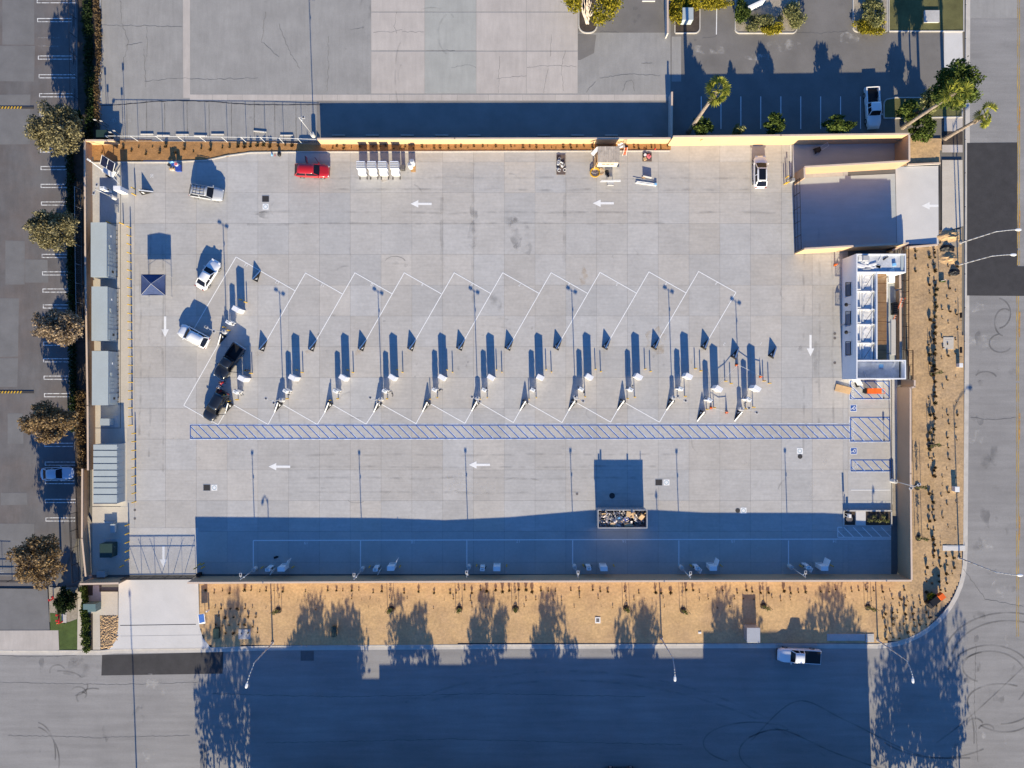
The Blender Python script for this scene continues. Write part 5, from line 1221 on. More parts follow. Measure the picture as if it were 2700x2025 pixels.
def crown(rx,ry,rz,zc,nc,seed,sub=.42):
    r=np.random.RandomState(seed); o=[]
    for k in range(nc):
        d=r.normal(size=3); d/=np.linalg.norm(d); f=r.uniform(.3,1)**.7*.92; s=r.uniform(.6,1.25)*sub*(1.25-.5*f)
        o.append((d[0]*rx*f,d[1]*ry*f,zc+d[2]*rz*f,rx*s,ry*s,rz*s))
    return o
def tree(name,label,loc,h,rx,ry,rz,zc,m,n=5200,size=.16,seed=1,nc=26,group=None,trunk='trunk',tr=.16,cat='tree',limbs=7,sub=.42):
    o=thing(name,label,cat,(loc[0],loc[1],0),0,group); cl=crown(rx,ry,rz,zc,nc,seed,sub)
    t=MB(); z=max(.6,zc-rz*.55); t.tube((0,0,-.05),(0,0,z),tr,tr*.75,n=8)
    for c in cl[:limbs]: t.tube((0,0,z-.1),(c[0]*.9,c[1]*.9,c[2]),tr*.5,.03,n=6)
    t.build('trunk',M[trunk],o,smooth=True); leafcloud('crown',cl,n,size,m,o,seed); return o
# west row
for k,(x,y,rx,ry,m,zc,lb) in enumerate(((146,342,3.5,3.6,'leaf_olive',4.6,'olive brown street tree, northernmost of the west row'),(143,602,3.3,3.0,'leaf_olive',4.4,'olive green street tree, second of the west row from the north'),(150,858,3.4,2.9,'leaf_brown',4.4,'pale russet street tree, third of the west row from the north'),(130,1112,3.7,2.9,'leaf_rust',4.4,'rust brown street tree north of the shaded sedan, west row'),(105,1474,3.9,3.6,'leaf_rust',4.6,'rust and gold street tree at the south end of the west row'))):
    p=W(x,y,zc); tree('street_tree',lb,p,7,rx,ry,2.6,zc,M[m],9000,.17,20+k,46,'west row of street trees',sub=.33)
p=W(200,80,5); tree('street_tree','tall shading tree north of the frame edge in the planting strip',W(222,-60),9,3,3,3,6,M['leaf_dark'],4000,.2,71,24)
p=W(215,170,2); tree('street_tree','small dark tree in the planting strip at the top left',W(216,330),4,1.4,1.6,1.6,2.4,M['leaf_dark'],2200,.16,72,14)
def hedge(name,label,pts,w,h,m,n,size=.12,seed=1,cat='hedge'):
    p=[W(*q) for q in pts]; o=thing(name,label,cat,(p[0].x,p[0].y,0)); cl=[]; r=np.random.RandomState(seed)
    for a,b in zip(p[:-1],p[1:]):
        L=(b-a).length; k=max(1,int(L/(w*.55)))
        for j in range(k+1):
            c=a+(b-a)*(j/k)-p[0]; cl.append((c.x+r.uniform(-.1,.1)*w,c.y+r.uniform(-.15,.15)*w,h*.5,w*.5*r.uniform(.8,1.15),w*.5*r.uniform(.8,1.15),h*.5*r.uniform(.8,1.15)))
    leafcloud('foliage',cl,n,size,m,o,seed); t=MB()
    for c in cl[::2]: t.tube((c[0],c[1],-.03),(c[0],c[1],c[2]),.03)
    t.build('stems',M['trunk'],o); return o
hedge('hedge','long dark green hedge between west lot and brown wall',[(190,395),(192,700),(197,1000),(199,1130)],1.3,1.0,M['leaf_dark'],9000,.13,3)
hedge('hedge','grey brown dry hedge beside the rust tree, west strip',[(214,1040),(216,1150),(222,1240)],1.3,1.0,M['leaf_dry'],3500,.12,4)
hedge('hedge','dark scrubby hedge in the planting strip at the top left',[(232,-40),(238,150),(240,360)],1.6,.7,M['leaf_dark'],5000,.13,5)
hedge('dry_shrubs','dry tan shrubs along the edge of the north lot',[(256,-10),(260,60),(264,150),(258,230),(262,330)],1.0,.6,M['leaf_dry'],2600,.1,6)
hedge('hedge','green hedge between two pavements at the south-west corner',[(228,1552),(229,1630),(232,1706)],1.1,1.0,M['leaf_green'],5000,.12,7)
p=W(187,1578); tree('round_shrub','dark green rounded bush above the lawn at the south-west corner',W(189,1580),3,1.35,2.0,1.2,1.3,M['leaf_dark'],4200,.13,8,18,cat='shrub',tr=.06)
# north-east trees and shrubs
for k,(x,y,rx,ry,h,m,lb) in enumerate(((1852,332,1.5,1.5,4.6,'leaf_green','leafy green shrub tree under the leaning palm by the tall cream wall'),(1947,340,.9,.9,3.9,'leaf_pale','sparse grey green shrub tree by the tall cream wall'),(2044,329,1.75,1.5,4.7,'leaf_green','round green shrub tree by the tall cream wall, middle one'),(2217,325,2.4,1.3,4.6,'leaf_green','broad green shrub tree west of the shaded white pickup'),(2400,292,1.7,1.6,3.6,'leaf_green','loose green shrub in the corner planter below the palms'),(2437,336,2.1,1.8,3.0,'leaf_green','bright green bush beside the small tan dirt patch'))):
    p=W(x,y,h-1.2); tree('shrub_tree',lb,p,h,rx,ry,1.3,h-1.3,M[m],2600 if k!=1 else 900,.17,30+k,16,'north wall shrubs',tr=.06,cat='shrub')
p=W(2528,222,9.0); tree('street_tree','large dark green feathery tree behind the palms at the street corner',p,11,3.6,3.2,2.6,8.6,M['leaf_green'],7500,.2,41,30,tr=.22)
p=W(2470,262,6.0); tree('street_tree','lower pale green feathery tree under the palms',p,7,2.6,2.0,1.6,5.8,M['leaf_pale'],3000,.18,42,16,tr=.14)
for k,(x,y,rx,ry,h,m,n,lb) in enumerate(((1785,28,1.1,1.9,1.6,'leaf_yel',2600,'yellow green hedge bush at the top of the transformer planter'),(1850,6,4.6,1.0,1.5,'leaf_yel',4600,'yellow flowering hedge along the top edge'),(1958,30,1.1,1.7,1.8,'leaf_green',2400,'dark green bush at the west end of the sign planter'),(2000,60,2.2,1.4,1.1,'leaf_pale',2400,'pale silvery shrub below the white sign blade'),(2040,72,1.8,.9,1.0,'leaf_yel',1800,'yellow green ground shrub at the east of the sign planter'),(2085,40,2.1,1.9,2.0,'leaf_pale',3600,'grey green bushy shrub in the sign planter'),(2300,25,1.8,2.2,1.8,'leaf_pale',3200,'grey green bush at the top of the hedge planter'),(2296,68,2.4,1.2,1.2,'leaf_yel',2600,'yellow flowering shrub at the bottom of the hedge planter'))):
    p=W(x,y,h*.6); tree('garden_shrub',lb,p,h,rx,ry,h*.5,h*.55,M[m],n,.13,50+k,14,'north-east garden shrubs',tr=.05,cat='shrub',sub=.5)
# pale-trunked tree in the north planter
o=thing('planter_tree','yellow green tree with pale twisted trunks in the north planter','tree',W(1549,62)); t=MB(); r=random.Random(4)
for k in range(11):
    a=R(60+k*7+r.uniform(-8,8)); q=Vector((0,0,0)); pts=[Vector((r.uniform(-.15,.15),r.uniform(-.1,.1),0))]
    for j in range(5): pts.append(pts[-1]+Vector((math.cos(a)*.55+r.uniform(-.25,.25),math.sin(a)*.55+r.uniform(-.2,.2),.75)))
    for j in range(5): t.tube(pts[j],pts[j+1],.13-.02*j,.11-.02*j,n=6)
t.build('trunk',M['white_trunk'],o,smooth=True)
leafcloud('crown',[(-2.2,1.2,3,1.2,1.2,1.0),(2.2,.6,3,1.8,1.8,1.2),(3.2,1.6,3.2,1.5,1.4,1),(1.4,-.6,2.6,1.2,1.0,.8),(0,3.2,4,2.2,1.5,1.2),(-2.6,2.2,3.2,1.4,1.2,1)],4200,.17,M['leaf_yel'],o,61)
# palms
def palm(label,px,py,h,seed,nf=26,fl=1.7,lean=(0,0)):
    p=W(px,py); o=thing('palm_tree',label,'palm tree',(p.x,p.y,0),0,'tall fan palms'); r=random.Random(seed); t=MB(); n=14; rg=[]
    for k in range(n+1):
        f=k/n; x=lean[0]*f*f; y=lean[1]*f*f; rad=.27-.08*f+(.1*(1-f)**8)
        rg.append([(x+rad*math.cos(a)*r.uniform(.93,1.07),y+rad*math.sin(a)*r.uniform(.93,1.07),h*f-.05) for a in np.linspace(0,6.283,10,endpoint=False)])
    t.rows(rg); t.build('trunk',M['palm_trunk'],o,smooth=False)
    s=MB(); 
    for k in range(60):
        a=r.uniform(0,6.28); z=h-r.uniform(.2,2.2); rad=.24; s.face((lean[0]+rad*math.cos(a),lean[1]+rad*math.sin(a),z),(lean[0]+(rad+.22)*math.cos(a+.2),lean[1]+(rad+.22)*math.sin(a+.2),z-.45),(lean[0]+rad*math.cos(a+.5),lean[1]+rad*math.sin(a+.5),z-.1))
    tag(s.build('dead_leaf_skirt',M['leaf_brown'],o),kind='stuff')
    for k in range(nf):
        a=k*2.4+r.uniform(-.2,.2); el=R(r.choice((70,45,25,5,-20,-40))+r.uniform(-8,8)); L=fl*r.uniform(.55,.8); d=Vector((math.cos(a)*math.cos(el),math.sin(a)*math.cos(el),math.sin(el)))
        c=Vector((lean[0],lean[1],h)); e=c+d*L; b=MB(); b.tube(c,e,.03,.02,n=4)
        side=d.cross(Vector((0,0,1)))
        side=side.normalized() if side.length>.1 else Vector((1,0,0)); nrm=side.cross(d).normalized(); fr=fl*r.uniform(.55,.72); ns=11
        for j in range(ns):
            th=R(-95+190*j/(ns-1)); w=R(9.5); 
            def pt(t_,rr,lift): return e+(d*math.cos(t_)+side*math.sin(t_))*rr+nrm*lift-Vector((0,0,.14*rr*rr))
            b.face(e,pt(th-w,fr*.62,.05),pt(th,fr,-.02 if j%2 else .05),pt(th+w,fr*.62,-.04))
        b.build('frond',M['leaf_palm'],o)
    return o
palm('leaning-looking fan palm in front of the tall cream wall, west one of three',1815.4,347.3,14.6,1,16,1.5)
palm('fan palm with a shaggy trunk at the street corner, middle one of three',2380.5,335.7,12.4,2,15,1.5)
palm('fan palm nearest the street, east one of three',2492,364.7,9.1,3,13,1.4)
# trees across the south street (outside the picture, their shade falls on the dirt bed)
SOUTH=[(612,4.2,1560,2280,2300),(560,3.0,1700,2230,1000),(640,3.2,1740,2230,1000),(880,5.4,1545,2092,5200),(810,3.4,1620,2092,2200),(1088,4.0,1560,2092,3200),(1283,4.1,1552,2092,3200),(1458,3.5,1575,2092,3000),(1692,4.0,1558,2092,3200),(1945,4.4,1540,2092,3400),(2185,5.8,1560,2092,3400),
  (2365,4.0,1620,2250,1500),(2440,5.2,1540,2290,3000),(2500,3.8,1600,2260,1500),(2420,4.2,1800,2230,1500),(2345,2.8,1840,2230,700),(2490,3.2,1840,2230,900)]
for k,(x,wd,tip,yb,n) in enumerate(SOUTH):
    h=(yb-tip)/K*.364; lo=(yb-2050)/K*.364 if yb>2100 else h*.3
    rzz=(h-lo)*.5; tree('street_tree',f'leafy street tree across the south street, {ordw(k+1)} of its row',W(x+.035*(yb-tip)*.6,yb),h,wd,wd*.7,rzz,(h+lo)/2,M['leaf_green'],n,.24,80+k,40,'trees across the south street',tr=.15,sub=.32)
# ---------------------------------------------------------------- small bed plants
def sprig(seed,h,n,sp,m,name='foliage',w=.03):
    r=random.Random(seed); q=MB()
    for k in range(n):
        a=r.uniform(0,6.28); t=r.uniform(.2,1); x,y=math.cos(a)*sp*t,math.sin(a)*sp*t; zz=h*r.uniform(.6,1); b=Vector((x*.15,y*.15,0)); e=Vector((x,y,zz)); s=Vector((-math.sin(a),math.cos(a),0))*w*r.uniform(.7,1.6)
        q.face(b-s*.5,b+s*.5,e*.65+s,e); q.face(e*.5-s,e*.8+s*2.0,e*.95-s*.5)
    me=q.data(name); me.materials.append(m); return me
sp_m=[sprig(k,.42,22,.24,M['leaf_dry'],w=.04) for k in range(3)]+[sprig(10+k,.30,14,.13,M['leaf_dry'],w=.03) for k in range(2)]+[sprig(20,.6,40,.38,M['leaf_dusty'],w=.05),sprig(21,.6,44,.36,M['leaf_dry'],w=.06)]
SEED=[]
def seedling(px,py,kind,label,group,scale=1.0):
    SEED.append((px,py,kind,label,group,scale))
def build_seedlings():
    order=sorted(range(len(SEED)),key=lambda i:-({'s':.3,'m':.7,'l':1.0}[SEED[i][2]]*SEED[i][5]))
    keep=set(order[:296]); rest=MB()
    for i,(px,py,kind,label,group,scale) in enumerate(SEED):
        me=sp_m[rng.choice({'s':(3,4),'m':(0,1,2),'l':(5,6)}[kind])]; p=W(px,py); s=scale*rng.choice((.45,.6,.75,.85,1.0,1.15)); sz=s*rng.uniform(.6,1.0); a=rng.uniform(0,6.28)
        if i in keep:
            o=bpy.data.objects.new('bed_plant',me); C.objects.link(o); o.location=(p.x,p.y,0); o.scale=(s,s,sz); o.rotation_euler=(0,0,a); tag(o,label,'bed plant',group)
        else:
            k=len(rest.v); c,q=math.cos(a),math.sin(a)
            for v in me.vertices: rest.v.append(Vector((p.x+s*(v.co.x*c-v.co.y*q),p.y+s*(v.co.x*q+v.co.y*c),sz*v.co.z)))
            for f in me.polygons: rest.f.append(tuple(k+j for j in f.vertices))
    tag(rest.build('small_seedlings',M['leaf_dry']),'tiny dry seedlings scattered through the dirt beds','seedlings',kind='stuff')
# north planter
n_=0
for x in range(875,1760,18):
    if 1560<x<1635: continue
    n_+=1; seedling(x+rng.uniform(-4,4),388+rng.uniform(-3,4),'m',f'small dry seedling in the narrow north mulch strip, {ordw(n_)} from the west','north strip seedlings',1.15)
for j,(u,v) in enumerate(((885,1310),(1070,1270),(1140,1295),(1203,1262),(1265,1320),(1320,1258),(1385,1312),(1440,1258),(1520,1310),(1600,1278),(1674,1300),(1743,1272),(1825,1285),(1925,1265),(1990,1262),(2062,1255),(2118,1260),(2170,1255))):
    seedling(*T(1,u,v+12),'l',f'dark shrub seedling in the wide north-west mulch bed, {ordw(j+1)} from the west','mulch bed shrubs',.95)
for j,(u,v) in enumerate(((20,1260),(70,1258),(125,1268),(195,1262),(255,1255),(318,1262))): seedling(*T(2,u,v),'l',f'dark shrub seedling in the mulch west of the red car, {ordw(j+1)} from the west','mulch bed shrubs',.95)
# south bed: rows parallel to the wall
for row_,(y,x0,x1,st_,kind,gap) in enumerate(((1558,545,2400,20,'l',.18),(1580,690,2400,24,'s',.25),(1602,700,2000,34,'s',.45))):
    x=x0; c=0
    while x<x1:
        if rng.random()>gap: c+=1; seedling(x+rng.uniform(-3,3),y+rng.uniform(-5,5),kind,f'seedling in the {("first","second","third")[row_]} row from the south wall, {ordw(c)} from the west','south bed seedlings',.8 if kind=='l' else 1.1)
        x+=st_
c=0
for y in (1602,1625,1648,1668):
    for x in range(566,670,20): 
        c+=1; seedling(x+rng.uniform(-4,4)+(10 if y in (1625,1668) else 0),y+rng.uniform(-3,3),'m',f'clump in the shaded group east of the driveway, {ordw(c)} counting row by row','driveway bed clumps',1.2)
c=0
for y in range(1580,1700,17):
    for x in range(2330,2480,19):
        if (x-2312)**2+(y-1472)**2<222**2 or y<1640:
            if x>2460 and y>1600: continue
            c+=1; seedling(x+rng.uniform(-5,5),y+rng.uniform(-4,4),'m',f'clump in the shaded corner bed, {ordw(c)} counting row by row','corner bed clumps',1.2)
# east bed: columns
c=0
for x,y0,y1,st_,kind,sc_2,gap in ((2463,655,1480,14,'l',1.0,.12),(2449,680,1440,23,'l',.95,.35),(2484,790,1460,26,'s',1.3,.4),(2500,700,1450,30,'m',1.0,.25),(2522,700,1440,33,'m',1.1,.15),(2413,660,720,26,'l',1.1,.2)):
    y=y0
    while y<y1:
        if rng.random()>gap: c+=1; seedling(x+rng.uniform(-3,3)-(y-650)*.004,y+rng.uniform(-4,4),kind,f'plant in the east dirt bed, {ordw(c)} counting column by column from the east fence','east bed plants',sc_2)
        y+=st_
c=0
for y in range(1470,1560,22):
    for x in range(2440,2535,18):
        if x>2530-(y-1470)*.3: continue
        c+=1; seedling(x+rng.uniform(-3,3),y+rng.uniform(-4,4),'l',f'shrub at the curved corner of the east bed, {ordw(c)} counting row by row','corner shrubs',.8)
build_seedlings()
def sapling(label,px,py,h=2.4):
    p=W(px,py); o=thing('staked_sapling',label,'sapling',(p.x,p.y,0),0,'staked saplings')
    for s in (-.5,.5): MB().cyl(s,0,0,h,.035,n=6).build('stake',M['trunk'],o)
    MB().tube((0,0,0),(.05,0,h+.2),.025).build('trunk',M['trunk'],o); MB().tube((-.5,0,h*.75),(.5,0,h*.75),.012).build('tie',M['black'],o)
    leafcloud('foliage',[(0,0,h*.8,.28,.28,.5),(0,-.1,h*.45,.2,.2,.3)],110,.09,M['leaf_green'],o,int(px)); g=MB(); g.face(*[(.5*math.cos(a),.5*math.sin(a)-.2,.02) for a in np.linspace(0,6.283,10,endpoint=False)]); g.build('root_mound',M['soil'],o)
    lf=leafcloud('base_leaves',[(0,-.25,.15,.35,.25,.15)],60,.1,M['leaf_pale'],o,int(py)+3); return o
for k,(x,y) in enumerate(((734,1605),(1031,1602),(1211,1602),(1359,1600),(1651,1600),(1801,1605),(2013,1594),(2288,1597))): sapling(f'staked sapling in the south dirt bed, {ordw(k+1)} from the west',x,y)
for k,(n,u,v) in enumerate(((12,1410,520),(12,1290,880),(12,1300,1320),(8,1420,1560))): sapling(('staked sapling in the east bed near the dark wall opening','staked sapling under the east light pole','staked sapling with pale leaves near the south end of the east bed','staked sapling beside the south end of the white building')[k],*T(n,u,v))
# ---------------------------------------------------------------- loose things on the lot
# pop-up canopy
z=2.3; a=R2(371,723,434,778,z); o=thing('popup_canopy','navy pop-up canopy with thin legs on the west lane','canopy',((a[0]+a[2])/2,(a[1]+a[3])/2,0)); sx,sy=(a[2]-a[0])/2,(a[3]-a[1])/2
q=MB(); n=6; apex=Vector((.05,.03,2.85)); cs=[Vector((-sx,-sy,2.2)),Vector((sx,-sy,2.2)),Vector((sx,sy,2.2)),Vector((-sx,sy,2.2))]
rt=random.Random(2)
for e in range(4):
    A,B=cs[e],cs[(e+1)%4]; G=[]
    for i in range(n+1):
        t=i/n; r_=[]
        for j in range(i+1):
            u=j/i if i else 0; p=apex+(A+(B-A)*u-apex)*t
            if 0<j<i: p=p+Vector((0,0,-.10*math.sin(math.pi*u)*t+rt.uniform(-.015,.015)))
            r_.append(p)
        G.append(r_)
    for i in range(n):
        for j in range(i+1):
            q.face(G[i][j],G[i+1][j],G[i+1][j+1])
            if j<i: q.face(G[i][j],G[i+1][j+1],G[i][j+1])
q.build('roof_fabric',M['tent'],o)
for c_ in cs: MB().beam(apex+Vector((0,0,.02)),c_+Vector((0,0,.02)),.06,.02).build('roof_seam',M['pole'],o)
v=MB(); 
for (x0,y0),(x1,y1) in (((-sx,-sy),(sx,-sy)),((sx,-sy),(sx,sy)),((sx,sy),(-sx,sy)),((-sx,sy),(-sx,-sy))): v.face((x0,y0,2.2),(x1,y1,2.2),(x1,y1,2.0),(x0,y0,2.0))
v.build('valance',M['tent'],o)
for i in (-1,1):
    for j in (-1,1): MB().cyl(i*sx*.97,j*sy*.97,0,2.2,.022,n=6).build('leg',M['pole'],o); MB().box(i*sx*.97,j*sy*.97,0,.14,.14,.015).build('foot',M['pole'],o)
for j in (-1,1): MB().path([Vector((-sx*.97,j*sy*.97,1.7)),Vector((0,j*sy*.97,2.1)),Vector((sx*.97,j*sy*.97,1.7))],.012).build('truss',M['pole'],o)
# rubbish skip
z=2.45; a=R2(1577,1345,1706,1392,z); o=thing('rubbish_skip','long open steel rubbish skip heaped with boxes and bags','skip',((a[0]+a[2])/2,(a[1]+a[3])/2,0)); sx,sy=a[2]-a[0],a[3]-a[1]
sk=mat('skip_grey_steel',(.33,.33,.34),rough=.6,var=.2,scale=1.5)
for s in (-1,1): MB().box(0,s*(sy/2-.04),.2,sx,.08,z-.2).build('side_wall',sk,o); MB().box(s*(sx/2-.04),0,.2,.08,sy-.16,z-.2).build('end_wall',sk,o)
MB().box(0,0,.12,sx-.1,sy-.1,.1).build('floor',M['black'],o)
for s in (-1,1): MB().box(0,s*(sy/2),z-.06,sx+.1,.14,.12).build('top_rail',sk,o); MB().box(s*sx/2,0,z-.06,.14,sy-.14,.12).build('top_rail',sk,o)
for k in range(11): 
    for s in (-1,1): MB().box(-sx/2+.35+k*(sx-.7)/10,s*(sy/2+.04),.2,.1,.09,z-.28).build('rib',sk,o)
for s in (-1,1): MB().tube((-sx/2+.5,s*.7,.12),(-sx/2+.5,s*.95,.12),.14,n=10).build('roller',M['tyre'],o)
rr=random.Random(12); so_=o.location
def junk(name,label,x,y,zb,sx,sy,sz,rz,m,tilt=0,cat='box'):
    q=MB(); q.box(0,0,0,sx,sy,sz); ob=q.build(name,m,None); ob.location=(so_.x+x,so_.y+y,zb); ob.rotation_euler=(R(tilt),R(tilt*.6),R(rz)); return tag(ob,label,cat)
for nm,lb,x,y,zb,a_,b_,c_,rz,m,tl in (('cardboard_box','largest flattened cardboard box on the skip, near its north rim',1.15,.62,2.15,1.25,.8,.25,-12,'card',6),('cardboard_box','open cardboard box leaning at the east end of the skip',2.75,.35,1.9,.6,.8,.5,-35,'card',14),
   ('cardboard_box','dark cardboard box low in the south-west middle of the skip',-1.35,-.75,1.85,.75,.5,.5,-35,'card',10),('cardboard_box','kite-shaped cardboard sheet in the middle of the skip',-.65,-.4,2.1,.65,.65,.06,45,'card',12),('cardboard_box','small pinkish box in the middle of the skip',.05,-.25,2.05,.5,.35,.3,40,'card',8),
   ('cardboard_box','wide yellowish box along the south rim of the skip',.85,-.85,1.9,1.1,.45,.4,5,'card',8),('blue_bag','dark blue bag in the skip',.55,.0,2.0,.7,.5,.3,20,'bluep',10),('blue_box','small light blue box in the skip',-.5,.1,2.1,.38,.28,.25,10,'ltblue',8)):
    junk(nm,lb,x,y,zb,a_,b_,c_,rz,M[m],tl,'bag' if 'bag' in nm else 'box')
q=MB((so_.x,so_.y,0)); 
for k in range(420):
    x=rr.uniform(-3.3,3.2); y=rr.uniform(-1.1,1.1); zt=1.85+.45*math.exp(-((x+1.5)**2)/3)+.3*math.exp(-((x-1.3)**2)/1.5)-.35*(x>2.2)-.25*(y<-.6)+rr.uniform(-.1,.2)
    s=rr.uniform(.08,.30); p=Vector((so_.x+x,so_.y+y,zt)); i=len(q.v); 
    vs=[p+Vector((rr.uniform(-s,s),rr.uniform(-s,s),rr.uniform(-s*.6,s*.6))) for _ in range(6)]
    q.v+=vs; q.f+=[(i,i+1,i+2),(i+2,i+3,i),(i+3,i+4,i+5),(i+1,i+4,i+2),(i,i+5,i+1),(i+2,i+5,i+3)]
tag(q.build('loose_rubbish',M['rubbish']),'loose bags, film and scraps heaped inside the skip','rubbish',kind='stuff')
for k_,(x_,y_,h_) in enumerate(((-2.9,.9,3.0),(-2.6,.95,3.2),(1.3,.9,3.0),(3.2,1.0,3.1))):
    q=MB(); q.beam((so_.x+x_,so_.y+y_-.5,1.4),(so_.x+x_+.05,so_.y+y_,h_),.25 if k_<3 else .1,.05); tag(q.build('plank',M['card']),f'plank poking above the north rim of the skip, {ordw(k_+1)} from the west','plank')
# portable generators / light carts row
for k,x in enumerate((955.5,984,1012,1043)):
    p=W(x,447,.9); o=thing('vented_cabinet',f'white vented cabinet unit on skids by the north planter, {ordw(k+1)} from the west','cabinet',(p.x,p.y,0),0,'white vented cabinets'); h=2.15
    MB().box(0,.35,.1,1.2,1.05,h-.1).build('body',M['charger'],o,bev=.03); MB().box(0,-.45,.1,1.15,.6,h*.55).build('front_hood',M['charger'],o,bev=.05)
    for j in range(4): MB().box(0,.72-.3*j,h,1.22,.12,.09).build('roof_louvre',M['charger'],o,bev=.01); 
    for j in range(3): MB().box(0,.57-.3*j,h-.004,1.16,.15,.01).build('roof_slot',M['seam'],o)
    for s in (-1,1): MB().box(s*.52,-.2,0,.12,2.0,.12).build('skid',M['black'],o); MB().box(s*.6,.82,h-.15,.1,.1,.1).build('lifting_lug',M['black'],o)
o=thing('wheelie_bin','dark grey bin east of the white vented cabinets','bin',W(1064,446)); MB().box(0,0,.05,.55,.6,.95,0,1.08).build('body',M['asph_dark'],o,bev=.05); MB().box(0,-.02,1.0,.62,.68,.07).build('lid',M['asph_w'],o,bev=.03)
for s in (-.24,.24): MB().tube((s,.28,.1),(s+.06,.28,.1),.1,n=10).build('wheel',M['tyre'],o)
o=thing('water_station','pair of white drums on a small rack east of the grey bin','drum rack',W(1088,440)); MB().box(.1,-.3,0,.7,.9,.1).build('pallet',M['wood'],o)
for (x,y,h) in ((.1,.35,1.7),(-.22,-.12,1.55)): MB().cyl(x,y,.1,h,.33,.31,n=16).build('drum',M['lampw'],o); 
for (x,y,h) in ((.1,.35,1.7),(-.22,-.12,1.55)): MB().cyl(x,y,h,h+.05,.28,.2,n=14).build('drum_lid',M['steel'],o)
# tarp things on the kerb west of the red car
for nm,lb,n,u,v,m,s in (('blue_bag','small blue bag on the kerb west of the red car',2,140,1335,'ltblue',(.25,.55,.3)),('red_bag','small red tool on the kerb west of the red car',2,165,1340,'red',(.12,.45,.12)),('black_bag','black rubbish bag on the kerb west of the red car',2,205,1335,'black',(.55,.75,.5))):
    p=WT(n,u,v); q=MB(); r=random.Random(int(u)); rg=[]
    for z_,f in ((0,.8),(s[2]*.4,1),(s[2]*.8,.7),(s[2],.2)): rg.append([(s[0]/2*f*math.cos(a)*r.uniform(.8,1.2),s[1]/2*f*math.sin(a)*r.uniform(.8,1.2),z_+.01) for a in np.linspace(0,6.283,9,endpoint=False)])
    q.rows(rg); ob=q.build(nm,M[m],None); ob.location=(p.x,p.y,0); tag(ob,lb,'bag')
# shed
z=2.5; a=R2(1576,387,1634,429,z); o=thing('site_shed','timber site shed with corrugated roof by the north planter','shed',((a[0]+a[2])/2,(a[1]+a[3])/2,0)); sx,sy=a[2]-a[0],a[3]-a[1]
MB().box(0,0,0,sx-.25,sy-.2,z-.1).build('walls',mat('cream_shed_panel',(.62,.55,.42),var=.05),o); rf=thing; q=MB(); nn=26
q.rows([[(-sx/2+sx*k/nn,y,z+(.05 if k%2 else 0)+(0 if y<0 else .12)) for k in range(nn+1)] for y in (-sy/2,sy/2)],cap=False,loop=False); q.build('corrugated_roof',mat('weathered_roof_iron',(.42,.36,.30),rough=.6,var=.25,scale=1.5,streak=((8,.6,1),.2)),o)
MB().box(.0,-sy/2+.08,1.5,1.9,.06,.35).build('window',M['container_lt'],o); 
for k in range(3): MB().box(-.6+.6*k,-sy/2+.04,1.55,.5,.03,.24).build('pane',M['glass'],o)
MB().box(-sx/2+.0,.1,.05,.08,sy*.9,z-.5).build('side_panel',M['ply'],o)
q=MB(); q.beam((-sx/2-.75,.2,1.9),(-sx/2+.1,1.0,2.45),.5,.05); q.build('side_awning',M['lampw'],o)
o=thing('plywood_sheet','plywood sheet leaning on the west side of the site shed','sheet',W(1565,437)); q=MB(); q.box(0,0,0,.12,1.3,1.9); q.build('sheet',M['ply'],o); MB().box(-.07,0,.9,.03,1.3,.05).build('batten',M['wood'],o)
def stepladder(label,px,py,rz):
    o=thing('step_ladder',label,'ladder',W(px,py),R(rz))
    for s in (-.26,.26): MB().beam((s,-.55,0),(s*.75,0,2.3),.05,.06).build('rail',M['lampw'],o); MB().beam((s*1.1,.6,0),(s*.75,0.05,2.3),.04,.04).build('rear_rail',M['lampw'],o)
    for k in range(7): t=(k+1)/8; MB().box(0,-.55*(1-t),2.3*t,.5,.1,.04).build('step',M['orange'],o)
    MB().box(0,0,2.3,.46,.3,.06).build('top_cap',M['black'],o); return o
stepladder('white step ladder east of the site shed by the cream wall',1645,400,5)
o=thing('white_sheet','crumpled white sheet between shed and step ladder','sheet',W(1636,387,.6)); q=MB(); r=random.Random(3)
gg=[[(-.5+.2*i+r.uniform(-.05,.05),-.35+.18*j+r.uniform(-.05,.05),.3+r.uniform(0,.35)) for i in range(6)] for j in range(5)]
q.rows(gg,cap=False,loop=False); q.build('sheet',M['lampw'],o)
o=thing('cable_coil','yellow cable coil with pale cable ends by the site shed','cable coil',W(1568,456)); 
for k in range(6): 
    rr_=.62+.05*(k%3); MB().path([Vector((rr_*math.cos(a)+.05*(k%2),rr_*math.sin(a)*.95,.06+.06*k)) for a in np.linspace(0,6.283,22)],.035,n=5).build('loop',M['yellow'],o)
for k in range(4): MB().path([Vector((.6+.45*math.cos(a)+.12*k,.2+.5*math.sin(a),.05)) for a in np.linspace(-2,1.6+.2*k,12)],.02,n=4).build('cable_end',M['ply'],o)
o=thing('tool_bag','black tool bag at the foot of the site shed','bag',W(1600,456)); MB().box(0,0,0,.6,.8,.4,R(5),.8).build('bag',M['black'],o,bev=.1); MB().path([Vector((-.2,0,.4)),Vector((-.1,0,.6)),Vector((.1,0,.6)),Vector((.2,0,.4))],.02).build('handle',M['black'],o); MB().cyl(.2,-.5,0,.3,.14,n=10).build('side_pouch',M['black'],o)
o=thing('saw_bench','work bench with white pipes south of the site shed','bench',W(1607,484)); 
for k in range(3): MB().tube((-1.5+.1*k,-.0+.1*k,.92),(1.5,.06+.1*k,.92),.045,n=8).build('pipe',M['lampw'],o)
MB().box(.05,0,.78,.95,.5,.08).build('bench_top',M['pole'],o); MB().box(.05,-.42,.55,.9,.14,.3).build('clamp_bar',M['conc'],o)
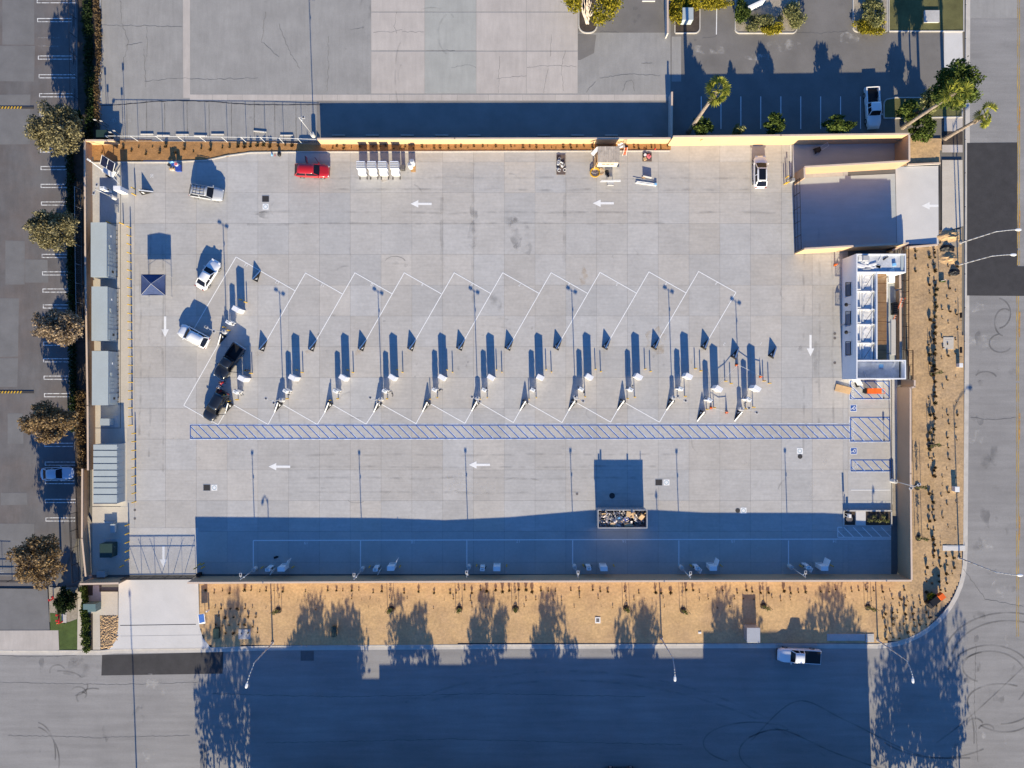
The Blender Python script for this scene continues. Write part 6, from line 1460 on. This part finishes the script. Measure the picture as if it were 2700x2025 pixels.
for i in (-.35,.45):
    for j in (-.25,.25): MB().box(i,j,0,.06,.06,.8).build('leg',M['darkmetal'],o)
o=thing('pipe_bundle','bundle of white pipes lying aslant east of the site shed','pipe bundle',W(1703,484),R(-8)); 
for k in range(5): MB().tube((-1.55+.05*k,-.16+.09*k,.08+.09*(k%2)),(1.5,-.16+.09*k,.08+.09*(k%2)),.05,n=8).build('pipe',M['lampw'],o)
MB().tube((-2.0,.62,.05),(1.4,.5,.05),.035).build('long_rod',M['pole'],o); MB().box(1.4,.05,.1,.35,.3,.2).build('blue_wrap',M['ltblue'],o)
o=thing('folding_table','grey folding table board on edge north of the pipe bundle','table',W(1706,468),R(-12)); MB().box(0,0,.0,1.3,.06,.55).build('board',M['pole'],o); MB().box(-.5,-.15,0,.5,.15,.1).build('leg_bar',M['ply'],o)
o=thing('pallet','pallet with pink sheeting and a white bucket east of the shed','pallet',W(1706,415)); MB().box(0,0,.08,1.35,1.25,.03).build('deck',mat('dark_pallet',(.12,.09,.08)),o)
for s in (-.5,0,.5): MB().box(0,s,0,1.35,.1,.08).build('bearer',M['wood'],o)
for k,(x,y,rz) in enumerate(((.15,.2,20),(.3,.05,50))): MB().box(x,y,.11,.55,.4,.2,R(rz)).build('pink_bag',M['pink'],o,bev=.08)
MB().cyl(-.35,.25,.11,.45,.17,.2,n=14).build('bucket',M['lampw'],o); MB().box(-.35,-.3,.11,.4,.4,.3,R(20)).build('box',M['card'],o)
o=thing('pallet','long pallet heaped with pipe fittings north of lane arrow','pallet',W(1479,433)); MB().box(0,-.1,.08,1.3,2.9,.03).build('deck',bpy.data.materials['dark_pallet'],o)
for s in (-.55,.55): MB().box(s,-.1,0,.1,2.9,.08).build('bearer',M['wood'],o)
r=random.Random(8)
for k in range(14): 
    x,y=r.uniform(-.5,.55),r.uniform(-1.3,.7); 
    if k%2: MB().path([Vector((x+.22*math.cos(a),y+.22*math.sin(a),.15+.02*k)) for a in np.linspace(0,5.5,12)],.035,n=5).build('fitting',M['lampw' if k%3 else 'darkmetal'],o)
    else: MB().box(x,y,.11,r.uniform(.15,.5),r.uniform(.12,.35),r.uniform(.1,.35),r.uniform(0,3)).build('fitting',M['lampw' if k%4 else 'steel'],o)
o=thing('traffic_cone','small red cone on the mulch near the pallet','cone',W(1727,394)); MB().cyl(0,0,0,.5,.15,.03,n=12).build('cone',M['red'],o); MB().box(0,0,0,.34,.34,.03).build('base',M['black'],o)
# supplies at the north-west mulch bed
so2=W(462,442)
def loose(name,label,cat,px,py,parts,rz=0):
    o=thing(name,label,cat,W(px,py),R(rz))
    for nm,kind,args,m in parts:
        q=MB(); getattr(q,kind)(*args); q.build(nm,M[m],o,bev=.02 if kind=='box' else 0)
    return o
loose('plastic_crate','deep blue plastic crate by the mulch bed','crate',474,446,[('body','box',(0,0,.05,.75,.85,.5),'bluep'),('rim','box',(0,0,.55,.82,.92,.06),'bluep')])
loose('white_drum','white drum standing behind the blue crate','drum',471,437,[('body','cyl',(0,0,0,.85,.27,.27,16),'lampw'),('lid','cyl',(0,0,.85,.9,.24,.2,14),'pink')])
loose('camp_chair','folded blue chair beside the white drum','chair',460,436,[('seat','box',(0,0,.4,.5,.5,.06),'bluep'),('backrest','box',(0,.25,.46,.5,.06,.5),'ltblue'),('leg','box',(-.2,-.2,0,.05,.05,.4),'pole'),('leg','box',(.2,-.2,0,.05,.05,.4),'pole'),('leg','box',(-.2,.2,0,.05,.05,.4),'pole'),('leg','box',(.2,.2,0,.05,.05,.4),'pole')],15)
loose('camp_chair','dark folding chair at the west of the supply pile','chair',450,436,[('seat','box',(0,0,.4,.45,.5,.05),'darkmetal'),('backrest','box',(0,.25,.45,.45,.06,.5),'ltblue'),('leg','box',(-.2,-.2,0,.05,.05,.4),'pole'),('leg','box',(.2,.2,0,.05,.05,.4),'pole'),('leg','box',(.2,-.2,0,.05,.05,.4),'pole'),('leg','box',(-.2,.2,0,.05,.05,.4),'pole')],-40)
for k,(x,y) in enumerate(((451,447),(457,447),(463,448))): loose('bucket',f'pale bucket in front of the folding chairs, {ordw(k+1)} from the west','bucket',x,y,[('pail','cyl',(0,0,0,.35,.14,.17,12),'conc_warm' if k!=1 else 'lampw'),('lid','cyl',(0,0,.35,.38,.17,.15,12),'ply')])
# solar light trailer
p=W(300,462); o=thing('solar_light_trailer','trailer-mounted solar light tower with a folded mast by the north-west corner','trailer',(p.x-.2,p.y+.5,0),R(-33))
MB().box(0,-.2,.45,1.7,1.0,.5).build('chassis',M['lampw'],o,bev=.03)
pn=MB(); pn.face((-1.1,.0,1.55),(1.1,.0,1.55),(1.1,1.35,2.3),(-1.1,1.35,2.3)); pn.face((-1.1,1.35,2.26),(1.1,1.35,2.26),(1.1,.0,1.51),(-1.1,.0,1.51)); pn.build('solar_panel',mat('solar_cell',(.012,.014,.03),rough=.2),o)
fr=MB()
for a_,b_ in (((-1.1,0,1.55),(1.1,0,1.55)),((1.1,0,1.55),(1.1,1.35,2.3)),((1.1,1.35,2.3),(-1.1,1.35,2.3)),((-1.1,1.35,2.3),(-1.1,0,1.55)),((0,0,1.56),(0,1.35,2.31))): fr.beam(a_,b_,.05,.06)
fr.build('panel_frame',M['lampw'],o); MB().tube((0,.5,.9),(0,.6,1.85),.06).build('panel_post',M['lampw'],o); MB().tube((-.8,-.5,.9),(-2.2,-.3,2.3),.07,.05).build('mast',M['lampw'],o); MB().box(-2.3,-.3,2.2,.5,.25,.2).build('mast_lamp',M['lampw'],o)
for s in (-.9,.9): MB().beam((s,-.9,.3),(s,.7,.3),.06,.06).build('outrigger',M['lampw'],o)
MB().beam((.8,-.6,.4),(2.0,-.9,.4),.08,.08).build('tow_bar',M['lampw'],o)
for s in (-1,1): MB().tube((0,-.2+s*.6,.33),(0,-.2+s*.75,.33),.33,n=14).build('wheel',M['tyre'],o)
inst(cab0,W(*T(1,1010,1625),2.2),0,'tall white power cabinet by the north-west corner light','power cabinets'); inst(dis0,W(*T(1,880,1622),2.05),0,'white charging dispenser by the north-west corner light','charging dispensers')
o=thing('rail_rack','small slatted steel rack north of the first container','rack',W(310,551)); 
for k in range(6): MB().box(0,-.5+.2*k,.3,.45,.08,.08).build('slat',M['steel'],o)
for s in (-.2,.2): MB().box(s,0,.0,.05,1.2,.3).build('side',M['steel'],o)
# orange platform lift and door leaf near the building
p=W(2306,1031,1.2); o=thing('platform_lift','orange platform lift on the hatched aisle south of the white building','lift',(p.x,p.y,0))
MB().box(0,0,.15,2.0,.75,.35).build('chassis',M['darkmetal'],o,bev=.03); MB().box(.05,0,.95,2.1,.78,.14).build('platform',M['orange'],o,bev=.02); MB().box(.0,0,.5,1.6,.5,.45).build('scissor_stack',M['orange'],o)
for s in (-.37,.37): MB().beam((-.95,s,1.95),(1.1,s,1.95),.05,.05).build('guard_rail',M['orange'],o)
for x in (-.95,.1,1.1):
    for s in (-.37,.37): MB().box(x,s,1.09,.05,.05,.86).build('rail_post',M['orange'],o)
for x in (-.95,1.1): MB().beam((x,-.37,1.95),(x,.37,1.95),.05,.05).build('guard_rail',M['orange'],o)
for x in (-.7,.7):
    for s in (-1,1): MB().tube((x,s*.3,.2),(x,s*.42,.2),.2,n=12).build('wheel',M['tyre'],o)
MB().box(-1.2,0,.4,.3,.6,.5).build('control_box',M['black'],o)
p=W(2271,1008,2.1); o=thing('door_leaf','white door leaf standing open at the south end of the white building','door',(p.x,p.y,0)); MB().box(0,0,0,1.0,.06,2.1,R(-60)).build('leaf',M['lampw'],o); MB().box(.3,-.5,1.0,.1,.05,.05).build('handle',M['steel'],o)
p=W(2222,1026); o=thing('plywood_sheet','tan plywood sheets lying beside the north hatched aisle','sheet',p,R(-14)); MB().box(0,0,.02,2.3,1.0,.12).build('sheet',M['ply'],o); MB().box(0,.52,.02,2.3,.05,.15).build('edge_board',M['darkmetal'],o)
o=thing('generator','small black machine beside the open white door','generator',W(2258,1013)); MB().box(0,0,.05,.5,.8,.5,R(20)).build('body',M['black'],o,bev=.05); MB().box(0,.05,.56,.3,.4,.1,R(20)).build('tank',M['lampw'],o)
for k,(n,u,v,lb) in enumerate(((8,577,632,'orange cone north-west of the white building'),(7,1938,1495,'orange cone tied with tape at the guard fin of bay two'),(7,2145,1595,'orange cone by the easternmost north bollard'),(11,1718,207,'orange cone by the dispenser of bay two'),(11,1852,245,'orange cone between the two easternmost bays'))):
    h=1.0 if k!=1 else .9; o=thing('traffic_cone',lb,'cone',WT(n,u,v)); MB().cyl(0,0,.03,h,.17,.03,n=14).build('cone',M['orange'],o); MB().box(0,0,0,.4,.4,.03).build('base',M['black'],o); MB().cyl(0,0,h*.55,h*.72,.085,.062,n=14).build('band',M['lampw'],o)
def tape(label,pts):
    p=[W(x,y) for x,y in pts]; o=thing('barrier_tape',label,'tape',p[0]); o.location.z=0
    for a_,b_ in zip(p[:-1],p[1:]): 
        q=MB((p[0].x,p[0].y,0)); m_=(a_+b_)/2; q.beam((a_.x,a_.y,.85),(m_.x,m_.y,.7),.02,.07); q.beam((m_.x,m_.y,.7),(b_.x,b_.y,.85),.02,.07); q.build('tape_run',M['lampw'],o)
tape('pale barrier tape strung around the two easternmost bays',[T(11,1718,207),T(11,1852,245)]); tape('pale barrier tape between the north cones of the easternmost bays',[T(11,1745,30),T(7,1938,1495),T(7,2145,1595)])
# sign posts at the accessible bays and the dark wall opening
for k,(n,u,v) in enumerate(((12,1000,125),(12,1003,490))):
    o=thing('sign_post',('parking sign post at the south edge of the north access aisle','parking sign post at the south edge of the middle access aisle')[k],'sign post',WT(n,u,v)); MB().cyl(0,0,0,1.6,.03,n=8).build('post',M['steel'],o); MB().box(0,-.03,1.1,.3,.02,.45).build('sign_plate',M['blue'],o); MB().box(0,0,0,.2,.2,.04).build('foot',M['black'],o)
p=WT(12,1162,530); o=thing('wall_gate','dark steel door in the long brown east wall','door',(W(2374,1174).x-.2,W(2374,1174).y,0)); MB().box(0,0,.1,.06,2.1,2.2).build('leaf',M['darkmetal'],o); MB().box(-.05,.7,1.1,.06,.1,.2).build('handle',M['steel'],o); MB().box(-.01,0,2.3,.1,2.2,.08).build('frame',M['black'],o)
for k,(v,lb) in enumerate(((212,'small blue sign on the east wall, north one'),(605,'small blue sign on the east wall beside the steel door'))):
    p=WT(12,1183,v,1.9); o=thing('wall_sign',lb,'sign',(W(2378,100).x-.28,p.y,0)); MB().box(0,0,1.5,.03,.35,.45).build('plate',M['blue'],o); MB().box(-.02,0,1.62,.02,.2,.2).build('symbol',M['white'],o)
# planted bin corner at the south-east
bc=thing('planter_box','concrete planter and bin corner beside the white hatched bay','planter',W(2286,1372)); B0=bc.location.copy()
def pbx(name,x0,y0,x1,y1,z0,z1,m):
    a=W(x0,y1); b=W(x1,y0); q=MB(B0); q.box((a.x+b.x)/2,(a.y+b.y)/2,z0,b.x-a.x,b.y-a.y,z1-z0); return q.build(name,M[m],bc)
pbx('kerb_wall',2222,1344,2349,1347.5,-.03,.36,'conc'); pbx('kerb_wall',2222,1384,2349,1387,-.03,.15,'conc'); pbx('kerb_wall',2346,1347.5,2349,1384,-.03,.4,'conc'); pbx('kerb_wall',2222,1347.5,2225,1384,-.03,.2,'conc')
pbx('bin_floor',2225,1347.5,2254,1384,.0,.02,'soil'); pbx('step_slab',2254.5,1347.5,2280,1384,.0,.3,'conc_new'); pbx('soil_bed',2281,1347.5,2346,1384,.0,.2,'soil')
q=MB(B0); c=W(2237,1367); q.cyl(c.x,c.y,.02,.35,.5,.48,n=18); q.build('round_lid',M['asph_w'],bc)
o=thing('bed_grass','yellow green grasses in the south-east planter box','grasses',W(2313,1366)); leafcloud('blades',[(-1.3+.65*k,.3*((k%2)*2-1),.45,.3,.3,.3) for k in range(5)]+[(-1+.6*k,-.3,.4,.25,.25,.25) for k in range(5)],420,.12,M['leaf_pale'],o,9)
for k in range(5): MB().tube((-1.3+.65*k,0,0.1),(-1.3+.65*k,0,.9),.02).build('stem',M['trunk'],o)
o=thing('tap_stand','white backflow pipes at the corner of the planter box','pipes',W(2228,1356)); 
for s in (0,.35): MB().tube((s*.4-.1,s-.2,0),(s*.4-.1,s-.2,1.0),.04).build('pipe',M['lampw'],o)
MB().box(.35,-.1,.3,.35,.5,.6).build('valve_box',M['lampw'],o,bev=.03); MB().tube((-.1,-.2,1.0),(.05,.15,1.0),.04).build('pipe',M['lampw'],o)
o=thing('notice_board','tall narrow sign panel north of the planter box','sign',W(2225,1345)); MB().box(0,0,1.0,.28,.06,1.0).build('panel',M['darkmetal'],o); 
for s in (-.1,.1): MB().box(s,0,0,.05,.05,1.0).build('leg',M['darkmetal'],o)
# hand dolly in the corridor
o=thing('hand_dolly','black trolley with a tilted white frame inside the narrow corridor','trolley',W(2152,398),R(20)); MB().box(0,0,.2,.85,.65,.5).build('tub',M['black'],o,bev=.05); 
for s in (-.25,.25): MB().beam((.4,s,.5),(1.4,s+.15,1.1),.04,.04).build('handle_bar',M['lampw'],o)
MB().beam((1.4,-.1,1.1),(1.4,.4,1.1),.04,.04).build('grip',M['lampw'],o)
for x in (-.3,.3):
    for s in (-.33,.33): MB().tube((x,s,.15),(x,s*1.15,.15),.15,n=10).build('wheel',M['tyre'],o)
# gate keypad cluster with yellow bollards
for k,(n,u,v) in enumerate(((4,165,1530),(4,170,1580),(4,150,1585))): inst(bol0,WT(n,u,v,.5),0,('yellow bollard by the entry gate keypad, north','yellow bollard by the entry gate keypad, east','yellow bollard by the entry gate keypad, west')[k],'entry gate bollards')
o=thing('gate_keypad','gate motor and keypad post at the west end of the corridor wall','keypad',W(2082,478)); MB().box(.2,0,0,.45,.45,1.0).build('cabinet',M['steel'],o,bev=.02); MB().box(-.3,.2,0,.06,.06,1.5).build('post',M['darkmetal'],o); MB().box(-.3,.14,1.2,.2,.1,.3).build('keypad',M['black'],o)
o=thing('rail_track','pair of white gate rails at the mouth of the narrow corridor','gate rail',W(2089,424)); 
for s in (-.25,.18): MB().box(s,0,.01,.1,4.6,.08).build('rail',M['lampw'],o)
# hydrant and backflow pipes on the lawn
o=thing('fire_backflow','red fire backflow pipe assembly on the south-west lawn','hydrant',W(165,1622)); 
MB().box(.25,-.3,-.01,.7,1.6,.06).build('pad',M['conc'],o)
MB().tube((0,-.9,0),(0,-.9,.9),.11,n=10).build('riser',M['red'],o); MB().tube((0,.9,0),(0,.9,.9),.11,n=10).build('riser',M['red'],o); MB().tube((0,-.9,.85),(0,.9,.85),.12,n=10).build('pipe',M['red'],o)
for y in (-.4,.4): MB().tube((-.35,y,.95),(.15,y,1.1),.07).build('valve',M['red'],o); MB().cyl(-.05,y,.95,1.35,.05,.16,n=10).build('hand_wheel',M['red'],o)
MB().tube((0,-.9,.6),(-.5,-1.0,.6),.08).build('outlet',M['orange'],o)
o=thing('post_indicator','red post indicator valve above the south-west lawn','valve post',W(141,1579)); MB().cyl(0,0,0,1.0,.08,n=10).build('post',M['red'],o); MB().box(0,.1,.75,.5,.2,.12).build('handle',M['red'],o); MB().box(.2,.4,.5,.3,.4,.1,R(30)).build('flag',M['red'],o)
# solar box and white post east of driveway
o=thing('solar_box','small tilted solar panel on a post east of the south driveway','solar panel',W(541,1624)); MB().cyl(0,.2,0,1.2,.04,n=8).build('post',M['lampw'],o); q=MB(); q.face((-.4,-.8,1.0),(.4,-.7,1.0),(.4,.7,1.4),(-.4,.6,1.4)); q.build('panel',M['blue'],o); f=MB(); f.face((-.46,-.87,.985),(.46,-.77,.985),(.46,.77,1.385),(-.46,.67,1.385)); f.build('frame',M['lampw'],o); MB().box(.55,.9,.0,.2,.2,.9).build('meter_box',M['lampw'],o)
# real-estate style blade sign in the sign planter
p=W(1985,25); o=thing('blade_sign','tall white blade sign in the north-east planter','sign',(p.x,p.y,0),R(25)); MB().box(0,0,.0,2.6,.25,1.7,0).build('panel',M['stucco'],o,bev=.02); MB().box(0,0,1.7,2.7,.3,.06).build('cap',M['lampw'],o)
# orange portable toilet style barrier at the street corner
o=thing('a_frame_sign','tipped orange and black road sign lying in the corner bed','road sign',W(2457,1580),R(38)); MB().box(-.2,0,.05,2.0,1.0,.9).build('cabinet',M['black'],o,bev=.03); MB().box(1.05,.1,.6,.8,.8,.7).build('orange_panel',M['orange'],o); MB().box(-1.0,.0,.95,.3,.8,.1).build('hinge',M['darkmetal'],o)
leafcloud('wilted_plant',[(0,.8,.5,.6,.4,.3)],160,.14,M['leaf_yel'],o,4)
# dug-up spoil and black tarps near the east street lights
for k,(x,y,rx,ry,h,m,lb,cat) in enumerate(((2502,622,30,16,.5,'dirt','spoil heap of pale dirt beside the north-east street light','spoil heap'),(2497,654,20,9,.45,'black','crumpled black tarp south of the entry apron','tarp'),(2515,718,15,9,.5,'black','crumpled black tarp beside the south-east street light of the pair','tarp'),(2502,682,26,14,.35,'dirt','low spoil heap between the two east street lights','spoil heap'))):
    p=W(x,y); q=MB(); r=random.Random(k); nn=9; g_=[]
    for j in range(nn):
        g_.append([((-1+2*i/(nn-1))*rx/K*r.uniform(.85,1.1),(-1+2*j/(nn-1))*ry/K*r.uniform(.85,1.1),max(-.02,h*(1-math.hypot(-1+2*i/(nn-1),-1+2*j/(nn-1)))*r.uniform(.5,1.5))) for i in range(nn)])
    q.rows(g_,cap=False,loop=False); ob=q.build('spoil_heap' if m=='dirt' else 'black_tarp',M[m],None); ob.location=(p.x,p.y,.01); tag(ob,lb,cat)
sheet('sand_patch',[(2483,608),(2535,604),(2535,650),(2500,655),(2484,640)],.009,M['gravel'])
for k,(x,y0,y1) in enumerate(((2527,812,852),(2527,900,946))):
    o=thing('low_barrier',('low dark barrier rail at the east kerb, north one','low dark barrier rail at the east kerb, south one')[k],'barrier',W(x,y1)); 
    MB().box(0,(y1-y0)/K/2,.35,.08,(y1-y0)/K*.35,.5).build('board',M['darkmetal'],o)
    for yy in (.3,(y1-y0)/K*.6): MB().box(0,yy,0,.06,.06,.85).build('post',M['darkmetal'],o)
o=thing('water_tap','green hose reel on the east dirt bed','hose',W(2482,742)); MB().box(0,0,0,.8,.25,.5).build('reel',M['leaf_green'],o,bev=.1); MB().tube((-.3,0,.1),(-.35,0,1.7),.04).build('stake',M['lampw'],o)
for k,(x,y,h) in enumerate(((282,336,3.2),(287,332,2.2),(331,374,4.2),(325,360,2.6))): 
    p=W(x,y); o=thing('slim_post',('slim pale post at the west end of the north lot, tall one','slim pale post at the west end of the north lot, short one','tall slim fence post near the north-west corner','slim post beside the tall fence post')[k],'post',(p.x,p.y,0)); MB().cyl(0,0,0,h,.04,n=8).build('post',M['darkmetal'],o); MB().box(0,0,h-.4,.3,.06,.4).build('plate',M['pole'],o)
o=thing('shade_sail_box','dark storage bin against the north-west corner wall','bin',W(285,362)); MB().box(0,0,0,1.6,1.0,1.5).build('body',M['darkmetal'],o,bev=.03); MB().box(0,0,1.5,1.7,1.1,.08).build('lid',M['green_box'],o,bev=.02)
for k,x in enumerate((265,266,264,262,265)):
    pass
for k,(x,y) in enumerate(((265,6),(266,178),(262,218),(267,253))): wheel_stop(x,y,R(88),f'pale wheel stop by the dry shrubs, {ordw(k+1)} from the north',M['conc'])
o=thing('black_jacket','small black bag lying in the shade of bay nineteen','bag',WT(10,167,1500)); MB().box(0,0,0,.5,.35,.15,R(20),.7).build('bag',M['black'],o,bev=.05); MB().box(.3,.1,0,.3,.2,.08,R(-20)).build('strap',M['black'],o)
